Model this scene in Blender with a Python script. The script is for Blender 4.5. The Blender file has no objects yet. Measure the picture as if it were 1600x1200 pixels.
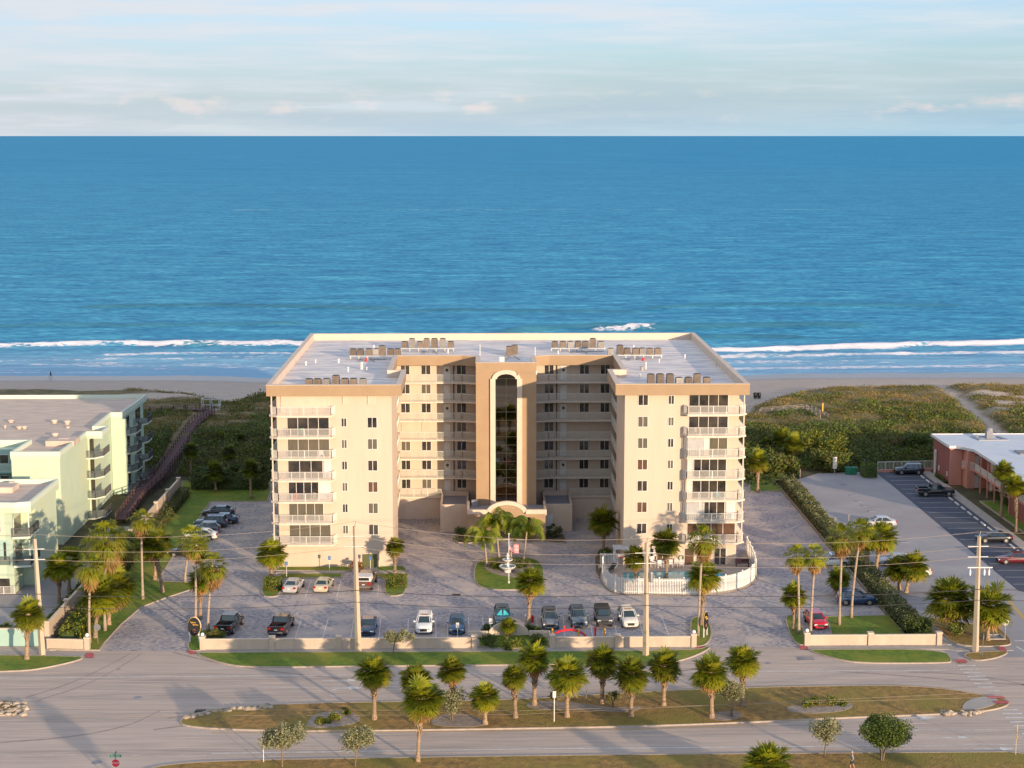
import bpy, math, random
import numpy as np
from mathutils import Vector, Matrix, noise as mnoise
random.seed(7); rng = np.random.default_rng(7)
SC = bpy.context.scene
COL = SC.collection
R = math.radians

# ------------------------------------------------------------------ camera
F = 2570.0; H = 55.6
YAW = math.atan(47.5/2570); P = math.atan(388/F)
cy_, sy_, cp_, sp_ = math.cos(YAW), math.sin(YAW), math.cos(P), math.sin(P)
FW = (sy_*cp_, cy_*cp_, -sp_); RT = (cy_, -sy_, 0); UP = (sy_*sp_, cy_*sp_, cp_)
cam = bpy.data.cameras.new('camera'); camo = bpy.data.objects.new('camera', cam); COL.objects.link(camo)
camo.location = (0, 0, H)
camo.rotation_euler = Matrix(((RT[0], UP[0], -FW[0]), (RT[1], UP[1], -FW[1]), (RT[2], UP[2], -FW[2]))).to_euler()
cam.sensor_width = 36; cam.lens = F/1600*36; cam.clip_start = 1; cam.clip_end = 400000
SC.camera = camo

def ray(px, py):
    a = (px-800)/F; b = (600-py)/F
    return [FW[i]+a*RT[i]+b*UP[i] for i in range(3)]
def G(px, py, z=0.0):
    r = ray(px, py); t = (z-H)/r[2]; return (r[0]*t, r[1]*t)
def YP(px, py, y):
    r = ray(px, py); t = y/r[1]; return (r[0]*t, H+r[2]*t)
def XP(px, py, x):
    r = ray(px, py); t = x/r[0]; return (r[1]*t, H+r[2]*t)

# ------------------------------------------------------------------ light
SUN_EL = 8.5; SUN_AZ = 180-32           # compass-like, clockwise from +Y
sun = bpy.data.lights.new('sun', 'SUN'); suno = bpy.data.objects.new('sun', sun); COL.objects.link(suno)
sun.energy = 4.2; sun.angle = R(0.6); sun.color = (1.0, 0.75, 0.50)
el, az = R(SUN_EL), R(SUN_AZ)
sd = Vector((math.sin(az)*math.cos(el), math.cos(az)*math.cos(el), math.sin(el)))
suno.rotation_euler = sd.to_track_quat('Z', 'Y').to_euler()

W = bpy.data.worlds.new('World'); SC.world = W; W.use_nodes = True
nt = W.node_tree; nt.nodes.clear()
def wn(t, **k):
    n = nt.nodes.new(t)
    for a, b in k.items(): setattr(n, a, b)
    return n
sky = wn('ShaderNodeTexSky', sky_type='NISHITA', sun_disc=False)
sky.sun_elevation = el; sky.sun_rotation = az; sky.altitude = 50; sky.air_density = 1.0; sky.dust_density = 1.2; sky.ozone_density = 2.0
out = wn('ShaderNodeOutputWorld'); bg = wn('ShaderNodeBackground'); bg.inputs[1].default_value = 0.15
bg2 = wn('ShaderNodeBackground'); mixs = wn('ShaderNodeMixShader')
tc = wn('ShaderNodeTexCoord'); mp = wn('ShaderNodeMapping'); mp.inputs['Scale'].default_value = (4.5, 4.5, 62.0); mp.inputs['Rotation'].default_value = (R(1.2), R(-1.5), 0)
n1 = wn('ShaderNodeTexNoise'); n1.inputs['Scale'].default_value = 1.6; n1.inputs['Detail'].default_value = 7; n1.inputs['Roughness'].default_value = 0.58
cr = wn('ShaderNodeValToRGB'); cr.color_ramp.elements[0].position = 0.36; cr.color_ramp.elements[1].position = 0.68
sep = wn('ShaderNodeSeparateXYZ')
nt.links.new(tc.outputs['Generated'], mp.inputs[0]); nt.links.new(mp.outputs[0], n1.inputs[0]); nt.links.new(n1.outputs[0], cr.inputs[0])
nt.links.new(tc.outputs['Generated'], sep.inputs[0])
# thin high cloud: more of it towards the north (left), open blue towards the south-east; a light haze band low down
xr = wn('ShaderNodeMapRange'); xr.inputs[1].default_value = -0.35; xr.inputs[2].default_value = 0.40; xr.inputs[3].default_value = 1.0; xr.inputs[4].default_value = 0.52
nt.links.new(sep.outputs[0], xr.inputs[0])
mul = wn('ShaderNodeMath', operation='MULTIPLY_ADD'); mul.inputs[1].default_value = 0.55
nt.links.new(cr.outputs[0], mul.inputs[0]); nt.links.new(xr.outputs[0], mul.inputs[2])
sb = wn('ShaderNodeMath', operation='SUBTRACT', use_clamp=True); sb.inputs[1].default_value = 0.32
nt.links.new(mul.outputs[0], sb.inputs[0])
# warm near the horizon, neutral above
zr = wn('ShaderNodeMapRange'); zr.inputs[1].default_value = 0.0; zr.inputs[2].default_value = 0.06
nt.links.new(sep.outputs[2], zr.inputs[0])
cm = wn('ShaderNodeMix', data_type='RGBA'); cm.inputs[6].default_value = (0.40, 0.49, 0.57, 1); cm.inputs[7].default_value = (0.51, 0.54, 0.58, 1)
nt.links.new(zr.outputs[0], cm.inputs[0])
xc = wn('ShaderNodeMapRange'); xc.inputs[1].default_value = -0.3; xc.inputs[2].default_value = 0.35; nt.links.new(sep.outputs[0], xc.inputs[0])
cl_ = wn('ShaderNodeMix', data_type='RGBA'); cl_.inputs[6].default_value = (0.50, 0.52, 0.54, 1); cl_.inputs[7].default_value = (0.29, 0.45, 0.55, 1); nt.links.new(xc.outputs[0], cl_.inputs[0]); nt.links.new(cl_.outputs[2], cm.inputs[6])

# little puffs of cloud just over the horizon
mp2 = wn('ShaderNodeMapping'); mp2.inputs['Scale'].default_value = (16, 16, 42)
n2 = wn('ShaderNodeTexNoise'); n2.inputs['Scale'].default_value = 2.2; n2.inputs['Detail'].default_value = 6
nt.links.new(tc.outputs['Generated'], mp2.inputs[0]); nt.links.new(mp2.outputs[0], n2.inputs[0])
c2 = wn('ShaderNodeValToRGB'); c2.color_ramp.elements[0].position = 0.55; c2.color_ramp.elements[1].position = 0.68
nt.links.new(n2.outputs[0], c2.inputs[0])
band = wn('ShaderNodeValToRGB'); e = band.color_ramp.elements; e[0].position = 0.006; e[0].color = (0, 0, 0, 1); e[1].position = 0.018; e[1].color = (1, 1, 1, 1)
e2 = e.new(0.030); e2.color = (0, 0, 0, 1)
nt.links.new(sep.outputs[2], band.inputs[0])
pm = wn('ShaderNodeMath', operation='MULTIPLY'); nt.links.new(c2.outputs[0], pm.inputs[0]); nt.links.new(band.outputs[0], pm.inputs[1])
st_ = wn('ShaderNodeMix', data_type='RGBA', blend_type='MULTIPLY'); st_.inputs[7].default_value = (.66, .80, .93, 1); iv = wn('ShaderNodeMapRange'); iv.inputs[1].default_value = .40; iv.inputs[2].default_value = .60; iv.inputs[3].default_value = .42; iv.inputs[4].default_value = 0
nt.links.new(n1.outputs[0], iv.inputs[0]); nt.links.new(iv.outputs[0], st_.inputs[0]); nt.links.new(cm.outputs[2], st_.inputs[6])
cm2 = wn('ShaderNodeMix', data_type='RGBA'); cm2.inputs[7].default_value = (0.62, 0.56, 0.57, 1)
nt.links.new(pm.outputs[0], cm2.inputs[0]); nt.links.new(st_.outputs[2], cm2.inputs[6]); nt.links.new(cm2.outputs[2], bg2.inputs[0])
fa = wn('ShaderNodeMath', operation='MAXIMUM'); nt.links.new(sb.outputs[0], fa.inputs[0])
pm2 = wn('ShaderNodeMath', operation='MULTIPLY'); pm2.inputs[1].default_value = 0.6; nt.links.new(pm.outputs[0], pm2.inputs[0]); nt.links.new(pm2.outputs[0], fa.inputs[1])
skt = wn('ShaderNodeMix', data_type='RGBA', blend_type='MULTIPLY'); skt.inputs[0].default_value = 1; skt.inputs[7].default_value = (.74, .98, 1.50, 1); nt.links.new(sky.outputs[0], skt.inputs[6])
nt.links.new(skt.outputs[2], bg.inputs[0]); nt.links.new(bg.outputs[0], mixs.inputs[1]); nt.links.new(bg2.outputs[0], mixs.inputs[2])
hz_ = wn('ShaderNodeMapRange'); hz_.inputs[1].default_value = 0.0; hz_.inputs[2].default_value = 0.075; hz_.inputs[3].default_value = 1.0; hz_.inputs[4].default_value = 0; nt.links.new(sep.outputs[2], hz_.inputs[0])
fb = wn('ShaderNodeMath', operation='MAXIMUM'); nt.links.new(fa.outputs[0], fb.inputs[0]); nt.links.new(hz_.outputs[0], fb.inputs[1]); nt.links.new(fb.outputs[0], mixs.inputs[0]); nt.links.new(mixs.outputs[0], out.inputs[0])
SC.view_settings.view_transform = 'Standard'; SC.view_settings.look = 'None'; SC.view_settings.gamma = 1
SC.view_settings.exposure = 0.55
SC.cycles.max_bounces = 6; SC.cycles.diffuse_bounces = 3; SC.cycles.glossy_bounces = 3; SC.cycles.transparent_max_bounces = 6

# ------------------------------------------------------------------ materials
MATS = {}
def mat(name, c, rough=0.7, var=None, scale=1.0, stretch=(1, 1, 1), bump=0.0, bscale=None, metal=0.0, spec=0.5, trans=None, rnd=0.0, c3=None, s3=0.1, detail=5, lo=0.35, hi=0.65, coat=0.0):
    """colour c, optional second colour var mixed by noise, optional third colour c3 by a larger noise"""
    if name in MATS: return MATS[name]
    m = bpy.data.materials.new(name); m.use_nodes = True; t = m.node_tree; N = t.nodes; L = t.links
    b = N['Principled BSDF']; b.inputs['Roughness'].default_value = rough; b.inputs['Metallic'].default_value = metal
    b.inputs['Specular IOR Level'].default_value = spec
    if coat: b.inputs['Coat Weight'].default_value = coat; b.inputs['Coat Roughness'].default_value = 0.05
    c = (*c, 1); b.inputs['Base Color'].default_value = c; src = None
    g = N.new('ShaderNodeNewGeometry')
    mpn = N.new('ShaderNodeMapping'); mpn.inputs['Scale'].default_value = stretch; L.new(g.outputs['Position'], mpn.inputs[0])
    if var is not None:
        n = N.new('ShaderNodeTexNoise'); n.inputs['Scale'].default_value = scale; n.inputs['Detail'].default_value = detail; n.inputs['Roughness'].default_value = 0.6
        L.new(mpn.outputs[0], n.inputs[0])
        r = N.new('ShaderNodeMapRange'); r.inputs[1].default_value = lo; r.inputs[2].default_value = hi; L.new(n.outputs[0], r.inputs[0])
        x = N.new('ShaderNodeMix'); x.data_type = 'RGBA'; x.inputs[6].default_value = c; x.inputs[7].default_value = (*var, 1)
        L.new(r.outputs[0], x.inputs[0]); src = x.outputs[2]
    if c3 is not None:
        n = N.new('ShaderNodeTexNoise'); n.inputs['Scale'].default_value = s3; n.inputs['Detail'].default_value = 4
        L.new(mpn.outputs[0], n.inputs[0])
        r = N.new('ShaderNodeMapRange'); r.inputs[1].default_value = 0.45; r.inputs[2].default_value = 0.68; L.new(n.outputs[0], r.inputs[0])
        x = N.new('ShaderNodeMix'); x.data_type = 'RGBA'; x.inputs[7].default_value = (*c3, 1)
        if src: L.new(src, x.inputs[6])
        else: x.inputs[6].default_value = c
        L.new(r.outputs[0], x.inputs[0]); src = x.outputs[2]
    if rnd:
        oi = N.new('ShaderNodeObjectInfo'); h = N.new('ShaderNodeHueSaturation')
        r = N.new('ShaderNodeMapRange'); r.inputs[3].default_value = 1-rnd; r.inputs[4].default_value = 1+rnd; L.new(oi.outputs['Random'], r.inputs[0])
        L.new(r.outputs[0], h.inputs['Value'])
        if src: L.new(src, h.inputs['Color'])
        else: h.inputs['Color'].default_value = c
        src = h.outputs[0]
    if src: L.new(src, b.inputs['Base Color'])
    if bump:
        n = N.new('ShaderNodeTexNoise'); n.inputs['Scale'].default_value = bscale or scale*2; n.inputs['Detail'].default_value = 4; L.new(mpn.outputs[0], n.inputs[0])
        bm = N.new('ShaderNodeBump'); bm.inputs['Strength'].default_value = bump; bm.inputs['Distance'].default_value = 0.1
        L.new(n.outputs[0], bm.inputs['Height']); L.new(bm.outputs[0], b.inputs['Normal'])
    if trans:
        tr = N.new('ShaderNodeBsdfTranslucent'); ms = N.new('ShaderNodeMixShader'); ms.inputs[0].default_value = trans
        if src: L.new(src, tr.inputs[0])
        else: tr.inputs[0].default_value = c
        L.new(b.outputs[0], ms.inputs[1]); L.new(tr.outputs[0], ms.inputs[2]); L.new(ms.outputs[0], N['Material Output'].inputs[0])
    MATS[name] = m; return m

M = dict(
 cream=mat('cream_stucco', (.62, .49, .38), .85, (.58, .455, .35), 1.1, (1, 1, .15), c3=(.585, .46, .355), s3=.3, bump=.15, bscale=3),
 tan=mat('tan_stucco', (.38, .26, .155), .85, (.35, .235, .14), .5, bump=.15, bscale=3),
 wallc=mat('street_wall', (.55, .44, .34), .85, (.47, .375, .29), 1.0, (1, 1, .3)),
 trim=mat('pale_trim', (.66, .53, .42), .7, (.60, .48, .38), .8),
 white=mat('white_paint', (.70, .68, .64), .5, (.62, .60, .57), 2),
 roof=mat('roof_membrane', (.82, .73, .66), .8, (.46, .45, .49), .45, (.6, 2.2, 1), c3=(.86, .76, .68), s3=.3, bump=.25, bscale=1.5, detail=8),
 roofbeige=mat('beige_roof', (.64, .51, .41), .9, (.50, .40, .33), .3, (1, 3, 1), bump=.2),
 rooflow=mat('grey_low_roof', (.26, .26, .29), .9, (.22, .22, .25), .6),
 wroof=mat('white_coated_roof', (.62, .66, .70), .7, (.54, .58, .64), .3),
 glass=mat('dark_glass', (.012, .014, .018), .06, (.075, .06, .045), .45, spec=1.0), carglass=mat('car_glass', (.012, .028, .038), .05, spec=1.0),
 glassc=mat('curtained_glass', (.16, .14, .10), .12, (.10, .09, .07), 3, (6, 6, .2), spec=.6),
 glassb=mat('brown_blind_glass', (.14, .075, .045), .15, (.10, .06, .04), 2, spec=.5),
 glasst=mat('tower_glass', (.20, .18, .155), .03, metal=1.0),
 mull=mat('glass_mullion', (.035, .03, .022), .5),
 rail=mat('pale_railing', (.72, .68, .62), .5),
 railg=mat('green_grey_railing', (.66, .66, .58), .5),
 slab=mat('balcony_slab', (.70, .60, .50), .8, (.62, .52, .42), 1.5),
 mint=mat('mint_stucco', (.52, .62, .47), .85, (.47, .575, .44), .3, c3=(.57, .61, .42), s3=.1, bump=.12, bscale=3),
 mintd=mat('aqua_stucco', (.36, .52, .45), .85, (.32, .47, .42), .4),
 mintt=mat('mint_parapet', (.62, .68, .56), .7),
 pink=mat('pink_stucco', (.58, .27, .20), .85, (.52, .24, .18), .5),
 brick=mat('pink_brick', (.30, .10, .08), .85, (.24, .08, .065), 3, bump=.2),
 darkrail=mat('dark_railing', (.10, .10, .10), .5),
 concrete=mat('concrete', (.40, .36, .32), .85, (.32, .29, .26), 1.2, bump=.15),
 kerb=mat('kerb_concrete', (.44, .36, .29), .85, (.34, .28, .23), 1.5),
 asphalt=mat('worn_road_asphalt', (.50, .41, .345), .85, (.34, .285, .25), 1.0, (.018, .55, 1), c3=(.58, .45, .37), s3=9, bump=.35, bscale=60, detail=6),
 asphl=mat('light_lot_asphalt', (.36, .34, .34), .85, (.29, .28, .29), .2, c3=(.32, .29, .29), s3=.08, bump=.2, bscale=6),
 asphd=mat('dark_lot_asphalt', (.045, .055, .085), .75, (.06, .07, .10), .4, (1, 3, 1), bump=.15, bscale=6),
 paver=mat('brick_pavers', (.50, .45, .43), .85, (.15, .145, .195), 1.9, (1, 1.25, 1), c3=(.53, .44, .38), s3=.22, detail=12, bump=.8, bscale=5, lo=.36, hi=.66),
 paint=mat('road_paint', (.70, .68, .64), .7, (.50, .46, .42), 1.5),
 yellow=mat('yellow_paint', (.55, .35, .08), .7, (.42, .30, .14), 1.5),
 redpad=mat('red_paving', (.52, .10, .11), .8, (.42, .09, .10), 1.5),
 grass=mat('lawn_grass', (.15, .225, .012), .95, (.075, .135, .010), 1.4, c3=(.23, .23, .022), s3=.2, bump=.8, bscale=7),
 grassd=mat('dry_grass', (.38, .22, .06), .95, (.17, .11, .035), 1.2, c3=(.22, .18, .028), s3=.13, bump=1, bscale=5, detail=9),
 sand=mat('mulch_sand', (.36, .29, .24), .95, (.24, .19, .15), 2, bump=.6),
 soil=mat('soil', (.16, .12, .085), .95, (.10, .08, .05), 1.0, bump=.6),
 rock=mat('pale_rock', (.50, .42, .33), .9, (.30, .24, .18), 2, bump=.6, rnd=.2),
 bark=mat('palm_bark', (.46, .32, .20), .95, (.22, .15, .10), 3, (1, 1, 3), bump=1, bscale=6, rnd=.15),
 barkl=mat('pale_palm_bark', (.42, .33, .25), .9, (.32, .245, .18), 2, (1, 1, 5), bump=.4),
 barkb=mat('tree_bark', (.24, .18, .12), .95, (.16, .12, .08), 4, bump=.5),
 f1=mat('frond_green', (.34, .33, .016), .5, (.18, .22, .012), .9, trans=.38, rnd=.25),
 f2=mat('frond_yellow', (.34, .28, .025), .5, (.20, .21, .02), .9, trans=.3, rnd=.2),
 f3=mat('frond_dead', (.46, .26, .09), .85, (.30, .17, .06), 1.2, trans=.25, rnd=.2),
 f4=mat('frond_dark', (.13, .16, .012), .5, (.16, .19, .014), 1.2, trans=.25, rnd=.2),
 q1=mat('feather_frond', (.30, .33, .016), .5, (.13, .19, .014), .9, trans=.35, rnd=.2),
 l1=mat('leaf_green', (.085, .14, .014), .6, (.14, .19, .02), 1.4, trans=.25),
 l2=mat('leaf_dark', (.035, .065, .014), .6, (.065, .095, .016), 1.4, trans=.2),
 l3=mat('leaf_silver', (.36, .34, .19), .7, (.24, .25, .12), 1.6, trans=.2),
 l4=mat('leaf_yellow', (.36, .31, .025), .6, (.14, .17, .02), 1.6, trans=.3),
 l5=mat('leaf_orange', (.38, .10, .03), .6, (.24, .12, .03), 2.0, trans=.25),
 l6=mat('leaf_brown', (.17, .12, .055), .8, (.10, .09, .035), 1.2, trans=.2),
 l7=mat('leaf_olive', (.15, .145, .022), .7, (.09, .10, .02), .8, trans=.2),
 l8=mat('grass_straw', (.38, .25, .08), .8, (.20, .165, .04), .12, trans=.2),
 wood=mat('stained_wood', (.13, .055, .055), .85, (.08, .04, .045), 2),
 woodg=mat('grey_wood', (.34, .29, .25), .85, (.24, .2, .18), 2),
 pole=mat('concrete_pole', (.52, .42, .30), .85, (.44, .36, .27), 1.5, (1, 1, .3)),
 wire=mat('wire', (.30, .24, .19), .6), wired=mat('dark_cable', (.05, .045, .045), .6),
 metal=mat('grey_metal', (.30, .30, .31), .4, metal=.6), acm=mat('condenser_brown', (.20, .15, .11), .6, (.13, .10, .08), 3, rnd=.3),
 acg=mat('condenser_grey', (.33, .30, .27), .5, (.24, .22, .2), 3, rnd=.3), black=mat('black', (.012, .012, .014), .5),
 tyre=mat('tyre', (.015, .015, .016), .8), rim=mat('wheel_rim', (.45, .43, .40), .3, metal=.7),
 water=mat('pool_water', (.04, .30, .40), .08, (.08, .40, .48), 1.2, bump=.15, bscale=2),
 tile=mat('pool_deck', (.42, .36, .31), .85, (.36, .31, .27), 1.2), blue=mat('blue_tile', (.08, .24, .38), .3),
 red=mat('red_paint', (.62, .015, .035), .5), orange=mat('yellow_post', (.70, .38, .05), .5), green=mat('green_bin', (.01, .16, .09), .5),
 signg=mat('sign_green', (.02, .26, .14), .5), signr=mat('sign_red', (.65, .01, .03), .5), gold=mat('gold_lettering', (.65, .38, .06), .4), signy=mat('sign_yellow', (.55, .36, .04), .5),
 navy=mat('flag_blue', (.02, .03, .13), .8), globe=mat('white_globe', (.85, .85, .85), .3), lens=mat('lamp_lens', (.6, .6, .58), .1), tail=mat('tail_lamp', (.35, .01, .01), .25),
 skin=mat('skin', (.45, .25, .17), .6), cloth=mat('dark_clothes', (.03, .035, .05), .9), grey=mat('grey_shirt', (.30, .30, .30), .9), hair=mat('white_hair', (.6, .57, .52), .8),
 shade=mat('teal_sunshade', (.03, .42, .48), .4, (.10, .55, .58), 3),
)

# ------------------------------------------------------------------ mesh helpers
class MB:
    def __init__(s): s.v = []; s.f = []; s.m = []; s.mi = 0
    def add(s, vs, fs, mi=None):
        b = len(s.v); s.v += [tuple(v) for v in vs]; s.f += [tuple(i+b for i in f) for f in fs]; s.m += [s.mi if mi is None else mi]*len(fs); return s
    def box(s, x0, x1, y0, y1, z0, z1, mi=None):
        return s.add([(x0, y0, z0), (x1, y0, z0), (x1, y1, z0), (x0, y1, z0), (x0, y0, z1), (x1, y0, z1), (x1, y1, z1), (x0, y1, z1)],
                     [(3, 2, 1, 0), (4, 5, 6, 7), (0, 1, 5, 4), (1, 2, 6, 5), (2, 3, 7, 6), (3, 0, 4, 7)], mi)
    def bar(s, a, b, w, h=None, mi=None):
        """box beam from a to b, w wide, h tall"""
        a = Vector(a); b = Vector(b); h = h or w; d = (b-a)
        if d.length < 1e-6: return s
        d.normalize(); side = d.cross(Vector((0, 0, 1)))
        if side.length < 1e-3: side = Vector((1, 0, 0))
        side.normalize(); up = side.cross(d); vs = []
        for p in (a, b):
            for i, j in ((-1, -1), (1, -1), (1, 1), (-1, 1)): vs.append(p+side*(w/2*i)+up*(h/2*j))
        return s.add(vs, [(0, 1, 2, 3), (7, 6, 5, 4), (0, 4, 5, 1), (1, 5, 6, 2), (2, 6, 7, 3), (3, 7, 4, 0)], mi)
    def tube(s, pts, rad, n=8, mi=None, cap=True):
        pts = [Vector(p) for p in pts]; k = len(pts)
        if not hasattr(rad, '__len__'): rad = [rad]*k
        vs = []; fs = []
        for i, p in enumerate(pts):
            d = (pts[min(i+1, k-1)]-pts[max(i-1, 0)]).normalized()
            a = d.cross(Vector((0, 1, 0)));
            if a.length < .1: a = d.cross(Vector((1, 0, 0)))
            a.normalize(); b = a.cross(d)
            for j in range(n):
                t = 2*math.pi*j/n; vs.append(p+(a*math.cos(t)+b*math.sin(t))*rad[i])
        for i in range(k-1):
            for j in range(n): fs.append((i*n+j, i*n+(j+1) % n, (i+1)*n+(j+1) % n, (i+1)*n+j))
        if cap: fs.append(tuple(range(n))[::-1]); fs.append(tuple((k-1)*n+j for j in range(n)))
        return s.add(vs, fs, mi)
    def prism(s, poly, z0, z1, mi=None, top=True, bottom=True):
        n = len(poly); ar = sum(poly[i][0]*poly[(i+1) % n][1]-poly[(i+1) % n][0]*poly[i][1] for i in range(n))
        if ar < 0: poly = poly[::-1]
        vs = [(x, y, z0) for x, y in poly]+[(x, y, z1) for x, y in poly]
        fs = [(i, (i+1) % n, n+(i+1) % n, n+i) for i in range(n)]
        if top: fs.append(tuple(range(n, 2*n)))
        if bottom: fs.append(tuple(range(n))[::-1])
        return s.add(vs, fs, mi)
    def ring(s, po, pi, z0, z1, mi=None):
        n = len(po); vs = [(x, y, z) for z in (z0, z1) for p in (po, pi) for x, y in p]; fs = []
        for i in range(n):
            j = (i+1) % n
            fs += [(i, j, 2*n+j, 2*n+i), (n+j, n+i, 3*n+i, 3*n+j), (2*n+i, 2*n+j, 3*n+j, 3*n+i), (j, i, n+i, n+j)]
        return s.add(vs, fs, mi)
    def ball(s, c, r, nu=12, nv=8, mi=None):
        if not hasattr(r, '__len__'): r = (r, r, r)
        vs = [(c[0], c[1], c[2]-r[2])]; fs = []
        for i in range(1, nv):
            t = math.pi*i/nv-math.pi/2
            for j in range(nu):
                u = 2*math.pi*j/nu; vs.append((c[0]+r[0]*math.cos(t)*math.cos(u), c[1]+r[1]*math.cos(t)*math.sin(u), c[2]+r[2]*math.sin(t)))
        vs.append((c[0], c[1], c[2]+r[2])); top = len(vs)-1
        for j in range(nu): fs.append((0, 1+(j+1) % nu, 1+j)); fs.append((top, top-nu+j, top-nu+(j+1) % nu))
        for i in range(nv-2):
            for j in range(nu): a = 1+i*nu; fs.append((a+j, a+(j+1) % nu, a+nu+(j+1) % nu, a+nu+j))
        return s.add(vs, fs, mi)
    def lathe(s, prof, c=(0, 0, 0), n=16, mi=None):
        vs = []; fs = []
        for r, z in prof:
            for j in range(n): t = 2*math.pi*j/n; vs.append((c[0]+r*math.cos(t), c[1]+r*math.sin(t), c[2]+z))
        for i in range(len(prof)-1):
            for j in range(n): fs.append((i*n+j, i*n+(j+1) % n, (i+1)*n+(j+1) % n, (i+1)*n+j))
        fs.append(tuple(range(n))[::-1]); fs.append(tuple((len(prof)-1)*n+j for j in range(n)))
        return s.add(vs, fs, mi)
    def build(s, name, mats, parent=None, smooth=False, loc=None):
        me = bpy.data.meshes.new(name); me.from_pydata(s.v, [], s.f)
        if not isinstance(mats, (list, tuple)): mats = [mats]
        for m in mats: me.materials.append(M[m] if isinstance(m, str) else m)
        if len(mats) > 1: me.polygons.foreach_set('material_index', s.m)
        if smooth: me.polygons.foreach_set('use_smooth', [True]*len(me.polygons))
        me.update(); o = bpy.data.objects.new(name, me); COL.objects.link(o)
        if parent: o.parent = parent
        if loc: o.location = loc
        return o
def npmesh(name, V, Fq, mats, mi=None, smooth=False):
    me = bpy.data.meshes.new(name); V = np.asarray(V, np.float32); Fq = np.asarray(Fq, np.int32); n, k = Fq.shape
    me.vertices.add(len(V)); me.vertices.foreach_set('co', V.ravel()); me.loops.add(n*k); me.loops.foreach_set('vertex_index', Fq.ravel())
    me.polygons.add(n); me.polygons.foreach_set('loop_start', np.arange(n, dtype=np.int32)*k); me.polygons.foreach_set('loop_total', np.full(n, k, np.int32))
    for m in (mats if isinstance(mats, (list, tuple)) else [mats]): me.materials.append(M[m] if isinstance(m, str) else m)
    if mi is not None: me.polygons.foreach_set('material_index', np.asarray(mi, np.int32))
    if smooth: me.polygons.foreach_set('use_smooth', np.ones(n, bool))
    me.update(calc_edges=True); return me
def link(name, me, parent=None, loc=None):
    o = bpy.data.objects.new(name, me); COL.objects.link(o)
    if parent: o.parent = parent
    if loc: o.location = loc
    return o
def empty(name, label, cat, loc=(0, 0, 0), rz=0, group=None):
    o = bpy.data.objects.new(name, None); COL.objects.link(o); o.empty_display_size = .3
    o.location = loc; o.rotation_euler = (0, 0, rz); return tag(o, label, cat, group)
def tag(o, label, cat, group=None, kind=None):
    o['label'] = label
    if cat: o['category'] = cat
    if group: o['group'] = group
    if kind: o['kind'] = kind
    return o
def struct(o, label=None):
    o['kind'] = 'structure'
    if label: o['label'] = label
    return o
def stuff(o, label, cat): return tag(o, label, cat, kind='stuff')
def px(pts, z=0.0): return [G(a, b, z) for a, b in pts]
def smooth_poly(pts, k=3, closed=True):
    for _ in range(k):
        n = len(pts); q = []
        for i in range(n if closed else n-1):
            a = pts[i]; b = pts[(i+1) % n]
            q += [(a[0]*.75+b[0]*.25, a[1]*.75+b[1]*.25), (a[0]*.25+b[0]*.75, a[1]*.25+b[1]*.75)]
        if not closed: q = [pts[0]]+q+[pts[-1]]
        pts = q
    return pts
def offset(poly, d):
    """inset a simple polygon by d"""
    n = len(poly); ar = sum(poly[i][0]*poly[(i+1) % n][1]-poly[(i+1) % n][0]*poly[i][1] for i in range(n))
    s = 1 if ar > 0 else -1; out = []
    for i in range(n):
        p0, p1, p2 = Vector(poly[i-1]), Vector(poly[i]), Vector(poly[(i+1) % n])
        a = (p1-p0).normalized(); b = (p2-p1).normalized(); na = Vector((-a.y, a.x))*s; nb = Vector((-b.y, b.x))*s
        m = na+nb
        if m.length < 1e-4: m = na
        m.normalize(); k = d/max(.35, m.dot(na)); out.append((p1.x+m.x*k, p1.y+m.y*k))
    return out
def sstep(a, b, x):
    t = np.clip((x-a)/(b-a), 0, 1); return t*t*(3-2*t)
def vnoise(x, y, seed=0):
    """cheap value noise on numpy arrays"""
    xi = np.floor(x).astype(np.int64); yi = np.floor(y).astype(np.int64); fx = x-xi; fy = y-yi; fx = fx*fx*(3-2*fx); fy = fy*fy*(3-2*fy)
    def h(a, b):
        n = (a*374761393+b*668265263+seed*144665) & 0xffffffff; n = ((n ^ (n >> 13))*1274126177) & 0xffffffff; return ((n ^ (n >> 16)) & 0xffff)/65535.0
    return (h(xi, yi)*(1-fx)+h(xi+1, yi)*fx)*(1-fy)+(h(xi, yi+1)*(1-fx)+h(xi+1, yi+1)*fx)*fy
def fbm(x, y, seed=0, o=4):
    s = 0; a = .5; t = 0
    for i in range(o): s = s+a*vnoise(x*2**i, y*2**i, seed+i); t += a; a *= .5
    return s/t

# ------------------------------------------------------------------ terrain
ORD = ['first', 'second', 'third', 'fourth', 'fifth', 'sixth', 'seventh', 'eighth', 'ninth', 'tenth', 'eleventh', 'twelfth', 'thirteenth', 'fourteenth', 'fifteenth', 'sixteenth', 'seventeenth', 'eighteenth', 'nineteenth', 'twentieth', 'twenty first', 'twenty second']
SEA = -2.0
def fn_px(pts, z):
    w = sorted(G(a, b, z) for a, b in pts); xs = [p[0] for p in w]; ys = [p[1] for p in w]
    return lambda x: np.interp(x, xs, ys)
dune_edge = fn_px([(0, 612), (120, 614), (230, 612), (300, 618), (345, 632), (372, 634), (415, 622), (600, 612), (900, 612), (1165, 652), (1182, 638), (1240, 618), (1300, 609), (1450, 606), (1600, 605)], 1.2)
PATH = [G(a, b, 1.2) for a, b in [(1462, 604), (1480, 616), (1500, 628), (1512, 640), (1528, 655), (1548, 672), (1570, 690), (1600, 715)]]
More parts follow.
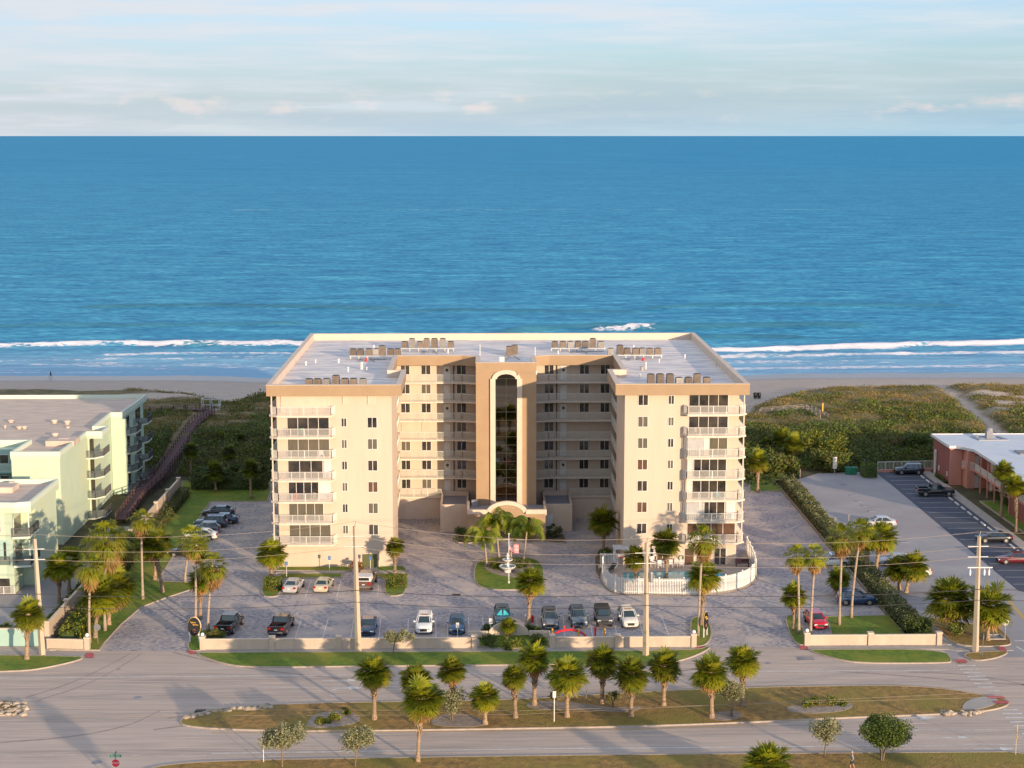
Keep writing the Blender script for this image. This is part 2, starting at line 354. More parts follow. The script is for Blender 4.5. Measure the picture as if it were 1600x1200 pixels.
def seg_dist(x, y, pl):
    d = np.full(x.shape, 1e9)
    for (ax, ay), (bx, by) in zip(pl[:-1], pl[1:]):
        L2 = (bx-ax)**2+(by-ay)**2; t = np.clip(((x-ax)*(bx-ax)+(y-ay)*(by-ay))/L2, 0, 1)
        d = np.minimum(d, np.hypot(x-ax-t*(bx-ax), y-ay-t*(by-ay)))
    return d
def tz(x, y):
    x = np.asarray(x, float); y = np.asarray(y, float); e = dune_edge(x)
    hump = 1.9*sstep(266, 290, y)*(1-sstep(e-10, e+5, y))*(.55+.75*fbm(x/14, y/11, 3))
    mound = .35*fbm(x/3, y/3, 8, 3)*sstep(262, 275, y)*(1-sstep(e-4, e+3, y))
    beach = 1.0*sstep(270, 300, y)*(1-sstep(e, 384, y)) - 2.3*sstep(e+5, 412, y) - 3*sstep(398, 430, y)
    p = seg_dist(x, y, PATH); hump = hump*(.45+.55*sstep(1, 4, p))
    return -.12+hump+mound+beach+.06*fbm(x/2.5, y/1.2, 5, 3)*sstep(e, e+10, y)
xs = np.concatenate([-np.geomspace(130, 3000, 14)[::-1], np.arange(-128, 150, 1.2), np.geomspace(151, 3000, 14)])
ys = np.concatenate([[-1500, -300, 0, 60, 100, 140, 170, 200, 230, 250], np.arange(255, 402, 1.0), [406, 412, 420, 435]])
X_, Y_ = np.meshgrid(xs, ys); Z_ = tz(X_, Y_); nx, ny = len(xs), len(ys)
V = np.stack([X_, Y_, Z_], -1).reshape(-1, 3); I = np.arange(nx*ny).reshape(ny, nx)
Fq = np.stack([I[:-1, :-1], I[:-1, 1:], I[1:, 1:], I[1:, :-1]], -1).reshape(-1, 4)
gm = bpy.data.materials.new('ground'); gm.use_nodes = True; t = gm.node_tree; N = t.nodes; L = t.links; b = N['Principled BSDF']; b.inputs['Roughness'].default_value = .95
at = N.new('ShaderNodeAttribute'); at.attribute_name = 'zone'; sp = N.new('ShaderNodeSeparateColor'); L.new(at.outputs[0], sp.inputs[0])
geo = N.new('ShaderNodeNewGeometry')
def nz(sc, c1, c2, st=(1, 1, 1), lo=.35, hi=.65):
    mpn = N.new('ShaderNodeMapping'); mpn.inputs['Scale'].default_value = st; L.new(geo.outputs['Position'], mpn.inputs[0])
    n = N.new('ShaderNodeTexNoise'); n.inputs['Scale'].default_value = sc; n.inputs['Detail'].default_value = 7; L.new(mpn.outputs[0], n.inputs[0])
    r = N.new('ShaderNodeMapRange'); r.inputs[1].default_value = lo; r.inputs[2].default_value = hi; L.new(n.outputs[0], r.inputs[0])
    x = N.new('ShaderNodeMix'); x.data_type = 'RGBA'; x.inputs[6].default_value = (*c1, 1); x.inputs[7].default_value = (*c2, 1); L.new(r.outputs[0], x.inputs[0]); return x.outputs[2], n.outputs[0]
def mx(f, a, b_):
    x = N.new('ShaderNodeMix'); x.data_type = 'RGBA'; L.new(f, x.inputs[0]); L.new(a, x.inputs[6]); L.new(b_, x.inputs[7]); return x.outputs[2]
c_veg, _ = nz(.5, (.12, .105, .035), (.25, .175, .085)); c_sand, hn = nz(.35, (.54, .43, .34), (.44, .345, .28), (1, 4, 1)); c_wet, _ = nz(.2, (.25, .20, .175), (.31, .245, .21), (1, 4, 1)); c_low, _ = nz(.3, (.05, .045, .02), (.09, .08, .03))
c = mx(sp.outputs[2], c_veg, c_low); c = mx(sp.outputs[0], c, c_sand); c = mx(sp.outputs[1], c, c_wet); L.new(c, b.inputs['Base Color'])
rr = N.new('ShaderNodeMapRange'); rr.inputs[3].default_value = .95; rr.inputs[4].default_value = .28; L.new(sp.outputs[1], rr.inputs[0]); L.new(rr.outputs[0], b.inputs['Roughness'])
bm = N.new('ShaderNodeBump'); bm.inputs['Strength'].default_value = .5; bm.inputs['Distance'].default_value = .25; L.new(hn, bm.inputs['Height']); L.new(bm.outputs[0], b.inputs['Normal'])
me = npmesh('ground', V, Fq, gm, smooth=True)
E_ = dune_edge(X_)
sand = sstep(-.5, 1.5, Y_-E_+3*(fbm(X_/4, Y_/3, 21)-.5))
sand = np.maximum(sand, 1-sstep(.7, 1.8, seg_dist(X_, Y_, PATH)+.9*(fbm(X_/2, Y_/2, 33)-.5)))
patchR = sstep(.52, .6, fbm(X_/7, Y_/4, 41))*sstep(95, 106, X_)*sstep(302, 318, Y_)
xl0, yl0 = G(262, 629, 1.2)
patchL = np.exp(-(((X_-xl0)/11)**2+((Y_-yl0)/5.5)**2))
sand = np.maximum(sand, np.maximum(patchR, sstep(.3, .55, patchL+.25*(fbm(X_/3, Y_/3, 9)-.5))))
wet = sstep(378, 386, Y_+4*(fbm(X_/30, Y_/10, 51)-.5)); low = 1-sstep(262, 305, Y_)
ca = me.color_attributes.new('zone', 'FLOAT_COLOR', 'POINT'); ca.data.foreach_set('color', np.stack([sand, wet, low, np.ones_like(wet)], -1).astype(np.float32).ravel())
struct(link('ground', me), 'sandy beach, dunes and coastal ground')

# ------------------------------------------------------------------ ocean
om = bpy.data.materials.new('ocean_water'); om.use_nodes = True; t = om.node_tree; N = t.nodes; L = t.links; b = N['Principled BSDF']
b.inputs['IOR'].default_value = 1.33; b.inputs['Specular IOR Level'].default_value = 0; b.inputs['Roughness'].default_value = .25
geo = N.new('ShaderNodeNewGeometry'); sx = N.new('ShaderNodeSeparateXYZ'); L.new(geo.outputs['Position'], sx.inputs[0])
ramp = N.new('ShaderNodeMapRange'); ramp.inputs[1].default_value = 395; ramp.inputs[2].default_value = 3500; L.new(sx.outputs[1], ramp.inputs[0])
c_near, h1 = nz(.09, (.085, .40, .54), (.035, .27, .43), (.45, 1.6, 1))
c_far, _ = nz(.012, (.028, .28, .47), (.050, .35, .53), (.30, 1.0, 1))
c = mx(ramp.outputs[0], c_near, c_far)
c_dk, hd = nz(.2, (1.0, 1.0, 1.0), (.42, .56, .70), (.34, 1.0, 1), .46, .70)
mm = N.new('ShaderNodeMix'); mm.data_type = 'RGBA'; mm.blend_type = 'MULTIPLY'; mm.inputs[0].default_value = .8; L.new(c, mm.inputs[6]); L.new(c_dk, mm.inputs[7]); c = mm.outputs[2]
c_d2, _ = nz(.9, (1.35, 1.22, 1.12), (.44, .60, .76), (.36, 1.0, 1), .36, .64); m2_ = N.new('ShaderNodeMix'); m2_.data_type = 'RGBA'; m2_.blend_type = 'MULTIPLY'; m2_.inputs[0].default_value = .9; L.new(c, m2_.inputs[6]); L.new(c_d2, m2_.inputs[7]); c = m2_.outputs[2]
# foam, carried by the mesh and broken up by noise
fo = N.new('ShaderNodeAttribute'); fo.attribute_name = 'foam'; fs = N.new('ShaderNodeSeparateColor'); L.new(fo.outputs[0], fs.inputs[0])
_, fnz = nz(1.1, (0, 0, 0), (1, 1, 1), (.5, 1.3, 1))
ma = N.new('ShaderNodeMath'); ma.operation = 'ADD'; L.new(fs.outputs[0], ma.inputs[0]); L.new(fnz, ma.inputs[1])
mr = N.new('ShaderNodeMapRange'); mr.inputs[1].default_value = .98; mr.inputs[2].default_value = 1.12; L.new(ma.outputs[0], mr.inputs[0])
white = N.new('ShaderNodeRGB'); white.outputs[0].default_value = (.72, .70, .72, 1)
sh = N.new('ShaderNodeRGB'); sh.outputs[0].default_value = (.30, .47, .60, 1)
c = mx(fs.outputs[1], c, sh.outputs[0])
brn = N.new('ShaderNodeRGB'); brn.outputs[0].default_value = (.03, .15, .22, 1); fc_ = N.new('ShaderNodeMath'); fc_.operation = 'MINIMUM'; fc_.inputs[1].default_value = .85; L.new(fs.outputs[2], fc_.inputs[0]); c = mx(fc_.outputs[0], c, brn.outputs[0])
c = mx(mr.outputs[0], c, white.outputs[0]); L.new(c, b.inputs['Base Color'])
r2 = N.new('ShaderNodeMapRange'); r2.inputs[3].default_value = .22; r2.inputs[4].default_value = .8; L.new(mr.outputs[0], r2.inputs[0]); L.new(r2.outputs[0], b.inputs['Roughness'])
bs = []
prev = None
for sc, st, dist in ((.55, (.6, 1.3, 1), .25), (.13, (.45, 1.3, 1), 1.0), (.03, (.3, 1.0, 1), 3.2)):
    _, h = nz(sc, (0, 0, 0), (1, 1, 1), st); bmn = N.new('ShaderNodeBump'); bmn.inputs['Strength'].default_value = .9; bmn.inputs['Distance'].default_value = dist
    L.new(h, bmn.inputs['Height'])
    if prev: L.new(prev, bmn.inputs['Normal'])
    prev = bmn.outputs[0]
L.new(prev, b.inputs['Normal'])
gl_ = N.new('ShaderNodeBsdfGlossy'); gl_.inputs['Color'].default_value = (.55, .78, 1, 1); gl_.inputs['Roughness'].default_value = .3; L.new(prev, gl_.inputs['Normal']); mg = N.new('ShaderNodeMixShader'); mg.inputs[0].default_value = .13; L.new(b.outputs[0], mg.inputs[1]); L.new(gl_.outputs[0], mg.inputs[2]); L.new(mg.outputs[0], N['Material Output'].inputs[0])
oxs = np.concatenate([[-2600, -900, -320], np.arange(-215, 245, 1.3), [340, 900, 2600]]); oys = np.concatenate([np.arange(386, 480, .7), np.geomspace(481, 1300, 420)])
X_, Y_ = np.meshgrid(oxs, oys)
warp = 9*fbm(X_/60, Y_/60, 71, 2)
sw = .5*np.sin((Y_+warp*1.3)/5.2)*fbm(X_/40, Y_/18, 72, 2)+.30*(fbm(X_/9, Y_/4, 73)-.5)*2+.22*(fbm(X_/3.2, Y_/1.6, 74, 3)-.5)*2
Z_ = SEA+sw*(.15+.85*sstep(392, 430, Y_))*np.where(Y_ > 700, np.clip(1.5-Y_/1400, .5, 1), 1)*(1-sstep(220, 300, np.abs(X_)))
foam = np.zeros_like(X_); dark = np.zeros_like(X_)
def line(pts, z=SEA): 
    w = [G(a, b_, z) for a, b_ in pts]; return [p[0] for p in w], [p[1] for p in w]
def crest(pts, height, amt, back=5.0, front=1.2, soft=True, dk=0.0):
    """a breaking wave along a line: steep towards the beach, long towards the sea; foam at its foot"""
    global Z_, foam, dark
    lx, ly = line(pts); y0 = np.interp(X_, lx, ly)+1.6*(fbm(X_/8, Y_*0, 81+int(ly[0]), 3)-.5)
    inx = sstep(lx[0]-6, lx[0]+6, X_)*(1-sstep(lx[-1]-6, lx[-1]+6, X_)); d = Y_-y0
    prof = np.where(d > 0, np.exp(-(d/back)**2), np.exp(-(d/front)**2)); Z_ = Z_+height*prof*inx
    a = np.where(d < 0, np.exp(-(d/(front*3.2))**2), np.exp(-(d/1.3)**2)); foam = np.maximum(foam, amt*a*inx*(.55+.6*fbm(X_/10, Y_/30, 90, 2)))
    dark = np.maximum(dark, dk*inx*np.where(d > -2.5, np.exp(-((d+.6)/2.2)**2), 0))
crest([(-60, 544), (130, 539), (350, 539), (640, 536), (800, 534)], .9, .85)
crest([(140, 556), (300, 551), (480, 553), (640, 550)], .35, .72)
crest([(-60, 567), (200, 562), (640, 560)], .18, .55)
crest([(905, 519), (930, 516), (980, 516), (1030, 515)], .5, .8)
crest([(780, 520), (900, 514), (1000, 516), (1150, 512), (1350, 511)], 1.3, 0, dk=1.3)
crest([(900, 551), (1120, 548), (1300, 543), (1480, 539), (1700, 534)], 1.0, 1.0)
crest([(1050, 562), (1150, 559), (1350, 555), (1700, 549)], .45, .85)
crest([(1100, 577), (1250, 574), (1420, 572), (1700, 568)], .2, .8)
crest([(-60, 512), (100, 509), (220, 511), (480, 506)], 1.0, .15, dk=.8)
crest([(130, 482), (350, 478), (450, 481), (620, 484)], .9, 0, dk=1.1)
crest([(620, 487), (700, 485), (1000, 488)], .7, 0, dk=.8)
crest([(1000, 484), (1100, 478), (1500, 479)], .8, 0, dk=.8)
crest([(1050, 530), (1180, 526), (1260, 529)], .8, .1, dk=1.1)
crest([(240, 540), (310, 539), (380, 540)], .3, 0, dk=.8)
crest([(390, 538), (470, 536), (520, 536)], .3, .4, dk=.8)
wash = 1-sstep(393, 402, Y_+3*(fbm(X_/25, Y_/8, 95)-.5)); foam = np.maximum(foam, .5*np.exp(-((Y_-line([(0, 583), (1600, 583)])[1][0]-2*np.sin(X_/17))/.7)**2))
fz = sstep(.45, .7, fbm(X_/16, Y_/3, 97))*(1-sstep(425, 465, Y_))*.56*sstep(396, 404, Y_); foam = np.maximum(foam, fz)
shl = (1-sstep(398, 470, Y_))*.8
I = np.arange(X_.size).reshape(X_.shape); Fq = np.stack([I[:-1, :-1], I[:-1, 1:], I[1:, 1:], I[1:, :-1]], -1).reshape(-1, 4)
Vn = np.stack([X_, Y_, Z_], -1).reshape(-1, 3)
me = npmesh('ocean', Vn, Fq, om, smooth=True)
ca = me.color_attributes.new('foam', 'FLOAT_COLOR', 'POINT'); ca.data.foreach_set('color', np.stack([foam, shl, dark, np.ones_like(wet[:1, :1])*np.ones_like(foam)], -1).astype(np.float32).ravel())
struct(link('ocean', me), 'blue ocean with small breaking waves near the beach')
far = MB(); K = 260000
far.add([(-2600, 1300, SEA), (2600, 1300, SEA), (K, 6000, SEA), (K, K, SEA), (-K, K, SEA), (-K, 6000, SEA)], [(0, 1, 2, 3, 4, 5)])
far.add([(-K, 386, SEA-.4), (-2600, 386, SEA-.4), (-2600, 1300, SEA-.4), (-K, 6000, SEA-.4)], [(0, 1, 2, 3)]); far.add([(2600, 386, SEA-.4), (K, 386, SEA-.4), (K, 6000, SEA-.4), (2600, 1300, SEA-.4)], [(0, 1, 2, 3)])
struct(far.build('open_ocean', om), 'deep blue open ocean out to the horizon')

# ------------------------------------------------------------------ roads, lawns, kerbs
def sheet(name, poly, z, m, lab): return struct(MB().add([(x, y, z) for x, y in poly], [tuple(range(len(poly)))] if sum(poly[i-1][0]*poly[i][1]-poly[i][0]*poly[i-1][1] for i in range(len(poly))) > 0 else [tuple(range(len(poly)))[::-1]]).build(name, m), lab)
sheet('road', [(-160, 90), (160, 90), (160, 177.5), (-160, 177.5)], -.02, 'asphalt', 'worn pale asphalt of the divided coastal road')
sheet('paved_parking', [(-46.6, 173.95), (47.3, 173.95), (47.3, 262), (-46.6, 262)], -.008, 'paver', 'mottled grey and mauve brick pavers of the parking court')
sheet('side_street', [(50.4, 170), (66.2, 170), (66.2, 258), (65.6, 270), (58, 270), (50.8, 262)], -.012, 'asphl', 'pale asphalt of the side street and lot')
sheet('side_street_mouth', [(66.2, 170), (110, 170), (110, 190), (66.2, 205)], -.014, 'asphl', 'pale asphalt where the side street meets the road')
sheet('dark_parking_asphalt', [(66.2, 196), (73.3, 188), (73.3, 269.5), (65.6, 269.5), (65.9, 258)], -.008, 'asphd', 'freshly sealed dark asphalt parking strip')
sheet('motel_walk', [(73.3, 188), (75.0, 188), (75.0, 269.5), (73.3, 269.5)], .03, 'concrete', 'concrete walk beside the pink motel')
sheet('neighbour_lot', [(-110, 176.3), (-50.4, 176.3), (-50.4, 232), (-53.5, 232), (-53.5, 205), (-110, 205)], -.01, 'asphl', 'driveway of the green building')
def lawn(pxp, m='grass', lab='', kerb=True, z=.10, k=2, world=False, name='lawn'):
    poly = pxp if world else px(pxp)
    if k: poly = smooth_poly(poly, k)
    o = struct(MB().prism(offset(poly, .13) if kerb else poly, -.1, z).build(name, m), lab)
    if kerb: struct(MB().ring(poly, offset(poly, .13), -.1, z+.02).build('kerb', 'kerb'), 'concrete kerb around '+lab)
    return o
# road verges and median
lawn([(-120, 1022.5), (100, 1026), (134, 1027), (120, 1034), (60, 1047), (20, 1050), (-120, 1053)], 'grass', 'left verge beside the road')
lawn([(303, 1020.5), (330, 1020.5), (560, 1019.5), (800, 1019), (1090, 1017), (1106, 1010), (1112, 1013), (1085, 1027), (1045, 1038), (800, 1040), (560, 1042), (390, 1044), (352, 1039), (320, 1029)], 'grass', 'long green verge in front of the wall', k=2)
lawn([(1262, 1016), (1300, 1015.5), (1475, 1015.5), (1490, 1034), (1478, 1037), (1350, 1037.5), (1310, 1032), (1272, 1021)], 'grass', 'verge in front of the right wall')
lawn([(1500, 1022), (1540, 1019), (1576, 1017.5), (1572, 1024), (1550, 1031), (1520, 1034)], 'grassd', 'corner verge under the pole')
lawn([(1442, 962), (1500, 975), (1545, 975), (1566, 985), (1582, 1003), (1576, 1011), (1495, 1011), (1470, 990)], 'grassd', 'corner island with shrubs', name='planting_island')
lawn([(278, 1129), (292, 1119), (340, 1108), (420, 1102), (560, 1098), (800, 1095), (1000, 1082), (1200, 1074), (1400, 1071.5), (1480, 1077), (1540, 1088), (1572, 1093), (1578, 1101), (1566, 1107), (1535, 1113), (1450, 1118), (1330, 1122), (1200, 1128.5), (1000, 1136), (800, 1139.5), (500, 1144), (350, 1141), (290, 1136)], 'grassd', 'long dry grass median with palms', name='median', k=2)
lawn([(-140, 1088), (0, 1095), (35, 1098), (48, 1105), (40, 1113), (0, 1120), (-140, 1124)], 'grassd', 'left end of the median', name='median')
lawn([(215, 1210), (240, 1199), (300, 1192), (420, 1188), (560, 1186), (800, 1182), (1200, 1178.5), (1700, 1175), (1900, 1250), (1500, 1300), (800, 1300), (230, 1300)], 'grassd', 'dry grass verge at the bottom', name='verge', k=1)
# sand beds inside the median
def bed(pxp, lab, m='sand', z=.125): return struct(MB().prism(smooth_poly(px(pxp), 3), -.05, z).build('planting_bed', m), lab)
bed([(478, 1132), (492, 1115), (545, 1112), (565, 1122), (560, 1131), (520, 1139), (480, 1138)], 'sandy bed left in the median')
bed([(668, 1131), (690, 1118), (720, 1114), (770, 1132), (740, 1138), (690, 1137)], 'sandy bed under the median palms')
bed([(815, 1104), (840, 1096), (905, 1100), (960, 1108), (1010, 1104), (985, 1116), (900, 1110), (850, 1112)], 'sandy bed in the middle of the median')
bed([(1098, 1122), (1120, 1114), (1155, 1112), (1162, 1122), (1130, 1129)], 'sandy bed under the right median palm')
bed([(1225, 1108), (1245, 1102), (1290, 1108), (1330, 1098), (1334, 1108), (1300, 1116), (1240, 1116)], 'sandy bed with low shrubs')
bed([(1500, 1112), (1510, 1095), (1545, 1088), (1560, 1094), (1557, 1102), (1530, 1110)], 'pale concrete nose of the median', 'concrete')
# property lawns
lawn([(76, 1016), (156, 1017), (163, 1006), (190, 976), (222, 949), (262, 934), (308, 919), (306, 911), (246, 909), (266, 878), (330, 784), (418, 784), (423, 770), (423, 752), (284, 752), (283, 771), (165, 905)], 'grass', 'side lawn beside the boundary wall', k=0)
lawn([(1171, 769), (1222, 768), (1222, 745), (1171, 745)], 'grass', 'small lawn behind the right wing', k=0)
lawn([(293, 1018.5), (293, 1003), (300, 992), (318, 985), (352, 984), (352, 1000), (316, 1018)], 'grass', 'small bed under the oval sign')
lawn([(741, 915), (740, 888), (748, 877), (775, 871), (830, 872), (846, 880), (851, 895), (848, 918), (830, 922), (770, 923)], 'grass', 'round lawn island with the fountain', name='fountain_island')
bed([(752, 884), (775, 875), (820, 875), (835, 884), (835, 896), (815, 904), (790, 902), (765, 896)], 'pebble bed around the fountain', z=.13)
lawn([(427, 892), (440, 884), (548, 884), (548, 893)], 'grass', 'lawn strip under the left wing', k=0)
lawn([(428, 905), (441, 897), (536, 897), (534, 903), (480, 904)], 'grass', 'lawn strip before the parked sedans', k=0)
lawn([(588, 893), (588, 885), (630, 885), (637, 893)], 'grass', 'lawn strip right of the entrance', k=0)
lawn([(588, 903), (588, 897), (632, 897), (637, 905), (634, 926), (624, 932), (606, 932), (600, 925), (602, 904)], 'grass', 'hedge island at the front row end', k=1)
lawn([(409, 932), (409, 915), (418, 898), (428, 900), (444, 905), (437, 931), (425, 934)], 'grass', 'hedge island at the front row start', k=1)
lawn([(1082, 1012), (1076, 965), (1102, 964), (1112, 980), (1112, 998), (1102, 1010)], 'grass', 'lawn tip by the right entrance', k=2)
lawn([(1226, 968), (1230, 962), (1248, 962), (1262, 1007), (1248, 1010), (1236, 998)], 'grass', 'lawn island left of the red car', k=2)
lawn([(1290, 964), (1395, 962), (1440, 963), (1466, 996), (1300, 996)], 'grass', 'lawn behind the right wall', k=0)
lawn([(746, 1001), (752, 985), (826, 978), (852, 992), (860, 1002), (858, 1014), (748, 1014)], 'grass', 'planting island in the middle of the wall', k=1)
lawn([(710, 848), (712, 838), (740, 832), (880, 832), (886, 846), (880, 850), (840, 846), (790, 842), (735, 850)], 'soil', 'planting strip before the entrance porch', k=1)
lawn([(76.6, 224), (78.6, 224), (80.5, 246), (76.4, 246)], 'grass', 'lawn before the motel', k=0, world=True)
lawn([(47.45, 176), (49.6, 176), (50.4, 262), (47.45, 262)], 'soil', 'hedge strip between the two lots', k=0, world=True)
lawn([(-50.3, 176.4), (-48.3, 176.4), (-48.3, 232), (-50.3, 232)], 'soil', 'hedge strip left of the boundary wall', k=0, world=True)
lawn([(930, 905), (928, 862), (958, 852), (950, 900)], 'soil', 'bed beside the pool gate', k=1)
# sidewalks
def walk(pts, w, lab, z=.05):
    a = smooth_poly([G(*p) for p in pts], 1, False); l = []; r = []
    for i, p in enumerate(a):
        q0 = Vector(a[max(i-1, 0)]); q1 = Vector(a[min(i+1, len(a)-1)]); d = (q1-q0).normalized(); n = Vector((-d.y, d.x))*w/2; l.append((p[0]+n.x, p[1]+n.y)); r.append((p[0]-n.x, p[1]-n.y))
    struct(MB().prism(l+r[::-1], -.1, z).build('sidewalk', 'concrete'), lab)
walk([(-150, 1019), (132, 1023)], 1.3, 'sidewalk left'); walk([(303, 1017.6), (1095, 1014)], 1.25, 'long sidewalk in front of the wall', .055)
walk([(1262, 1012.5), (1476, 1011.5), (1500, 1016), (1580, 1014)], 1.1, 'right sidewalk'); walk([(432, 895), (540, 894.6)], .8, 'narrow walk before the left wing', .12); walk([(588, 894.6), (634, 895)], .8, 'narrow walk right of the door', .12)
walk([(1440, 962), (1478, 1008)], 1.6, 'sidewalk along the side street', .06)
def pad(pts, m, lab, z=.075, nm='tactile_pad'): sheet(nm, px(pts, z), z, m, lab)
pad([(136, 1020), (146, 1020), (146, 1027), (132, 1027)], 'redpad', 'red paving at the left driveway'); pad([(292, 1016), (306, 1016), (306, 1021), (295, 1021)], 'redpad', 'red paving right of the left driveway')
pad([(1086, 1011), (1100, 1009), (1106, 1013), (1092, 1016)], 'redpad', 'red paving at the right driveway'); pad([(1248, 1009), (1260, 1009), (1262, 1014), (1250, 1014)], 'redpad', 'red paving right of the right driveway')
pad([(1492, 1030.5), (1508, 1030), (1512, 1034), (1496, 1035)], 'redpad', 'red kerb ramp at the crosswalk', .14); pad([(1558, 1010), (1568, 1010), (1574, 1017), (1563, 1017)], 'redpad', 'red kerb ramp at the corner', .14)
pad([(1541, 1087), (1566, 1087), (1572, 1091), (1546, 1091)], 'redpad', 'upper red band on the median nose', .16); pad([(1552, 1095), (1576, 1095), (1576, 1099), (1555, 1099)], 'redpad', 'lower red band on the median nose', .16)
# markings
mk = MB()
def stripe(a, b_, w, m=0, z=-.004, mb=None):
    p = Vector(G(*a)); q = Vector(G(*b_)); d = (q-p).normalized(); n = Vector((-d.y, d.x))*w/2
    (mb or mk).add([(p.x-n.x, p.y-n.y, z), (q.x-n.x, q.y-n.y, z), (q.x+n.x, q.y+n.y, z), (p.x+n.x, p.y+n.y, z)], [(0, 1, 2, 3)], m)
stripe((-150, 1061), (540, 1054.5), .2); stripe((640, 1053.5), (1480, 1047), .2)
stripe((402, 1075), (640, 1072.5), .14); stripe((650, 1072.4), (1080, 1067), .12)
stripe((330, 1177), (800, 1170.5), .22); stripe((800, 1170.5), (1390, 1165), .22); stripe((1390, 1165), (1700, 1162), .14); stripe((1424, 1141), (1700, 1139), .12)
for x in range(-100, 330, 34): stripe((x, 1180), (x+14, 1179.8), .12)
stripe((1255, 1042), (1330, 1041.6), .1); stripe((1577, 1045), (1586, 1045), .14)
stripe((1585, 1001), (1640, 1001), .3); stripe((1588, 1010), (1640, 1040), .25)
for a, b_, yy in ((1496, 1524, 1040), (1500, 1529, 1045.5), (1505, 1534, 1051), (1511, 1540, 1056.5), (1515, 1545, 1062), (1521, 1550, 1067.5), (1527, 1557, 1073.5), (1543, 1562, 1079.5)): stripe((a, yy), (b_, yy-.3), .33)
for a, b_, yy in ((1567, 1591, 1109), (1566, 1597, 1115), (1571, 1604, 1121.5), (1578, 1612, 1128), (1584, 1620, 1134), (1590, 1630, 1140), (1597, 1640, 1146.5), (1601, 1650, 1153)): stripe((a, yy), (b_, yy-.3), .38)
def arrow(cx, cy, sc, kind):
    x, y = G(cx, cy); z = -.003
    if kind == 'turn':
        pts = [(x-1.2*sc+math.cos(t)*1.5*sc, y+math.sin(t)*1.3*sc) for t in np.linspace(math.pi*1.4, math.pi*.45, 9)]
        for p, q in zip(pts[:-1], pts[1:]):
            mk.add([(p[0], p[1]-.14, z), (q[0], q[1]-.14, z), (q[0], q[1]+.14, z), (p[0], p[1]+.14, z)], [(0, 1, 2, 3)])
        p = pts[-1]; mk.add([(p[0], p[1]-.6*sc, z), (p[0]+1.3*sc, p[1], z), (p[0], p[1]+.6*sc, z)], [(0, 1, 2)])
    else: mk.add([(x-1.6*sc, y-.1, z), (x+.4*sc, y-.1, z), (x+.4*sc, y-.35*sc, z), (x+1.6*sc, y, z), (x+.4*sc, y+.35*sc, z), (x+.4*sc, y+.1, z), (x-1.6*sc, y+.1, z)], [(0, 1, 2, 3, 4, 5, 6)])
arrow(560, 1082, 1.1, 'turn'); arrow(1465, 1131, 1.4, 'turn'); arrow(1488, 1152, 1.2, 's'); arrow(1555, 1170, 1.3, 's'); arrow(535, 1063, 1.3, 's')
o = struct(mk.build('road_markings', 'paint'), 'white lane lines, arrows and crosswalk bars')
mk = MB()
for p in range(0, 23): 
    x = 560+p*40
    stripe((x, np.interp(x, [560, 800, 1000, 1200, 1400, 1480], [1096.5, 1093.4, 1080.4, 1072.4, 1069.9, 1075])), (x+40, np.interp(x+40, [560, 800, 1000, 1200, 1400, 1480], [1096.5, 1093.4, 1080.4, 1072.4, 1069.9, 1075])), .16)
stripe((330, 1145), (800, 1142), .14); stripe((800, 1142), (1000, 1139), .14); stripe((1000, 1139), (1200, 1131.5), .14)
stripe((1572, 934), (1600, 966), .5); stripe((1600, 966), (1640, 1010), .5)
struct(mk.build('road_markings', 'yellow'), 'yellow lines along the median and side street')
mk = MB()
for a, b_ in [((471, 968), (461, 997)), ((513, 966), (504, 997)), ((553, 967), (548, 997)), ((595, 966), (592, 997)), ((638, 966), (637, 997)), ((681, 965), (681, 996)), ((700, 968), (699, 996)), ((732, 965), (734, 996)), ((754, 964), (756, 990)), ((838, 965), (841, 996)), ((880, 965), (883, 996)), ((921, 965), (926, 996)), ((958, 965), (965, 996)), ((998, 964), (1005, 994)), ((1034, 964), (1045, 992)), ((430, 970), (418, 998)), ((486, 907), (477, 933)), ((533, 907), (526, 933)), ((592, 905), (590, 931)),
             ((1215, 836), (1252, 818)), ((1196, 800), (1222, 790))]: stripe(a, b_, .11, z=-.002)
struct(mk.build('parking_lines', 'paint'), 'white stall lines on the brick pavers')
mk = MB()
for i in range(22):
    y = 199+i*3.3
    mk.add([(66.6, y-.05, -.003), (72.0, y-.05, -.003), (72.0, y+.05, -.003), (66.6, y+.05, -.003)], [(0, 1, 2, 3)])
for i in range(13): y = 186+i*3.5; mk.add([(51.6, y-.05, -.008), (56.4, y-.05, -.008), (56.4, y+.05, -.008), (51.6, y+.05, -.008)], [(0, 1, 2, 3)])
struct(mk.build('parking_lines', 'paint'), 'white stall lines in the neighbour lot')
for i, y in enumerate([201.5+3.3*k for k in range(21)]):
    o = MB().box(72.35, 72.6, y-1.0, y+1.0, -.005, .12).build('wheel_stop', 'white'); tag(o, f'white wheel stop, {ORD[20-i]} from the far end of the dark parking strip', 'wheel stop', 'white wheel stops along the dark parking strip')
for i, (a, b_) in enumerate(((1317, 757), (1343, 783), (1352, 790), (1362, 799), (1402, 837), (1412, 847), (1333, 774))):
    x, y = G(a, b_); o = MB().box(x-.5, x+.5, y-.35, y+.35, -.01, .05).build('rubber_wheel_stop', 'rooflow'); tag(o, f'small grey block on the pale side street asphalt, {ORD[[0, 2, 3, 4, 5, 6, 1][i]]} from the far end', 'wheel stop', 'small grey blocks on the side street')
for i, (a, b_, r, lb) in enumerate([(216, 1090, .42, 'round iron manhole cover in the left junction'), (151, 1191, .45, 'round manhole cover near the bottom left stop sign'), (186, 1046, .2, 'small round utility cover by the left driveway'), (1200, 1036, .3, 'small utility cover on the right road')]):
    x, y = G(a, b_); o = MB().lathe([(r, -.03), (r, .0), (r*.9, .004)], (x, y, 0), 20).build('manhole_cover', 'rooflow'); tag(o, lb, 'manhole cover')
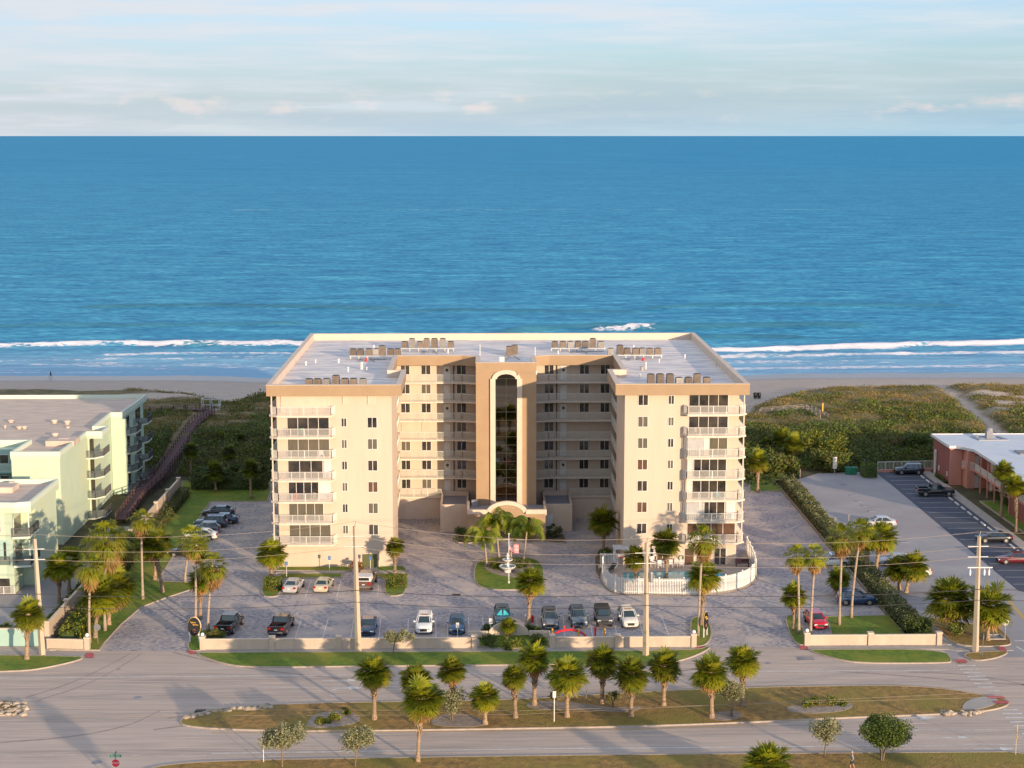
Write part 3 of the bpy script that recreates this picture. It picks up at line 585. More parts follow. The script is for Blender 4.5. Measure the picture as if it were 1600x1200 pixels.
for a, b_, lb in ((1259, 1029, 'grey square drain grate by the right driveway'), (713, 929, 'small dark drain grate in the paved court'), (313, 1112, 'dark storm drain in the rocks at the median tip')):
    x, y = G(a, b_); w = .9 if a == 1259 else .5; mb = MB().box(x-w, x+w, y-w*.7, y+w*.7, -.02, .004 if a != 313 else .14); mb.build('drain_grate', 'metal' if a == 1259 else 'black'); tag(bpy.data.objects[-1] if False else COL.objects[-1], lb, 'drain grate')
x, y = G(1555, 997); o = MB().ring([(x-.9, y-.9), (x+.9, y-.9), (x+.9, y+.9), (x-.9, y+.9)], [(x-.7, y-.7), (x+.7, y-.7), (x+.7, y+.7), (x-.7, y+.7)], 0, .22); o.box(x-.7, x+.7, y-.7, y+.7, 0, .12); tag(o.build('drain_box', 'concrete'), 'square concrete drain frame in the corner island', 'drain')

# ------------------------------------------------------------------ main condominium
XC = 3.4; FL = [2.95+2.83*i for i in range(8)]      # floor slab tops z (levels 2..8), last = roof soffit
FL = [3.37, 6.2, 9.02, 11.84, 14.66, 17.47, 20.29]    # tops of the seven upper floors
condo = empty('condominium_building', 'cream eight storey beachfront condominium with a U shaped flat roof and central arched tower', 'building', (XC, 208.7, 0))
OX, OY = XC, 208.7
def mir(pts): return pts+[(-x, y) for x, y in pts[::-1]]
def W2(poly): return poly                              # local x is already measured from XC; y local = world y - OY
def loc(poly): return [(x, y-OY) for x, y in poly]
body = loc(mir([(-29.75, 262), (-29.75, 208.7), (-15.0, 208.7), (-15.0, 221.3), (-16.8, 221.3), (-16.8, 237.3), (-3, 237.3)]))
MB().prism(body, -.1, 22.74).build('wall', 'cream', condo)
par = loc(mir([(-30.9, 263), (-30.9, 207.6), (-13.7, 207.6), (-13.7, 221.3), (-15.6, 221.3), (-15.6, 235.7), (-6.3, 235.7), (-4.25, 234.9), (-4.25, 228.1)]))
MB().prism(par, 22.75, 23.1).build('soffit_slab', 'tan', condo)
MB().ring(par, offset(par, .55), 23.1, 24.15).build('parapet', 'tan', condo)
MB().ring(offset(par, .552), offset(par, .61), 23.14, 24.15).build('parapet_lining', 'trim', condo)
cap = offset(par, -.04); MB().ring(cap, offset(par, .64), 24.15, 24.2).build('parapet_cap', 'trim', condo)
MB().prism(offset(par, .55), 23.1, 23.14).build('roof', 'roof', condo)
# tower
tw = MB().prism([(-4.25, 228.1-OY), (4.25, 228.1-OY), (4.25, 237.2-OY), (-4.25, 237.2-OY)], -.1, 22.74)
tower = tw.build('stair_tower', 'tan', condo)
y = 228.1-OY
s = MB(); zs = 21.9; N_ = 20
for sx in (-1, 1):
    a, b_ = sorted((sx*2.24, sx*1.52)); s.box(a, b_, y-.32, y, 3.5, zs+.02)
arc_o = [(2.0*math.cos(math.pi*i/N_), zs+1.28*math.sin(math.pi*i/N_)) for i in range(N_+1)]; arc_i = [(1.52*math.cos(math.pi*i/N_), zs+.62*math.sin(math.pi*i/N_)) for i in range(N_+1)]
arc_i = [(1.3*math.cos(math.pi*i/N_), zs+.70*math.sin(math.pi*i/N_)) for i in range(N_+1)]
for i in range(N_):
    q = [arc_o[i], arc_o[i+1], arc_i[i+1], arc_i[i]]; vs = [(a, y-.30, b_) for a, b_ in q]+[(a, y, b_) for a, b_ in q]
    s.add(vs, [(0, 1, 2, 3), (7, 6, 5, 4), (1, 0, 4, 5), (3, 2, 6, 7)])
s.build('arch_surround', 'trim', tower)
g = MB(); g.box(-1.52, 1.52, y-.06, y-.01, 4.3, zs)
g.add([(a, y-.06, b_) for a, b_ in arc_i], [tuple(range(N_+1))]); g.build('tower_glass', 'glasst', tower)
g = MB()
for k in range(15): g.box(-1.52, 1.52, y-.10, y-.06, 5.4+1.18*k-.025, 5.4+1.18*k+.025)
for xx in (-1.48, 0, 1.48): g.box(xx-.03, xx+.03, y-.105, y-.06, 4.3, zs+.1)
g.build('mullions', 'mull', tower)
MB().box(-.9, -.2, 231-OY, 231.7-OY, 23.14, 24.6).build('roof_hatch', 'white', tower)
# faint tyre arcs worn into the road where cars turn
tm = MB()
for pts in ([(40, 1090), (110, 1068), (165, 1042), (205, 1020)], [(60, 1094), (130, 1072), (185, 1044), (222, 1020)], [(560, 1062), (430, 1050), (330, 1034), (270, 1019)], [(1000, 1058), (1090, 1045), (1150, 1028), (1180, 1010)], [(1420, 1050), (1500, 1052), (1570, 1062), (1640, 1080)], [(1300, 1048), (1420, 1056), (1560, 1068), (1700, 1074)], [(250, 1110), (200, 1135), (110, 1152), (0, 1160)], [(240, 1140), (330, 1128), (300, 1116), (262, 1122)]):
    a = smooth_poly(px(pts, 0), 4, False)
    for p, q in zip(a[:-1], a[1:]): tm.add([(p[0], p[1]-.16, -.012), (q[0], q[1]-.16, -.012), (q[0], q[1]+.16, -.012), (p[0], p[1]+.16, -.012)], [(0, 1, 2, 3)])
struct(tm.build('tyre_marks', mat('tyre_worn_asphalt', (.27, .21, .185), .8, (.38, .30, .26), 1.2)), 'dark tyre arcs at the junctions')
# windows
GL = ['glass', 'glassc', 'glassb']
def window(parent, x0, x1, z0, z1, yy, style=0, panes=2, side=None):
    """side None: faces the road. ('x', sign): set in a wall of constant x"""
    def T(mb):
        if side: sg = side[1]; mb.v = [(yy+sg*(-(v[1]-yy)), v[0], v[2]) for v in mb.v]; 
        return mb
    f = MB(); t_ = .07
    f.box(x0-t_, x1+t_, yy-.05, yy-.002, z0-t_, z0); f.box(x0-t_, x1+t_, yy-.05, yy-.002, z1, z1+t_*.6); f.box(x0-t_, x0, yy-.05, yy-.002, z0, z1); f.box(x1, x1+t_, yy-.05, yy-.002, z0, z1)
    w = (x1-x0)/panes
    for k in range(1, panes): f.box(x0+w*k-.035, x0+w*k+.035, yy-.048, yy-.004, z0, z1)
    fo_ = T(f).build('window', 'white', parent)
    p = MB()
    for k in range(panes): p.box(x0+w*k+(.035 if k else 0), x0+w*(k+1)-(.035 if k < panes-1 else 0), yy-.022, yy-.001, z0, z1)
    T(p).build('pane', GL[style], fo_); return fo_
def shutter(parent, x0, x1, z0, z1, yy, m='trim'):
    mb = MB().box(x0, x1, yy-.09, yy-.002, z0, z1)
    n = max(2, int((x1-x0)/.3))
    for k in range(n): mb.box(x0+(x1-x0)*k/n+.03, x0+(x1-x0)*(k+.45)/n, yy-.12, yy-.09, z0+.03, z1-.03)
    mb.build('storm_shutter', m, parent)
f0 = 0.0
stL = [0, 1, 2, 0, 1, 0, 0]
for i, z in enumerate(FL):
    # left wing: shutters on the top floor
    if i == 6: shutter(condo, -18.1, -17.0, z+1.2, z+2.35, f0); shutter(condo, -21.3, -20.6, z+1.25, z+2.3, f0)
    else: window(condo, -18.1, -16.95, z+1.0, z+2.3, f0, stL[i]); window(condo, -21.45, -20.85, z+1.15, z+2.2, f0, (i+1) % 2)
    window(condo, 16.75, 17.95, z+1.0, z+2.3, f0, [0, 2, 0, 2, 1, 1, 0][i]); window(condo, 20.65, 21.3, z+1.15, z+2.2, f0, i % 2)
    # courtyard
    yy = 237.3-OY
    for sx in (-1, 1):
        for k, (a, b_) in enumerate([(13.95, 15.2), (10.9, 12.2), (5.75, 7.05)]):
            x0, x1 = sorted((sx*a, sx*b_))
            if i == 3 and k in (0, 1): shutter(condo, x0, x1, z+1.0, z+2.3, yy, 'cream'); continue
            window(condo, x0, x1, z+.95, z+2.25, yy, (i*3+k+(sx > 0)) % 5 == 1 and sx < 0)
        x0, x1 = sorted((sx*8.05, sx*8.95)); d = MB().box(x0, x1, yy-.05, yy-.002, z+.05, z+2.15).build('door', 'white', condo)
        MB().ball(((x0+x1)/2, yy-.08, z+1.55), (.22, .04, .22)).build('wreath', 'l6', d) if i in (1, 4, 6) else None
        x0, x1 = sorted((sx*7.45, sx*7.6)); MB().box(x0, x1, yy-.14, yy-.002, z+.0, z+2.4).build('downpipe', 'mull', condo)
        for yk in (224.5-OY, 230.5-OY):
            fo_ = MB().box(sx*16.8-.05, sx*16.8+.05, yk, yk+1.1, z+1.0, z+2.2).build('window', 'white', condo)
            MB().box(sx*16.8-.06, sx*16.8+.06, yk+.08, yk+1.02, z+1.08, z+2.12).build('pane', 'glass', fo_)
# railings
def railing(mb, pts, z0, h=1.07, sp=.14, post=1.6):
    for (ax, ay), (bx, by) in zip(pts[:-1], pts[1:]):
        L_ = math.hypot(bx-ax, by-ay); n = max(1, int(L_/sp))
        mb.bar((ax, ay, z0+h), (bx, by, z0+h), .07, .05); mb.bar((ax, ay, z0+.1), (bx, by, z0+.1), .05, .04)
        for k in range(n+1): t = k/n; xx, yy_ = ax+(bx-ax)*t, ay+(by-ay)*t; mb.box(xx-.02, xx+.02, yy_-.02, yy_+.02, z0+.1, z0+h-.02)
        m_ = max(1, round(L_/post))
        for k in range(m_+1): t = k/m_; xx, yy_ = ax+(bx-ax)*t, ay+(by-ay)*t; mb.box(xx-.03, xx+.03, yy_-.03, yy_+.03, z0, z0+h-.01)
    return mb
# balconies, left and right wings, with sliding doors behind
DOORS = {(-1, 0): [(0, 1, 1, 0)], }
for i, z in enumerate(FL):
    for sx in (-1, 1):
        xi = 22.35 if sx < 0 else 22.6
        po = [(sx*xi, 0), (sx*(xi+.35), -1.25), (sx*29.6, -1.25), (sx*30.65, -.45), (sx*30.65, 9.0), (sx*29.75, 9.0)]
        slab = MB().prism([(a, b_) for a, b_ in po[:5]]+[(sx*30.65, 9.0), (sx*29.76, 9.0), (sx*29.76, -.002)], z-.26, z).build('balcony', 'slab', condo)
        railing(MB(), [(a-sx*.06 if k > 2 else a, b_+.07 if 0 < k < 4 else b_) for k, (a, b_) in enumerate(po[:5])], z, 1.05, .13).build('railing', 'rail', slab)
        # thin screen column at the corner and end wall
        MB().box(sx*30.3-.08, sx*30.3+.08, -.75, -.6, z, z+2.55).build('column', 'trim', slab)
        mb = MB().box(*sorted((sx*29.8, sx*30.6)), 8.8, 9.0, z, z+2.55); mb.build('end_wall', 'cream', slab)
        # doors
        x0, x1 = sorted((sx*28.4, sx*(23.1 if sx < 0 else 23.4)))
        if sx < 0:
            if i == 6: shutter(condo, x0-.8, x1+.2, z+.05, z+2.4, f0)
            elif i in (0, 5, 4): window(condo, x0, x1, z+.06, z+2.3, f0, [1, 0, 0, 0, 1, 0][i], 4)
            elif i == 1: window(condo, x0, x1-.9, z+.06, z+2.3, f0, 1, 4)
            elif i == 2: window(condo, x0, x0+3.9, z+.06, z+2.3, f0, 0, 4); shutter(condo, x1-1.5, x1+.1, z+.05, z+2.5, f0, 'white')
            else: window(condo, x0, x0+4.4, z+.06, z+2.3, f0, 0, 3); shutter(condo, x1-.7, x1+.2, z+.05, z+2.5, f0, 'white')
        else:
            x0, x1 = 23.3, 28.3
            if i in (6, 5): window(condo, x0, x1, z+.06, z+2.3, f0, 0, 4)
            elif i == 4: shutter(condo, x0-.5, x0+2.5, z+.05, z+2.5, f0, 'white'); window(condo, x0+2.7, x1, z+.06, z+2.3, f0, 1, 2)
            elif i == 1: shutter(condo, x0-.5, x0+1.6, z+.05, z+2.5, f0, 'white'); window(condo, x0+1.8, x1-.2, z+.06, z+2.3, f0, 0, 3); shutter(condo, x1, x1+1.2, z+.05, z+2.5, f0, 'white')
            elif i == 0: window(condo, x0, x1+1.2, z+.06, z+2.3, f0, 2, 4)
            else: window(condo, x0+.6, x1-.1, z+.06, z+2.3, f0, 0, 4)
            # folded accordion shutters along part of the railing line
            if i in (1, 4, 3, 2):
                n = {1: 18, 4: 22, 3: 7, 2: 5}[i]; mb = MB()
                for k in range(n): xx = 23.05+.13*k; mb.box(xx, xx+.075, -1.13+(k % 2)*.05, -1.05+(k % 2)*.05, z+.02, z+2.5)
                mb.build('accordion_shutter', 'white', slab)
        fo_ = MB().box(*sorted((sx*29.74, sx*29.82)), 1.2, 4.6, z+.05, z+2.3).build('window', 'white', condo)
        MB().box(*sorted((sx*29.75, sx*29.84)), 1.3, 4.5, z+.12, z+2.22).build('pane', 'glass', fo_)
# walkways of the courtyard
for i, z in enumerate(FL):
    for sx in (-1, 1):
        edge = [(sx*15.05, 221.35-OY), (sx*15.35, 221.9-OY), (sx*15.35, 235.7-OY), (sx*6.3, 235.7-OY), (sx*4.27, 234.9-OY)]
        if i == 0: edge = edge[:3]+[(sx*9.4, 235.7-OY)]
        inner = [(sx*(4.27 if i else 9.4), 237.28-OY), (sx*16.78, 237.28-OY), (sx*16.78, 221.35-OY)]
        wk = MB().prism(edge+inner, z-.22, z-.01).build('walkway', 'slab', condo)
        railing(MB(), [(a+(sx*.05 if k < 3 else 0), b_+.06) for k, (a, b_) in enumerate(edge)], z-.01, 1.1, .15, 1.9).build('railing', 'railg' if sx > 0 or 1 else 'rail', wk)
# ground floor: court walls, side blocks, entrance porch
for sx in (-1, 1):
    a, b_ = sorted((sx*5.4, sx*9.37)); bl = MB().box(a, b_, 227.9-OY, 237.25-OY, -.1, 3.25).build('side_block', 'cream', condo)
    MB().ring([(a, 227.9-OY), (b_, 227.9-OY), (b_, 236.9-OY), (a, 236.9-OY)], [(a+.25, 228.15-OY), (b_-.25, 228.15-OY), (b_-.25, 236.65-OY), (a+.25, 236.65-OY)], 3.25, 3.95).build('parapet', 'cream', bl)
    MB().box(a+.26, b_-.26, 228.16-OY, 236.6-OY, 3.25, 3.28).build('roof', 'rooflow', bl)
    a, b_ = sorted((sx*9.38, sx*16.6)); MB().box(a, b_, 235.9-OY, 237.25-OY, -.1, 3.13).build('garage_wall', 'cream', condo)
    a, b_ = sorted((sx*9.5, sx*14.8)); MB().box(a, b_, 235.84-OY, 235.9-OY, 0, 2.9).build('garage_door', 'trim', condo)
porch = MB()
for sx in (-1, 1):
    a, b_ = sorted((sx*5.35, sx*3.3)); porch.box(a, b_, 222.2-OY, 224.0-OY, -.1, 3.4); porch.box(a, b_, 226.0-OY, 228.05-OY, -.1, 3.4)
porch.box(-5.35, 5.35, 222.2-OY, 228.08-OY, 3.4, 3.8)
porch = porch.build('entrance_porch', 'tan', condo)
ff = 222.0-OY
MB().box(-5.1, 5.1, 222.6-OY, 228.07-OY, 3.8, 3.84).build('roof', 'rooflow', porch)
mb = MB(); mb.box(-5.5, -2.62, ff, ff+.5, 3.9, 4.5); mb.box(2.62, 5.5, ff, ff+.5, 3.9, 4.5)
for sx in (-1, 1): a, b_ = sorted((sx*5.5, sx*5.2)); mb.box(a, b_, ff+.5, 228.05-OY, 3.6, 4.45)
AO = [(3.0*math.cos(t), 3.75+1.95*math.sin(t)) for t in np.linspace(math.radians(157), math.radians(23), 24)]; AI = [(2.35*math.cos(t), 3.75+1.42*math.sin(t)) for t in np.linspace(math.radians(170), math.radians(10), 24)]
for k in range(23):
    q = [AO[k], AO[k+1], AI[k+1], AI[k]]; vs = [(a, ff, b_) for a, b_ in q]+[(a, ff+.5, b_) for a, b_ in q]; mb.add(vs, [(0, 3, 2, 1), (4, 5, 6, 7), (0, 1, 5, 4), (2, 3, 7, 6)])
mb.build('arched_fascia', 'trim', porch)
mb = MB(); vs = [(a, ff+.12, b_) for a, b_ in AI]; mb.add(vs+[(2.3, ff+.12, 3.4), (-2.3, ff+.12, 3.4)], [tuple(range(25, -1, -1))]); mb.box(-5.35, 5.35, ff+.1, ff+.19, 3.4, 3.9)
vs = [(a, ff+.4, b_) for a, b_ in AI]; mb.add(vs+[(2.3, ff+.4, 3.4), (-2.3, ff+.4, 3.4)], [tuple(range(26))]); mb.build('tympanum', 'tan', porch)
mb = MB()
for k in range(13):                                          # raised relief letters, too small to read in the photograph
    t = math.radians(140-k*6.9); cx, cz = 1.95*math.cos(t), 3.7+1.15*math.sin(t); w = .055+.03*((k*7) % 3)/2
    mb.box(cx-w, cx-w+.03, ff+.08, ff+.12, cz-.13, cz+.13); mb.box(cx-w, cx+w, ff+.08, ff+.12, cz+.09-(k % 3)*.06, cz+.12-(k % 3)*.06)
    if k % 2: mb.box(cx+w-.03, cx+w, ff+.08, ff+.12, cz-.13, cz+.13)
mb.build('lettering', 'trim', porch)
mb = MB(); mb.box(-4.9, -4.0, 226.9-OY, 227.6-OY, 3.84, 4.75); mb.build('vent_box', 'rooflow', porch); MB().box(5.6, 6.6, 227.6-OY, 227.85-OY, 0, 2.5).build('meter_cabinet', 'white', condo)
# left wing entrance recess, right wing ground floor rooms
MB().box(-19.0, -17.1, -.09, -.002, 0, 1.75).build('door', mat('olive_door', (.10, .11, .04), .5), condo)
MB().box(-16.9, -16.75, -.3, -.002, 0, 2.4).build('drain_post', 'trim', condo)
window(condo, 18.6, 20.9, .15, 2.3, f0, 2, 3); window(condo, 26.9, 28.4, .1, 2.3, f0, 0, 2); window(condo, 23.0, 24.2, .1, 2.3, f0, 2, 1)
MB().box(15.9, 17.1, -.08, -.002, 0, 2.05).build('door', mat('green_door', (.10, .17, .12), .5), condo)
# roof equipment
def condenser(x, y, zb, tall, grey, label, group):
    e_ = empty('air_conditioner', label, 'air conditioner', (x, y, zb), random.uniform(-.05, .05), group)
    e_.scale = (1.2, 1.2, 1.15); h = 1.25 if tall else .85; m = 'acg' if grey else 'acm'; mb = MB().box(-.38, .38, -.38, .38, .12, h)
    for k in range(6): z = .2+(h-.3)*k/6; mb.box(-.40, .40, -.40, .40, z, z+.03)
    mb.build('casing', m, e_); MB().lathe([(.3, h), (.3, h+.05), (.1, h+.07)], (0, 0, 0), 12).build('fan_grille', 'black', e_)
    MB().box(-.42, .42, -.3, -.22, 0, .12).box(-.42, .42, .22, .3, 0, .12).build('feet', 'metal', e_)
for nm, xa, xb, y, tall in (('front left', -22.6, -15.6, 213.6, {3}), ('middle left', -18.8, -12.4, 240.1, {4}), ('rear left', -11.8, -4.8, 248.6, {1, 3, 4, 5}), ('rear right', 11.1, 18.2, 248.3, {5}), ('middle right', 19.1, 26.0, 240.1, {1}), ('front right', 22.3, 29.6, 214, {0, 1, 2, 5})):
    n = 7; elev = 'rear' in nm or 'middle' in nm; zb = 23.65 if elev else 23.14
    for k in range(n): condenser(xa+(xb-xa)*k/(n-1)+random.uniform(-.12, .12), y+random.uniform(-.1, .1), zb, k in tall, (k*3+len(nm)) % 4 == 0, f'{"tall" if k in tall else "low"} rooftop condenser, {ORD[k]} from the left in the {nm} roof row', 'rooftop air conditioners')
    if elev:
        mb = MB().bar((xa-.6, y-.3, 23.6), (xb+.6, y-.3, 23.6), .08).bar((xa-.6, y+.3, 23.6), (xb+.6, y+.3, 23.6), .08)
        for k in range(n): xx = xa-.5+(xb-xa+1)*k/(n-1); mb.bar((xx, y-.3, 23.14), (xx, y-.3, 23.6), .07).bar((xx, y+.3, 23.14), (xx, y+.3, 23.6), .07)
        tag(mb.build('equipment_rack', 'white'), f'low steel rack under the {nm} row of rooftop condensers', 'rack', 'steel racks on the roof')
for k, (x, y, t_) in enumerate(((4.1, 242.9, 1), (4.9, 244.5, 1), (4.4, 246.2, 0))): condenser(x, y, 23.14, t_, 0, f'{"front" if k == 0 else "middle" if k == 1 else "rear"} one of three condensers clustered behind the tower', 'rooftop air conditioners')
for k, (a, b_, h, w) in enumerate([(478, 571, .5, .1), (493, 567, .4, .1), (529, 567, .5, .12), (544, 581, .6, .1), (565, 577, .9, .2), (573, 580, .5, .08), (584, 545, .5, .1), (1003, 579, .5, .25), (1009, 577, .9, .1), (1000, 590, .4, .1), (1119, 573, .4, .1), (990, 545, .5, .1), (750, 556, 1.6, .06), (836, 557, 1.3, .06), (838, 585, .4, .1), (872, 553, .4, .1), (700, 552, .5, .1), (1030, 566, .4, .1), (1070, 560, .5, .1), (640, 560, .4, .1)]):
    x, y = G(a, b_, 23.14)
    if abs(x-XC) > 30.2: continue
    tag(MB().lathe([(w, 0), (w, h), (w*1.5, h), (w*1.3, h+.1), (.02, h+.12)], (x, y, 23.14), 8).build('roof_vent', 'white' if k != 7 else 'concrete'), f'{"tall thin" if h > 1 else "wide" if w > .15 else "short"} vent pipe, {ORD[k]} of those spread over the condominium roof from left to right', 'vent pipe', 'vent pipes on the condominium roof')
for k, (xa, xb, ya, yb) in enumerate(((-12, -4, 247.6, 245), (10.5, 18.5, 247.4, 245.2), (-20, -14, 239, 236.6), (19.5, 25, 239, 237), (4.2, 4.2, 241, 238))):
    mb = MB(); mb.tube([(xa, ya, 23.22), ((xa+xb)/2, ya-.6, 23.22), (xb, ya, 23.22)], .05, 5).tube([((xa+xb)/2, ya+.4, 23.4), ((xa+xb)/2-.8, yb, 23.22)], .07, 5).tube([((xa+xb)/2+.5, ya+.4, 23.4), ((xa+xb)/2+1.4, yb, 23.22)], .05, 5); tag(mb.build('refrigerant_pipes', 'rooflow'), f'bundle of dark pipes in front of the {["rear left", "rear right", "middle left", "middle right", "central"][k]} condensers', 'pipes', 'pipe bundles on the roof')
for a, b_, lb in ((572, 565, 'small red bag on the left part of the condominium roof'), (1005, 564, 'small red bag on the right part of the condominium roof')):
    x, y = G(a, b_, 23.14); tag(MB().ball((x, y, 23.35), (.2, .18, .28), 8, 6).ball((x+.1, y, 23.6), .1, 6, 5).build('bag', 'red'), lb, 'bag')

# ------------------------------------------------------------------ green building on the left
gb = empty('apartment_building', 'pale green four storey apartment block with beige flat roof, left of the condominium', 'building', (-57.7, 221.8, 0))
bx, by = -57.7, 221.8
def L2(p): return [(a-bx, b_-by) for a, b_ in p]
foot = L2([(-57.7, 221.8), (-57.7, 241.8), (-57.9, 254), (-56.5, 254), (-56.5, 271.6), (-115, 271.6), (-115, 229), (-64.3, 229), (-64.3, 221.8)])
MB().prism(foot, -.1, 11.9).build('wall', 'mint', gb)
rf = L2([(-57.6, 221.7), (-57.6, 237.2), (-55.4, 237.2), (-55.4, 242), (-57.6, 242), (-57.8, 253.9), (-56.2, 253.9), (-55.9, 262.6), (-55.9, 271.8), (-116, 271.8), (-116, 230.6), (-64.2, 230.6), (-64.4, 221.7)])
MB().prism(rf, 11.9, 12.3).build('roof_edge', 'mint', gb); MB().ring(rf, offset(rf, .3), 12.3, 12.95).build('parapet', 'mintt', gb); MB().prism(offset(rf, .3), 12.3, 12.34).build('roof', 'roofbeige', gb)
MB().prism(L2([(-57.85, 253.6), (-55.6, 253.6), (-55.6, 254.4), (-57.85, 254.4)]), 0, 11.9).build('side_wing', 'mint', gb)
for i in range(4):
    z = 3.0*i+.15
    po = L2([(-57.68, 236.6), (-56.6, 236.6), (-55.5, 238.2), (-55.5, 241.9), (-57.68, 241.9)])
    sl = MB().prism(po, z-.2, z).build('balcony', 'mintt', gb); railing(MB(), po[:4], z, 1.05, .12).build('railing', 'darkrail', sl)
    fo_ = MB().box(-.05, .06, 238.0-by, 241.2-by, z, z+2.4).build('sliding_door', 'white', gb); MB().box(-.04, .08, 238.1-by, 241.1-by, z+.05, z+2.3).build('pane', 'glassc', fo_)
    MB().box(.05, .30, 237.4-by, 237.7-by, z, z+2.8).build('column', 'mint', sl)
    for yy in (255.5, 264):
        po = L2([(-56.45, yy), (-55.3, yy+.3), (-54.6, yy+2), (-54.6, yy+5), (-55.4, yy+6.5), (-56.45, yy+6.8)])
        sl = MB().prism(po, z-.2, z).build('balcony', 'mintt', gb); railing(MB(), po[:5], z, 1.05, .12).build('railing', 'darkrail', sl)
        fo_ = MB().box(1.2, 1.26, yy+1-by, yy+5-by, z, z+2.4).build('sliding_door', 'white', gb); MB().box(1.2, 1.28, yy+1.1-by, yy+4.9-by, z+.05, z+2.3).build('pane', 'glass', fo_)
# recessed court left of the tall wall: aqua wall, walkways
MB().box(-115-bx, -64.6-bx, 228.9-by, 229.0-by, 0, 11.9).build('wall', 'mintd', gb)
for i in range(1, 4):
    z = 3.0*i; sl = MB().box(-110-bx, -64.32-bx, 227.4-by, 228.88-by, z-.2, z).build('walkway', 'mintd', gb)
    railing(MB(), [(-110-bx, 227.5-by), (-64.4-bx, 227.5-by)], z, 1.05, .14).build('railing', 'railg', sl)
    for xx in (-68, -72.5, -77): fo_ = MB().box(xx-bx, xx+1.3-bx, 228.82-by, 228.9-by, z+.9, z+2.2).build('window', 'white', gb); MB().box(xx+.07-bx, xx+1.23-bx, 228.8-by, 228.9-by, z+.97, z+2.13).build('pane', 'glass', fo_)
for k, (a, b_, r, h, lb) in enumerate([(105, 663, .5, .7, 'right one of the two domed vents on the green building roof'), (85, 661, .5, .6, 'left one of the two domed vents on the green building roof'), (17, 660, .5, .5, 'lone domed vent far left on the green building roof'), (30, 670, .5, .5, 'left of the paired low vents on the green building roof'), (38, 670, .4, .5, 'right of the paired low vents on the green building roof'), (86, 682, .5, .6, 'domed vent near the hatch of the green building roof'), (8, 669, .2, .5, 'tiny pipe far left on the green building roof'), (106, 669, .3, .3, 'low pipe before the right domed vent of the green roof')]):
    x, y = G(a, b_, 12.35); tag(MB().lathe([(r*.7, 0), (r*.7, h*.5), (r*1.1, h*.55), (r*.9, h*.85), (r*.2, h)], (x, y, 12.34), 12).build('roof_vent', 'roofbeige'), lb, 'roof vent', 'vents on the green building roof')
x, y = G(98, 694, 12.35); tag(MB().box(x-2, x+2, y-1.6, y+2, 12.34, 13.1).box(x-.6, x+.8, y, y+1, 13.1, 13.16).build('roof_hatch', 'roofbeige'), 'large low hatch on the corner of the green building roof', 'roof hatch')
# lower front wing
lw = empty('apartment_wing', 'lower three storey pale green wing with corner balconies at the left edge', 'building', (-55.2, 197, 0))
bx, by = -55.2, 197
foot = L2([(-55.6, 201), (-55.6, 211), (-115, 211), (-115, 197), (-61, 197), (-60.4, 197.4), (-58.4, 197.4), (-57.4, 197.1), (-57.4, 201)])
MB().prism(foot, -.1, 10.6).build('wall', 'mint', lw)
rf = L2([(-55.2, 197.6), (-55.2, 211.1), (-115, 211.1), (-115, 196.9), (-60.6, 196.9), (-60.2, 197.2), (-57.8, 197.0), (-57.0, 196.9)])
MB().prism(rf, 10.1, 10.75).build('roof_edge', 'mint', lw); MB().ring(rf, offset(rf, .3), 10.75, 11.4).build('parapet', 'mintt', lw); MB().prism(offset(rf, .3), 10.75, 10.79).build('roof', 'roofbeige', lw)
x, y = G(8, 765, 10.8); tag(MB().box(x-2, x+1.5, y-2, y+1, 10.79, 11.5).build('roof_hatch', 'roofbeige'), 'low box on the roof of the lower green wing', 'roof hatch')
x, y = G(19, 762, 10.8); tag(MB().box(x-.3, x+.3, y-.3, y+.3, 10.79, 11.6).build('vent_box', 'trim'), 'small square vent on the roof of the lower green wing', 'roof vent')
for i, z in enumerate((3.5, 7.1)):
    po = L2([(-57.4, 196.9), (-55.35, 197.3), (-55.35, 201.4), (-55.6, 201.4), (-57.39, 201.0)])
    sl = MB().prism(po, z-.25, z).build('balcony', 'mintt', lw); railing(MB(), po[:3], z, 1.1, .12).build('railing', 'darkrail', sl); MB().box(-.35, -.2, .35, .5, z, z+3.1).build('column', 'mintt', sl)
    fo_ = MB().box(-2.2, -2.14, .6, 3.7, z, z+2.2).build('sliding_door', 'white', lw); MB().box(-2.2, -2.12, .7, 3.6, z+.05, z+2.1).build('pane', 'glassc', fo_)
def W_(x0, x1, z0, z1, m='glassc', y=197.0):
    fo_ = MB().box(x0-.08-bx, x1+.08-bx, y-.08-by, y-by+.3, z0-.08, z1+.08).build('window', 'white', lw); MB().box(x0-bx, x1-bx, y-.1-by, y-by+.2, (z0+z1)/2+.03, z1).box(x0-bx, x1-bx, y-.1-by, y-by+.2, z0, (z0+z1)/2-.03).build('pane', m, fo_)
W_(-59.9, -58.9, 7.7, 9.1, 'glassb', 197.35); W_(-62.6, -61.6, 7.7, 8.9, 'glass'); W_(-62.9, -61.5, 4.2, 5.9, 'glassc')
fo_ = MB().box(-60.1-bx, -57.9-bx, 197.25-by, 197.45-by, 3.5, 6.6).build('alcove', 'mintd', lw); railing(MB(), [(-60.1-bx, 197.2-by), (-57.9-bx, 197.2-by)], 3.5, 1.1, .1).build('railing', 'darkrail', fo_)
MB().box(-58.6-bx, -58.3-bx, 197.2-by, 197.25-by, 4.2, 6.4).build('screen_door', 'glass', fo_)
MB().box(-64.5-bx, -60.6-bx, 196.9-by, 197-by, 0, 2.7).build('garage_door', 'trim', lw)
fo_ = MB().box(-59.6-bx, -57.5-bx, 197.3-by, 197.45-by, 0, 1.8).build('doorway', 'glass', lw); railing(MB(), [(-60-bx, 196.6-by), (-57.3-bx, 196.6-by)], 0, 1.0, .14).build('railing', 'white', fo_)

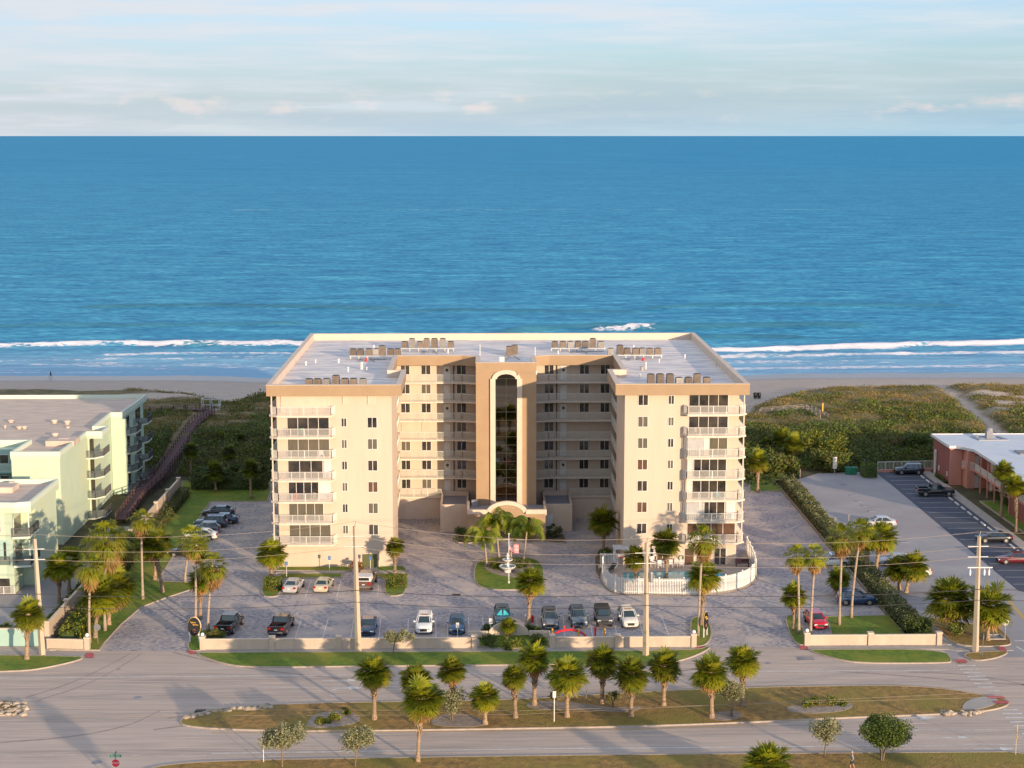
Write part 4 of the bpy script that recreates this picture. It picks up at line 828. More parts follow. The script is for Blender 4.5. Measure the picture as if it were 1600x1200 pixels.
# ------------------------------------------------------------------ pink motel on the right
pm_ = empty('motel_building', 'two storey pink stucco and brick motel with a white roof and outdoor gallery', 'building', (75.3, 258.4, 0)); bx, by = 75.3, 258.4
MB().prism(L2([(75.3, 258.4), (120, 258.4), (120, 268.5), (75.3, 268.5)]), -.1, 6.0).build('wall', 'brick', pm_)
MB().prism(L2([(75.2, 258.3), (77.2, 258.3), (77.2, 258.5), (75.2, 258.5)]), -.1, 6.0).build('pink_wall', 'pink', pm_)
MB().prism(L2([(80.4, 222), (120, 222), (120, 258.3), (77.3, 258.3), (77.3, 255.8), (80.4, 255.8)]), -.1, 6.0).build('wall', 'pink', pm_)
MB().prism(L2([(78.3, 222), (80.39, 222), (80.39, 238), (78.3, 238)]), -.1, 6.0).build('brick_bay', 'brick', pm_)
rf = L2([(74.9, 257.9), (74.9, 269), (121, 269), (121, 221), (78.0, 221), (78.0, 254.8), (76.8, 257.0), (76.0, 257.9)])
MB().prism(rf, 6.0, 6.3).build('roof', 'wroof', pm_); MB().ring(rf, offset(rf, .2), 6.3, 6.42).build('roof_edge', 'white', pm_)
mb = MB().prism(L2([(77.0, 258.2), (76.8, 257.2), (78.2, 255.0), (78.2, 222), (80.39, 222), (80.39, 258.2)]), 2.8, 3.1).build('gallery', 'pink', pm_)
railing(MB(), [(1.6, -1.1), (2.9, -3.4), (2.9, -36)], 3.1, 1.05, .14).build('railing', 'rail', mb)
for k in range(9): yy = 255.3-by-3.6*k; MB().box(2.82, 3.0, yy-.1, yy+.1, 0, 6.0).build('column', 'pink', pm_)
for k in range(7):
    yy = 253.5-by-4.5*k
    for z in (0, 3.1): MB().box(5.02, 5.09, yy-1, yy-.1, z+.05, z+2.1).build('door', 'white', pm_); fo_ = MB().box(5.02, 5.09, yy+.4, yy+1.7, z+.9, z+2.1).build('window', 'white', pm_); MB().box(5.0, 5.1, yy+.48, yy+1.62, z+.98, z+2.02).build('pane', 'glass', fo_)
for z in (0, 3.1): MB().box(3.1, 3.9, -2.69, -2.61, z+.05, z+2.1).build('door', 'white', pm_)
MB().box(-.35, -.1, 7.6, 8.2, 0, 4.2).build('electric_cabinet', 'white', pm_)
for k, yy in enumerate((1.2, 6.0)): MB().box(-.14, 0.0, yy, yy+.3, 1.1, 1.9).build('wall_box', 'white', pm_)
x, y = G(1545, 684, 6.4); e_ = empty('roof_equipment', 'dark exhaust fan on a framed curb on the motel roof', 'roof fan', (x, y, 6.31)); MB().box(-.5, .5, -.5, .5, .0, 1.3).lathe([(.6, 1.3), (.5, 1.7), (.1, 1.8)]).build('fan_housing', 'rooflow', e_); MB().ring([(-2.2, -2), (2.8, -2), (2.2, 1.6), (-2.6, 1.6)], [(-1.5, -1.3), (2, -1.3), (1.6, 1), (-1.9, 1)], 0, .12).build('curb', 'metal', e_)
x, y = G(1592, 707, 6.4); tag(MB().box(x-.3, x+2.5, y-1.5, y+1.5, 6.31, 6.5).build('skylight', 'rooflow'), 'dark flat skylight on the motel roof at the right edge', 'skylight')

# ------------------------------------------------------------------ palms
def fan_crown(seed, nleaf=38, rb=.95, pet=1.0, nseg=18, dead=7, droop=.35, down=-55, skirt=0, yellow=6):
    r = np.random.default_rng(seed); V = []; Fq = []; Mi = []; n0 = 0
    def strip(p0, p1, p2, w, side, m):
        nonlocal n0
        V.extend([p0, p1-side*w, p1+side*w, p2]); Fq.append((n0, n0+1, n0+3, n0+2)); Mi.append(m); n0 += 4
    tot = nleaf+dead+skirt
    for i in range(tot):
        isd = i >= nleaf; isk = i >= nleaf+dead
        u = (i+.5)/nleaf if not isd else 0
        elv = (np.arcsin(np.clip(.985-(.985-np.sin(np.radians(down)))*u, -1, 1))+r.normal(0, .08)) if not isd else (np.radians(r.uniform(-80, -50)) if not isk else np.radians(r.uniform(-88, -74)))
        az_ = i*2.39996+r.normal(0, .15); d = np.array([np.cos(az_)*np.cos(elv), np.sin(az_)*np.cos(elv), np.sin(elv)])
        L = pet*(r.uniform(.45, 1.2) if not skirt else r.uniform(.8, 1.15))*(.75 if isd else 1); base = np.array([0, 0, -.1]); 
        if isk: base = np.array([np.cos(az_)*.12, np.sin(az_)*.12, -r.uniform(.2, 1.3)]); L *= .3
        mid = base+d*L*.6+np.array([0, 0, .06]); hub = base+d*L+np.array([0, 0, -.12*np.cos(elv)])
        side = np.cross(d, [0, 0, 1.]); ns = np.linalg.norm(side); side = side/ns if ns > .05 else np.array([1., 0, 0]); up = np.cross(side, d)
        m = 2 if isd else (1 if (i >= nleaf-yellow and r.random() < .7) or r.random() < .08 else (3 if r.random() < .3 else 0))
        V.extend([base-side*.035, base+side*.035, hub+side*.02, hub-side*.02]); Fq.append((n0, n0+1, n0+2, n0+3)); Mi.append(m); n0 += 4
        R_ = rb*r.uniform(.85, 1.12); fold = r.uniform(.1, .35)
        dd = d+np.array([0, 0, -.25*np.cos(elv)]); dd /= np.linalg.norm(dd); up2 = np.cross(side, dd)
        for k in range(nseg):
            a = np.radians(-100+200*k/(nseg-1)+r.normal(0, 4)); q = dd*np.cos(a)+side*np.sin(a)+up2*fold*abs(np.sin(a)); q /= np.linalg.norm(q)
            rl = R_*(1-.28*(abs(a)/2.06)**2)*r.uniform(.88, 1.08); p1 = hub+q*rl*.55; p2 = hub+q*rl+np.array([0, 0, -droop*rl*r.uniform(.4, 1.3)]); s2 = np.cross(q, up2); s2 /= max(.1, np.linalg.norm(s2))
            strip(hub, p1, p2, .075*R_, s2, m)
    return np.array(V), np.array(Fq), np.array(Mi)
def feather_crown(seed, nfr=15, L=2.6, nl=26, arch=1.0, ll=.62):
    r = np.random.default_rng(seed); V = []; Fq = []; Mi = []; n0 = 0
    for i in range(nfr):
        u = i/nfr; e0 = np.radians(80-55*u); az_ = i*2.39996+r.normal(0, .2); h = np.array([np.cos(az_), np.sin(az_), 0]); side = np.array([-h[1], h[0], 0]); p = np.array([0., 0, 0]); e = e0; pts = [p.copy()]; Ls = L*r.uniform(.85, 1.1)
        for k in range(9): d = h*np.cos(e)+np.array([0, 0, 1])*np.sin(e); p = p+d*Ls/9; pts.append(p.copy()); e -= arch*(.13+.07*k*.7)
        for k in range(nl):
            t = .12+.88*k/nl; f = t*9; j = min(8, int(f)); c = pts[j]+(pts[j+1]-pts[j])*(f-j); dv = pts[j+1]-pts[j]; dv /= np.linalg.norm(dv); w = ll*(np.sin(np.pi*min(1, t*.93+.06)))**.5
            for s in (-1, 1):
                q = side*s*.8+dv*.45+np.array([0, 0, -.55-.4*r.random()]); q /= np.linalg.norm(q); tip = c+q*w; wd = dv*.045
                V.extend([c-wd, c+wd, tip+wd*.4, tip-wd*.4]); Fq.append((n0, n0+1, n0+2, n0+3)); Mi.append(0 if r.random() > .12 else 1); n0 += 4
        for k in range(9): V.extend([pts[k]-side*.02, pts[k]+side*.02, pts[k+1]+side*.02, pts[k+1]-side*.02]); Fq.append((n0, n0+1, n0+2, n0+3)); Mi.append(1); n0 += 4
    return np.array(V), np.array(Fq), np.array(Mi)
FM = ['f1', 'f2', 'f3', 'f4']; CROWN = {'s': [], 'd': [], 'w': [], 'q': []}
for k in range(4):
    V, Fq, Mi = fan_crown(10+k, 82, .92, .92, 15, 30, .12, -52, 0, 22); CROWN['s'].append(npmesh('crown', V, Fq, FM, Mi))
for k in range(2):
    V, Fq, Mi = fan_crown(20+k, 74, .92, .90, 15, 10, .10, -58, 0, 6); CROWN['d'].append(npmesh('crown', V, Fq, ['f4', 'f1', 'l6', 'l2'], Mi))
for k in range(3):
    V, Fq, Mi = fan_crown(30+k, 30, .85, 1.05, 16, 12, .5, -45, 26, 8); CROWN['w'].append(npmesh('crown', V, Fq, ['f1', 'f2', 'f3', 'f1'], Mi))
for k in range(2):
    V, Fq, Mi = feather_crown(40+k); CROWN['q'].append(npmesh('crown', V, Fq, ['q1', 'f2', 'f3', 'f4'], Mi))
RAD = {'s': 1.95, 'd': 1.95, 'w': 1.8, 'q': 2.1}; cnt = {'s': 0, 'd': 0, 'w': 0, 'q': 0}
SPC = {'s': ('cabbage_palm', 'palm tree'), 'd': ('cabbage_palm', 'palm tree'), 'w': ('fan_palm', 'palm tree'), 'q': ('feather_palm', 'palm tree')}
def palm(kind, bx_, by_, cx, cyp, wid, label, tr=None, group='palm trees', bz=.1, yc=None):
    """base pixel, crown centre pixel, crown width in pixels"""
    X0, Y0 = G(bx_, by_, bz); s = F/ (Y0*cy_*cp_)
    X1, z1 = YP(cx, cyp, Y0); sc = wid/s/2/RAD[kind]*(1.3 if kind == 's' else 1.22)
    name, cat = SPC[kind]; e_ = empty(name, label, cat, (X0, Y0, bz), 0, group)
    zt = max(.5, z1-bz-(.25*sc if kind in 'sd' else -.1)); dx = X1-X0; tr = tr or {'s': .2, 'd': .2, 'w': .15, 'q': .13}[kind]
    mb = MB(); n = 12; pts = []; rd = []
    for k in range(n+1): t = k/n; pts.append((dx*(t**1.5 if kind != 'q' else t), .05*math.sin(t*5+cx), zt*t)); rd.append(tr*(1.0+(.55*max(0, 1-t*6)) + (.22 if kind in 'sd' and t > .5 else 0)-(.2*t if kind != 's' else 0)))
    mb.tube(pts, rd, 9)
    if kind == 's' and zt > 1.5:                                 # old leaf bases crossing the upper trunk
        for k in range(int(zt*9)):
            t = .42+.58*k/(zt*9); a = k*2.4; c = Vector((dx*t**1.5, 0, zt*t)); d = Vector((math.cos(a), math.sin(a), 0)); mb.bar(c+d*tr*.95+Vector((0, 0, -.16)), c+d*(tr*1.7)+Vector((0, 0, .2)), .14, .06)
    o = mb.build('trunk', 'barkl' if kind in 'wq' else 'bark', e_, smooth=kind != 's')
    ms = CROWN[kind]; c = link('crown', ms[cnt[kind] % len(ms)], e_, (dx, 0, zt)); cnt[kind] += 1
    c.scale = (sc, sc, sc*random.uniform(.95, 1.08)); c.rotation_euler = (random.uniform(-.08, .08), random.uniform(-.08, .08), random.uniform(0, 6.28)); return e_
GM, GP, GR, GB, GL_ = 'palms in the road median', 'palms around the parking court', 'palms by the right parking lot', 'palms behind the buildings', 'palms along the left boundary wall'
for a in [('s', 585, 1124, 584, 1042, 60, 'tall cabbage palm at the left end of the median row, clear of the others'),
          ('s', 652, 1133, 650, 1055, 54, 'rear cabbage palm of the overlapping pair left of centre in the median'),
          ('s', 653, 1190, 660, 1085, 72, 'cabbage palm on the bottom verge with a long bare trunk in front of the pair', .16),
          ('s', 708, 1115, 706, 1041, 48, 'small cabbage palm rising from a silvery bush in the median'),
          ('s', 758, 1131, 758, 1082, 50, 'shortest cabbage palm of the median, with a ragged lower crown'),
          ('s', 805, 1121, 803, 1052, 44, 'slim cabbage palm with orange dead fronds left of the road sign in the median'),
          ('s', 835, 1102, 836, 1022, 54, 'ragged dark trunked cabbage palm set back in the median centre'),
          ('s', 886, 1120, 886, 1046, 64, 'broad cabbage palm just right of the white sign post in the median'),
          ('s', 941, 1099, 942, 1026, 56, 'tall cabbage palm reaching in front of the perimeter wall end'),
          ('s', 986, 1119, 987, 1046, 60, 'front cabbage palm of the median below the middle utility pole'),
          ('s', 1037, 1102, 1038, 1034, 56, 'cabbage palm right of the middle utility pole in the median'),
          ('s', 1112, 1121, 1110, 1044, 60, 'cabbage palm with patterned trunk in a small sand bed near the median end'),
          ('s', 1160, 1103, 1161, 1025, 56, 'last cabbage palm on the right of the median row, before the driveway'),
          ('s', 1197, 1236, 1198, 1186, 84, 'cabbage palm crown cut off by the bottom edge right of centre'),
          ('s', 42, 1030, 44, 954, 54, 'round headed cabbage palm alone on the left verge before the aqua wall')]: palm(*a[:7], tr=a[7] if len(a) > 7 else None, group=GM)
for a in [('s', 93, 941, 92, 880, 50, 'front dark cabbage palm beside the lower green wing'), ('s', 108, 922, 110, 868, 46, 'second dark cabbage palm by the lower green wing, nearer the wall'),
          ('w', 140, 1004, 141, 885, 50, 'tall fan palm rising behind the left gate pillar'), ('w', 164, 985, 166, 840, 66, 'tallest shaggy fan palm in front of the boundary wall'), ('s', 149, 996, 156, 920, 68, 'short bushy palm at the foot of the shaggy fan palms'), ('s', 170, 976, 178, 908, 72, 'yellowish bushy palm leaning right in the hedge by the boundary wall'),
          ('w', 152, 940, 150, 850, 50, 'fan palm behind the others, before the green wall'), ('w', 223, 936, 221, 812, 40, 'tall thin palm with a pale straight trunk on the left lawn'), ('s', 254, 925, 236, 846, 50, 'palm with a curved leaning trunk on the left lawn'), ('s', 242, 906, 246, 840, 48, 'straight palm behind the leaning palm on the left lawn'),
          ('w', 183, 905, 184, 846, 54, 'bushy palm against the boundary wall behind the tall fan palms'), ('s', 197, 880, 200, 842, 36, 'small palm tucked by the boundary wall half way back')]: palm(*a, group=GL_)
for a in [('w', 289, 909, 300, 842, 48, 'fan palm hiding the parked cars of the left lot', ), ('w', 306, 981, 307, 852, 40, 'tall fan palm directly behind the left oval sign'), ('w', 325, 986, 332, 884, 50, 'fan palm with golden dead skirt right of the left oval sign'), ('s', 313, 966, 314, 902, 42, 'thick dark palm between the two tall ones by the left oval sign'),
          ('s', 424, 902, 424, 858, 50, 'cabbage palm at the left corner of the condominium'), ('s', 617, 899, 617, 850, 31, 'small neat cabbage palm at the right corner of the left wing'),
          ('q', 761, 885, 757, 845, 60, 'drooping feather palm at the left of the fountain island'), ('q', 780, 873, 775, 820, 62, 'tallest feather palm of the fountain island'), ('q', 798, 875, 800, 824, 60, 'rear feather palm behind the flagpole'), ('q', 818, 877, 823, 832, 60, 'drooping feather palm at the right of the fountain island'),
          ('s', 826, 972, 829, 902, 50, 'cabbage palm between the parked cars and the fountain island'), ('s', 943, 863, 942, 808, 48, 'cabbage palm at the shaded inner corner of the right wing'), ('s', 993, 903, 993, 866, 40, 'left cabbage palm standing in the pool enclosure'), ('s', 1041, 905, 1041, 842, 46, 'middle cabbage palm of the pool enclosure, against the wall'),
          ('w', 1091, 993, 1098, 842, 50, 'very tall thin palm outside the right end of the pool fence', ), ('s', 1097, 976, 1100, 892, 56, 'shorter palm crossing the very tall thin one by the pool fence')]: palm(*a, group=GP)
for a in [('s', 1184, 768, 1184, 716, 36, 'slim bright palm on the lawn behind the right wing'), ('s', 1240, 984, 1241, 925, 42, 'short palm beside the red parked car'), ('w', 1248, 990, 1246, 868, 40, 'left tall palm with a brown skirt beside the red car'), ('w', 1266, 993, 1274, 868, 40, 'right tall palm in front of the red car'),
          ('w', 1311, 976, 1316, 838, 48, 'tallest palm of the lawn between red and blue cars'), ('w', 1330, 965, 1345, 828, 44, 'leaning tall palm in front of the blue car'), ('s', 1353, 900, 1356, 836, 44, 'palm in the grey green hedge, left of the pair'), ('s', 1369, 889, 1379, 832, 50, 'palm in the grey green hedge, right of the pair'), ('s', 1312, 930, 1312, 900, 40, 'low palm behind the blue parked car'),
          ('s', 1405, 921, 1402, 884, 40, 'darker palm of the leaning pair in the light lot'), ('s', 1416, 926, 1428, 878, 50, 'lighter palm of the leaning pair in the light lot'), ('s', 1487, 986, 1486, 926, 80, 'thick palm on the corner island left of the utility pole'), ('s', 1543, 1000, 1545, 938, 74, 'bushy golden skirted palm right of the utility pole'),
          ('s', 1564, 807, 1569, 732, 34, 'left palm in front of the pink motel'), ('s', 1588, 830, 1587, 754, 38, 'right palm in front of the pink motel')]: palm(*a, group=GR)
for a in [('d', 298, 740, 298, 700, 30, 'dark palm leftmost of the group behind the left lawn'), ('d', 337, 766, 335, 732, 40, 'dark palm with a golden rim on the back edge of the left lawn'), ('d', 357, 740, 357, 704, 30, 'dark palm in the middle of the back thicket'), ('d', 392, 779, 391, 728, 36, 'thin trunked dark palm next to the left wing'), ('d', 376, 708, 375, 684, 26, 'small far palm deep in the thicket near the left wing'), ('d', 346, 706, 346, 682, 26, 'small far palm left of the thicket middle'), ('d', 313, 700, 312, 681, 22, 'tiny far palm beside the boardwalk'),
          ('s', 1226, 712, 1222, 680, 38, 'rear of two shaggy palms right of the condominium'), ('s', 1240, 722, 1241, 690, 36, 'front of two shaggy palms right of the condominium'), ('d', 1199, 712, 1197, 690, 22, 'small low palm in the scrub behind the bright slim palm')]: palm(*a, group=GB)
x, y = G(1422, 676, .6); e_ = empty('fan_palm', 'stunted palm with an orange dead trunk in the dunes', 'palm tree', (x, y, .6)); MB().tube([(0, 0, 0), (0, 0, 1.6), (0, 0, 3.1)], [.35, .5, .45], 9).build('trunk', 'f3', e_); c = link('crown', CROWN['s'][1], e_, (0, 0, 3.2)); c.scale = (.45, .45, .45)

# ------------------------------------------------------------------ leafy plants
def leaves(P_, size, mats, wts, seed=0, aspect=.55, up=.35):
    """one small bent leaf quad at each point"""
    r = np.random.default_rng(seed); n = len(P_); d = r.normal(size=(n, 3)); d[:, 2] = d[:, 2]*.6+up; d /= np.linalg.norm(d, axis=1)[:, None]
    e = np.cross(d, r.normal(size=(n, 3))); e /= np.linalg.norm(e, axis=1)[:, None]; s = (size*r.uniform(.6, 1.3, n))[:, None]
    V = np.stack([P_-d*s*.5, P_+e*s*aspect*.5, P_+d*s*.5, P_-e*s*aspect*.5], 1).reshape(-1, 3); Fq = np.arange(4*n).reshape(n, 4)
    return V, Fq, r.choice(len(mats), n, p=np.array(wts)/sum(wts))
def ball_pts(r, n, c, rad):
    d = r.normal(size=(n, 3)); d /= np.linalg.norm(d, axis=1)[:, None]; return np.array(c)+d*(r.random(n)**.4)[:, None]*np.array(rad)
def bush(name, label, cat, poly_or_c, h, size=.22, n=1500, mats=('l1', 'l2', 'l4'), wts=(5, 4, 1), rx=1, ry=1, lumps=14, group=None, z0=.05, seed=None, parent_stem=True):
    """shrub from overlapping leaf lumps; centre c, radii rx, ry, height h"""
    seed = int(abs(poly_or_c[0]*37+poly_or_c[1]*11)) if seed is None else seed; r = np.random.default_rng(seed); cx, cy2 = poly_or_c; pts = []
    for k in range(lumps):
        a = r.uniform(0, 2*np.pi); q = math.sqrt(r.random())*.75; lx, ly = math.cos(a)*q*rx, math.sin(a)*q*ry; lr = r.uniform(.2, .5)*min(rx, ry, h*1.1)
        lz = r.uniform(.25, .95)*h*(1-.45*q)-lr*.2; pts.append(ball_pts(r, n//lumps, (lx, ly, max(lr*.4, lz)), (lr*1.15, lr*1.15, lr*.9)))
    P_ = np.concatenate(pts); P_ = P_[P_[:, 2] > .02]; V, Fq, Mi = leaves(P_, size, mats, wts, seed)
    o = link(name, npmesh(name, V, Fq, list(mats), Mi), None, (cx, cy2, z0)); return tag(o, label, cat, group)
def hedge(name, label, a, b_, w, h, size=.2, dens=55, mats=('l1', 'l2', 'l4'), wts=(5, 4, 1), group=None, z0=.05, ragged=.35, cat='hedge'):
    L = math.hypot(b_[0]-a[0], b_[1]-a[1]); n = int(L*(w+2*h)*dens); r = np.random.default_rng(int(abs(a[0]*31+a[1]*17+b_[0])))
    t = r.random(n)*L; face = r.random(n); u = np.where(face < w/(w+2*h), r.uniform(-.5, .5, n)*w, np.sign(r.uniform(-1, 1, n))*w*.5*(1-.3*r.random(n)**2)); v = np.where(face < w/(w+2*h), h*(1-.25*r.random(n)**2), r.random(n)*h)
    bump = 1+ragged*(fbm(t/1.3, u/1.3+7, 3, 3)-.5)*2; v = v*bump; u = u*(.7+.3*np.sqrt(np.clip(1-(v/(h*1.3))**2, 0, 1)))*(1+ragged*.5*(fbm(t/1.1, v, 9, 2)-.5)*2)
    dx, dy = (b_[0]-a[0])/L, (b_[1]-a[1])/L; P_ = np.stack([a[0]+dx*t-dy*u, a[1]+dy*t+dx*u, v+z0], 1)+r.normal(0, .05, (n, 3)); V, Fq, Mi = leaves(P_, size, mats, wts, 5)
    # an inner woody mass so that the hedge is not see-through
    me = npmesh(name, np.concatenate([V, np.array([(a[0]-dy*w*.3*i+0*dx, a[1]+dx*w*.3*i, zz) for i in (-1, 1) for zz in (z0-.1, h*.7+z0)]+[(b_[0]-dy*w*.3*i, b_[1]+dx*w*.3*i, zz) for i in (-1, 1) for zz in (z0-.1, h*.7+z0)])]),
                np.concatenate([Fq, np.array([(0, 1, 5, 4), (2, 3, 7, 6), (1, 3, 7, 5), (0, 2, 3, 1), (4, 5, 7, 6)])+len(V)]), list(mats)+['l2'], np.concatenate([Mi, np.full(5, len(mats))]))
    return tag(link(name, me), label, cat, group)
def tree(label, bx_, by_, cx, cyp, wpx, hpx, mats, wts, n=2600, size=.19, stems=3, name='small_tree', group=None, lumps=16, split=.35, tr=.07, bz=.1):
    X0, Y0 = G(bx_, by_, bz); s = F/(Y0*cy_*cp_); X1, z1 = YP(cx, cyp, Y0); rx = wpx/s/2*1.18; rz = hpx/s/2*1.12; e_ = empty(name, label, 'tree', (X0, Y0, bz), 0, group); r = np.random.default_rng(int(bx_*3+by_)); dx = X1-X0; zc = z1-bz
    C = []; mb = MB(); pts = []
    for k in range(lumps):
        d = r.normal(size=3); d /= np.linalg.norm(d); q = r.uniform(.35, .85); c = np.array([dx+d[0]*rx*q*.85, d[1]*rx*q*.85, zc+d[2]*rz*q*.8]); lr = r.uniform(.36, .56)*min(rx, rz*1.25); C.append(c); pts.append(ball_pts(r, n//lumps, c, (lr*1.1, lr*1.1, lr)))
    for k in range(stems):
        a = k*2*math.pi/stems+r.random(); fork = Vector((dx*.4+math.cos(a)*rx*.12*(stems > 1), math.sin(a)*rx*.12*(stems > 1), (zc-rz)*.9+.1)); mb.tube([(math.cos(a)*.1*(stems > 1), math.sin(a)*.1*(stems > 1), 0), fork*.5, fork], [tr*1.2, tr, tr*.8], 7)
        for c in C[k::stems]: mb.tube([fork, (fork+Vector(c))/2+Vector((0, 0, .1)), c], [tr*.65, tr*.4, tr*.15], 5)
    mb.build('trunk', 'barkb', e_); pts = [np.concatenate([p, p+r.normal(0, .12, p.shape)]) for p in pts]; V, Fq, Mi = leaves(np.concatenate(pts), size, mats, wts, 3); link('crown', npmesh('crown', V, Fq, list(mats), Mi), e_); return e_
SV = (('l3', 'l7', 'l6'), (8, 2, 1))
tree('silvery buttonwood tree with a two lobed crown on the bottom verge', 441, 1198, 441, 1150, 84, 38, *SV, n=2600, stems=1, lumps=14)
tree('round silvery buttonwood tree on the bottom verge between two palms', 555, 1197, 560, 1153, 56, 40, *SV, n=2400, stems=1)
tree('sparse silvery tree beside the dark round tree on the bottom verge', 1288, 1182, 1294, 1139, 62, 40, *SV, n=1900, stems=1)
tree('dense dark green dome shaped tree on the bottom verge', 1378, 1188, 1382, 1142, 78, 46, ('l1', 'l2', 'l7'), (6, 5, 1), n=16000, size=.17, stems=5, lumps=46, tr=.06)
tree('thin silvery sapling before the perimeter wall', 613, 1024, 622, 993, 54, 22, *SV, n=1300, stems=1, lumps=9)
tree('silvery multi stemmed bush behind the overlapping median palms', 706, 1126, 705, 1093, 40, 38, *SV, n=1300, stems=4, lumps=9, tr=.035)
tree('silvery multi stemmed bush in the sand near the right of the median', 1143, 1120, 1143, 1083, 46, 34, *SV, n=1400, stems=5, lumps=10, tr=.035)
for a, b_, w, lb in ((870, 1104, 26, 'twiggy shrub between median palms just left of the broad one'), (958, 1104, 30, 'twiggy shrub between median palms in the middle'), (895, 1092, 18, 'little shrub in the middle sand bed')): tree(lb, a, b_, a, b_-16, w, 20, ('l7', 'l3', 'l6'), (3, 2, 3), n=500, stems=4, lumps=6, tr=.025, name='shrub')
def B(label, a, b_, wpx, hpx, mats=('l1', 'l2', 'l4'), wts=(5, 4, 1), n=1400, size=.2, name='shrub', group=None, cat='shrub', dep=1.0, lumps=14):
    x, y = G(a, b_, .1); s = F/(y*cy_*cp_); rx = wpx/s/2; return bush(name, label, cat, (x, y+rx*dep*.6), hpx/s*.92, size, n, mats, wts, rx, rx*dep, lumps, group, .05)
Y4 = (('l4', 'l1', 'l2'), (5, 3, 2)); DK = (('l2', 'l1', 'l7'), (6, 3, 1)); OL = (('l7', 'l1', 'l6'), (5, 3, 1))
B('yellow green bush in the corner bed behind the aqua wall', 8, 992, 38, 22, *Y4); B('orange leaved croton bush beside the olive door', 556, 893, 22, 28, ('l5', 'l4', 'l6'), (6, 2, 2))
hedge('hedge', 'clipped green hedge block with orange flowers at the left corner palm', G(413, 921), G(440, 921), 2.2, 1.35, .2, 130, ('l1', 'l4', 'l2', 'l5'), (6, 4, 1, .6), ragged=.12); hedge('hedge', 'clipped green hedge block with orange flowers right of the pickup with white topper', G(604, 916), G(636, 916), 2.2, 1.35, .2, 130, ('l1', 'l4', 'l2', 'l5'), (6, 4, 1, .6), ragged=.12)
B('dark shrub left of the entrance porch', 722, 846, 26, 32, *DK); B('dark round shrub right of the entrance porch', 865, 840, 30, 28, *DK); B('low shrubs under the porch, left part', 752, 848, 40, 20, *OL); B('low shrubs under the porch, right part', 836, 845, 44, 22, *Y4); B('tall green shrub mass under the arch of the porch, left', 765, 838, 36, 36, *OL); B('tall green shrub mass under the arch of the porch, right', 812, 838, 40, 38, *DK)
B('bright shrubs ringing the left of the fountain', 773, 890, 26, 16, *Y4); B('shrubs ringing the right of the fountain', 815, 888, 34, 16, *OL); B('fine leaved plant right of the fountain', 830, 905, 26, 18, *Y4)
B('shrub mass left of the pool gate', 946, 872, 24, 22, *DK); B('small bush right of the left oval sign', 340, 1000, 28, 22, *OL); B('brown leaved bush behind the left oval sign', 326, 1003, 20, 18, ('l6', 'l7', 'l1'), (4, 3, 2))
B('dark bush filling the left of the wall gap', 766, 1014, 36, 28, *DK); B('yellow green bushes in the wall gap', 800, 1015, 44, 22, *Y4); B('green bush at the right of the wall gap', 842, 1012, 36, 26, *OL); B('clipped dark hedge before the teal shaded car', 768, 990, 34, 16, *DK); B('clipped hedge right of the arched low wall', 830, 992, 36, 18, *DK)
B('round dark green bush at the end of the long hedge', 1437, 994, 50, 44, *DK, n=3000, lumps=22); B('flowering lantana bush on the corner island', 1497, 997, 34, 34, ('l1', 'l4', 'l2', 'white'), (5, 4, 2, .4), n=1800)
B('big dark shrub before the round one at the hedge end', 1412, 975, 34, 36, ('l2', 'l3', 'l1'), (5, 2, 3), n=2200)
for a, b_, w, h, lb in ((512, 1130, 14, 10, 'green tuft left in the left median bed'), (520, 1128, 24, 18, 'bright low palmetto in the left median bed'), (541, 1118, 18, 16, 'small palmetto right in the left median bed'), (498, 1132, 18, 14, 'dull clump at the left of the left median bed'), (1262, 1106, 20, 16, 'left low clump in the right median bed'), (1276, 1101, 22, 16, 'rear low clump in the right median bed'), (1300, 1102, 22, 20, 'brightest low clump in the right median bed'), (1317, 1104, 14, 12, 'smallest low clump in the right median bed')): B(lb, a, b_, w, h, *Y4, n=500, size=.25, group='low plants in the median beds')
# hedges
hedge('hedge', 'long grey green sea hedge between the brick court and the light lot', (48.6, 178), (48.9, 258.5), 2.4, 1.7, .24, 45, ('l3', 'l7', 'l2', 'l6'), (3, 4, 3, 1))
hedge('hedge', 'dense hedge along the inner side of the boundary wall', (-45.9, 176.6), (-46.6, 200), 2.2, 1.5, .26, 50, ('l1', 'l4', 'l2'), (5, 3, 3)); hedge('hedge', 'shaggy rear hedge along the boundary wall', (-46.4, 203), (-46.3, 252), 1.6, 1.4, .26, 40, ('l7', 'l2', 'l6'), (4, 4, 2))
hedge('hedge', 'low hedge on the outer side of the boundary wall', (-49.4, 177.5), (-49.4, 205), 1.2, 1.0, .24, 45, ('l1', 'l4', 'l2'), (5, 2, 3)); hedge('hedge', 'dark hedge closing the back of the left lawn', G(300, 764), G(418, 764), 3, 2.4, .35, 25, ('l2', 'l1', 'l6'), (6, 3, 1))
hedge('hedge', 'low dark planting before the motel', (80.0, 226), (80.0, 250), 1.2, .8, .24, 40, ('l2', 'l1', 'l6'), (5, 3, 1)); hedge('hedge', 'clipped hedge block with a green top near the white fence', G(1346, 744), G(1368, 744), 3.6, 2.0, .2, 90, ('l1', 'l2'), (3, 2), ragged=.1); hedge('hedge', 'dark low shrubs along the motel side', (74.9, 259), (74.9, 265), .6, .5, .2, 40, ('l2', 'l1'), (1, 1))
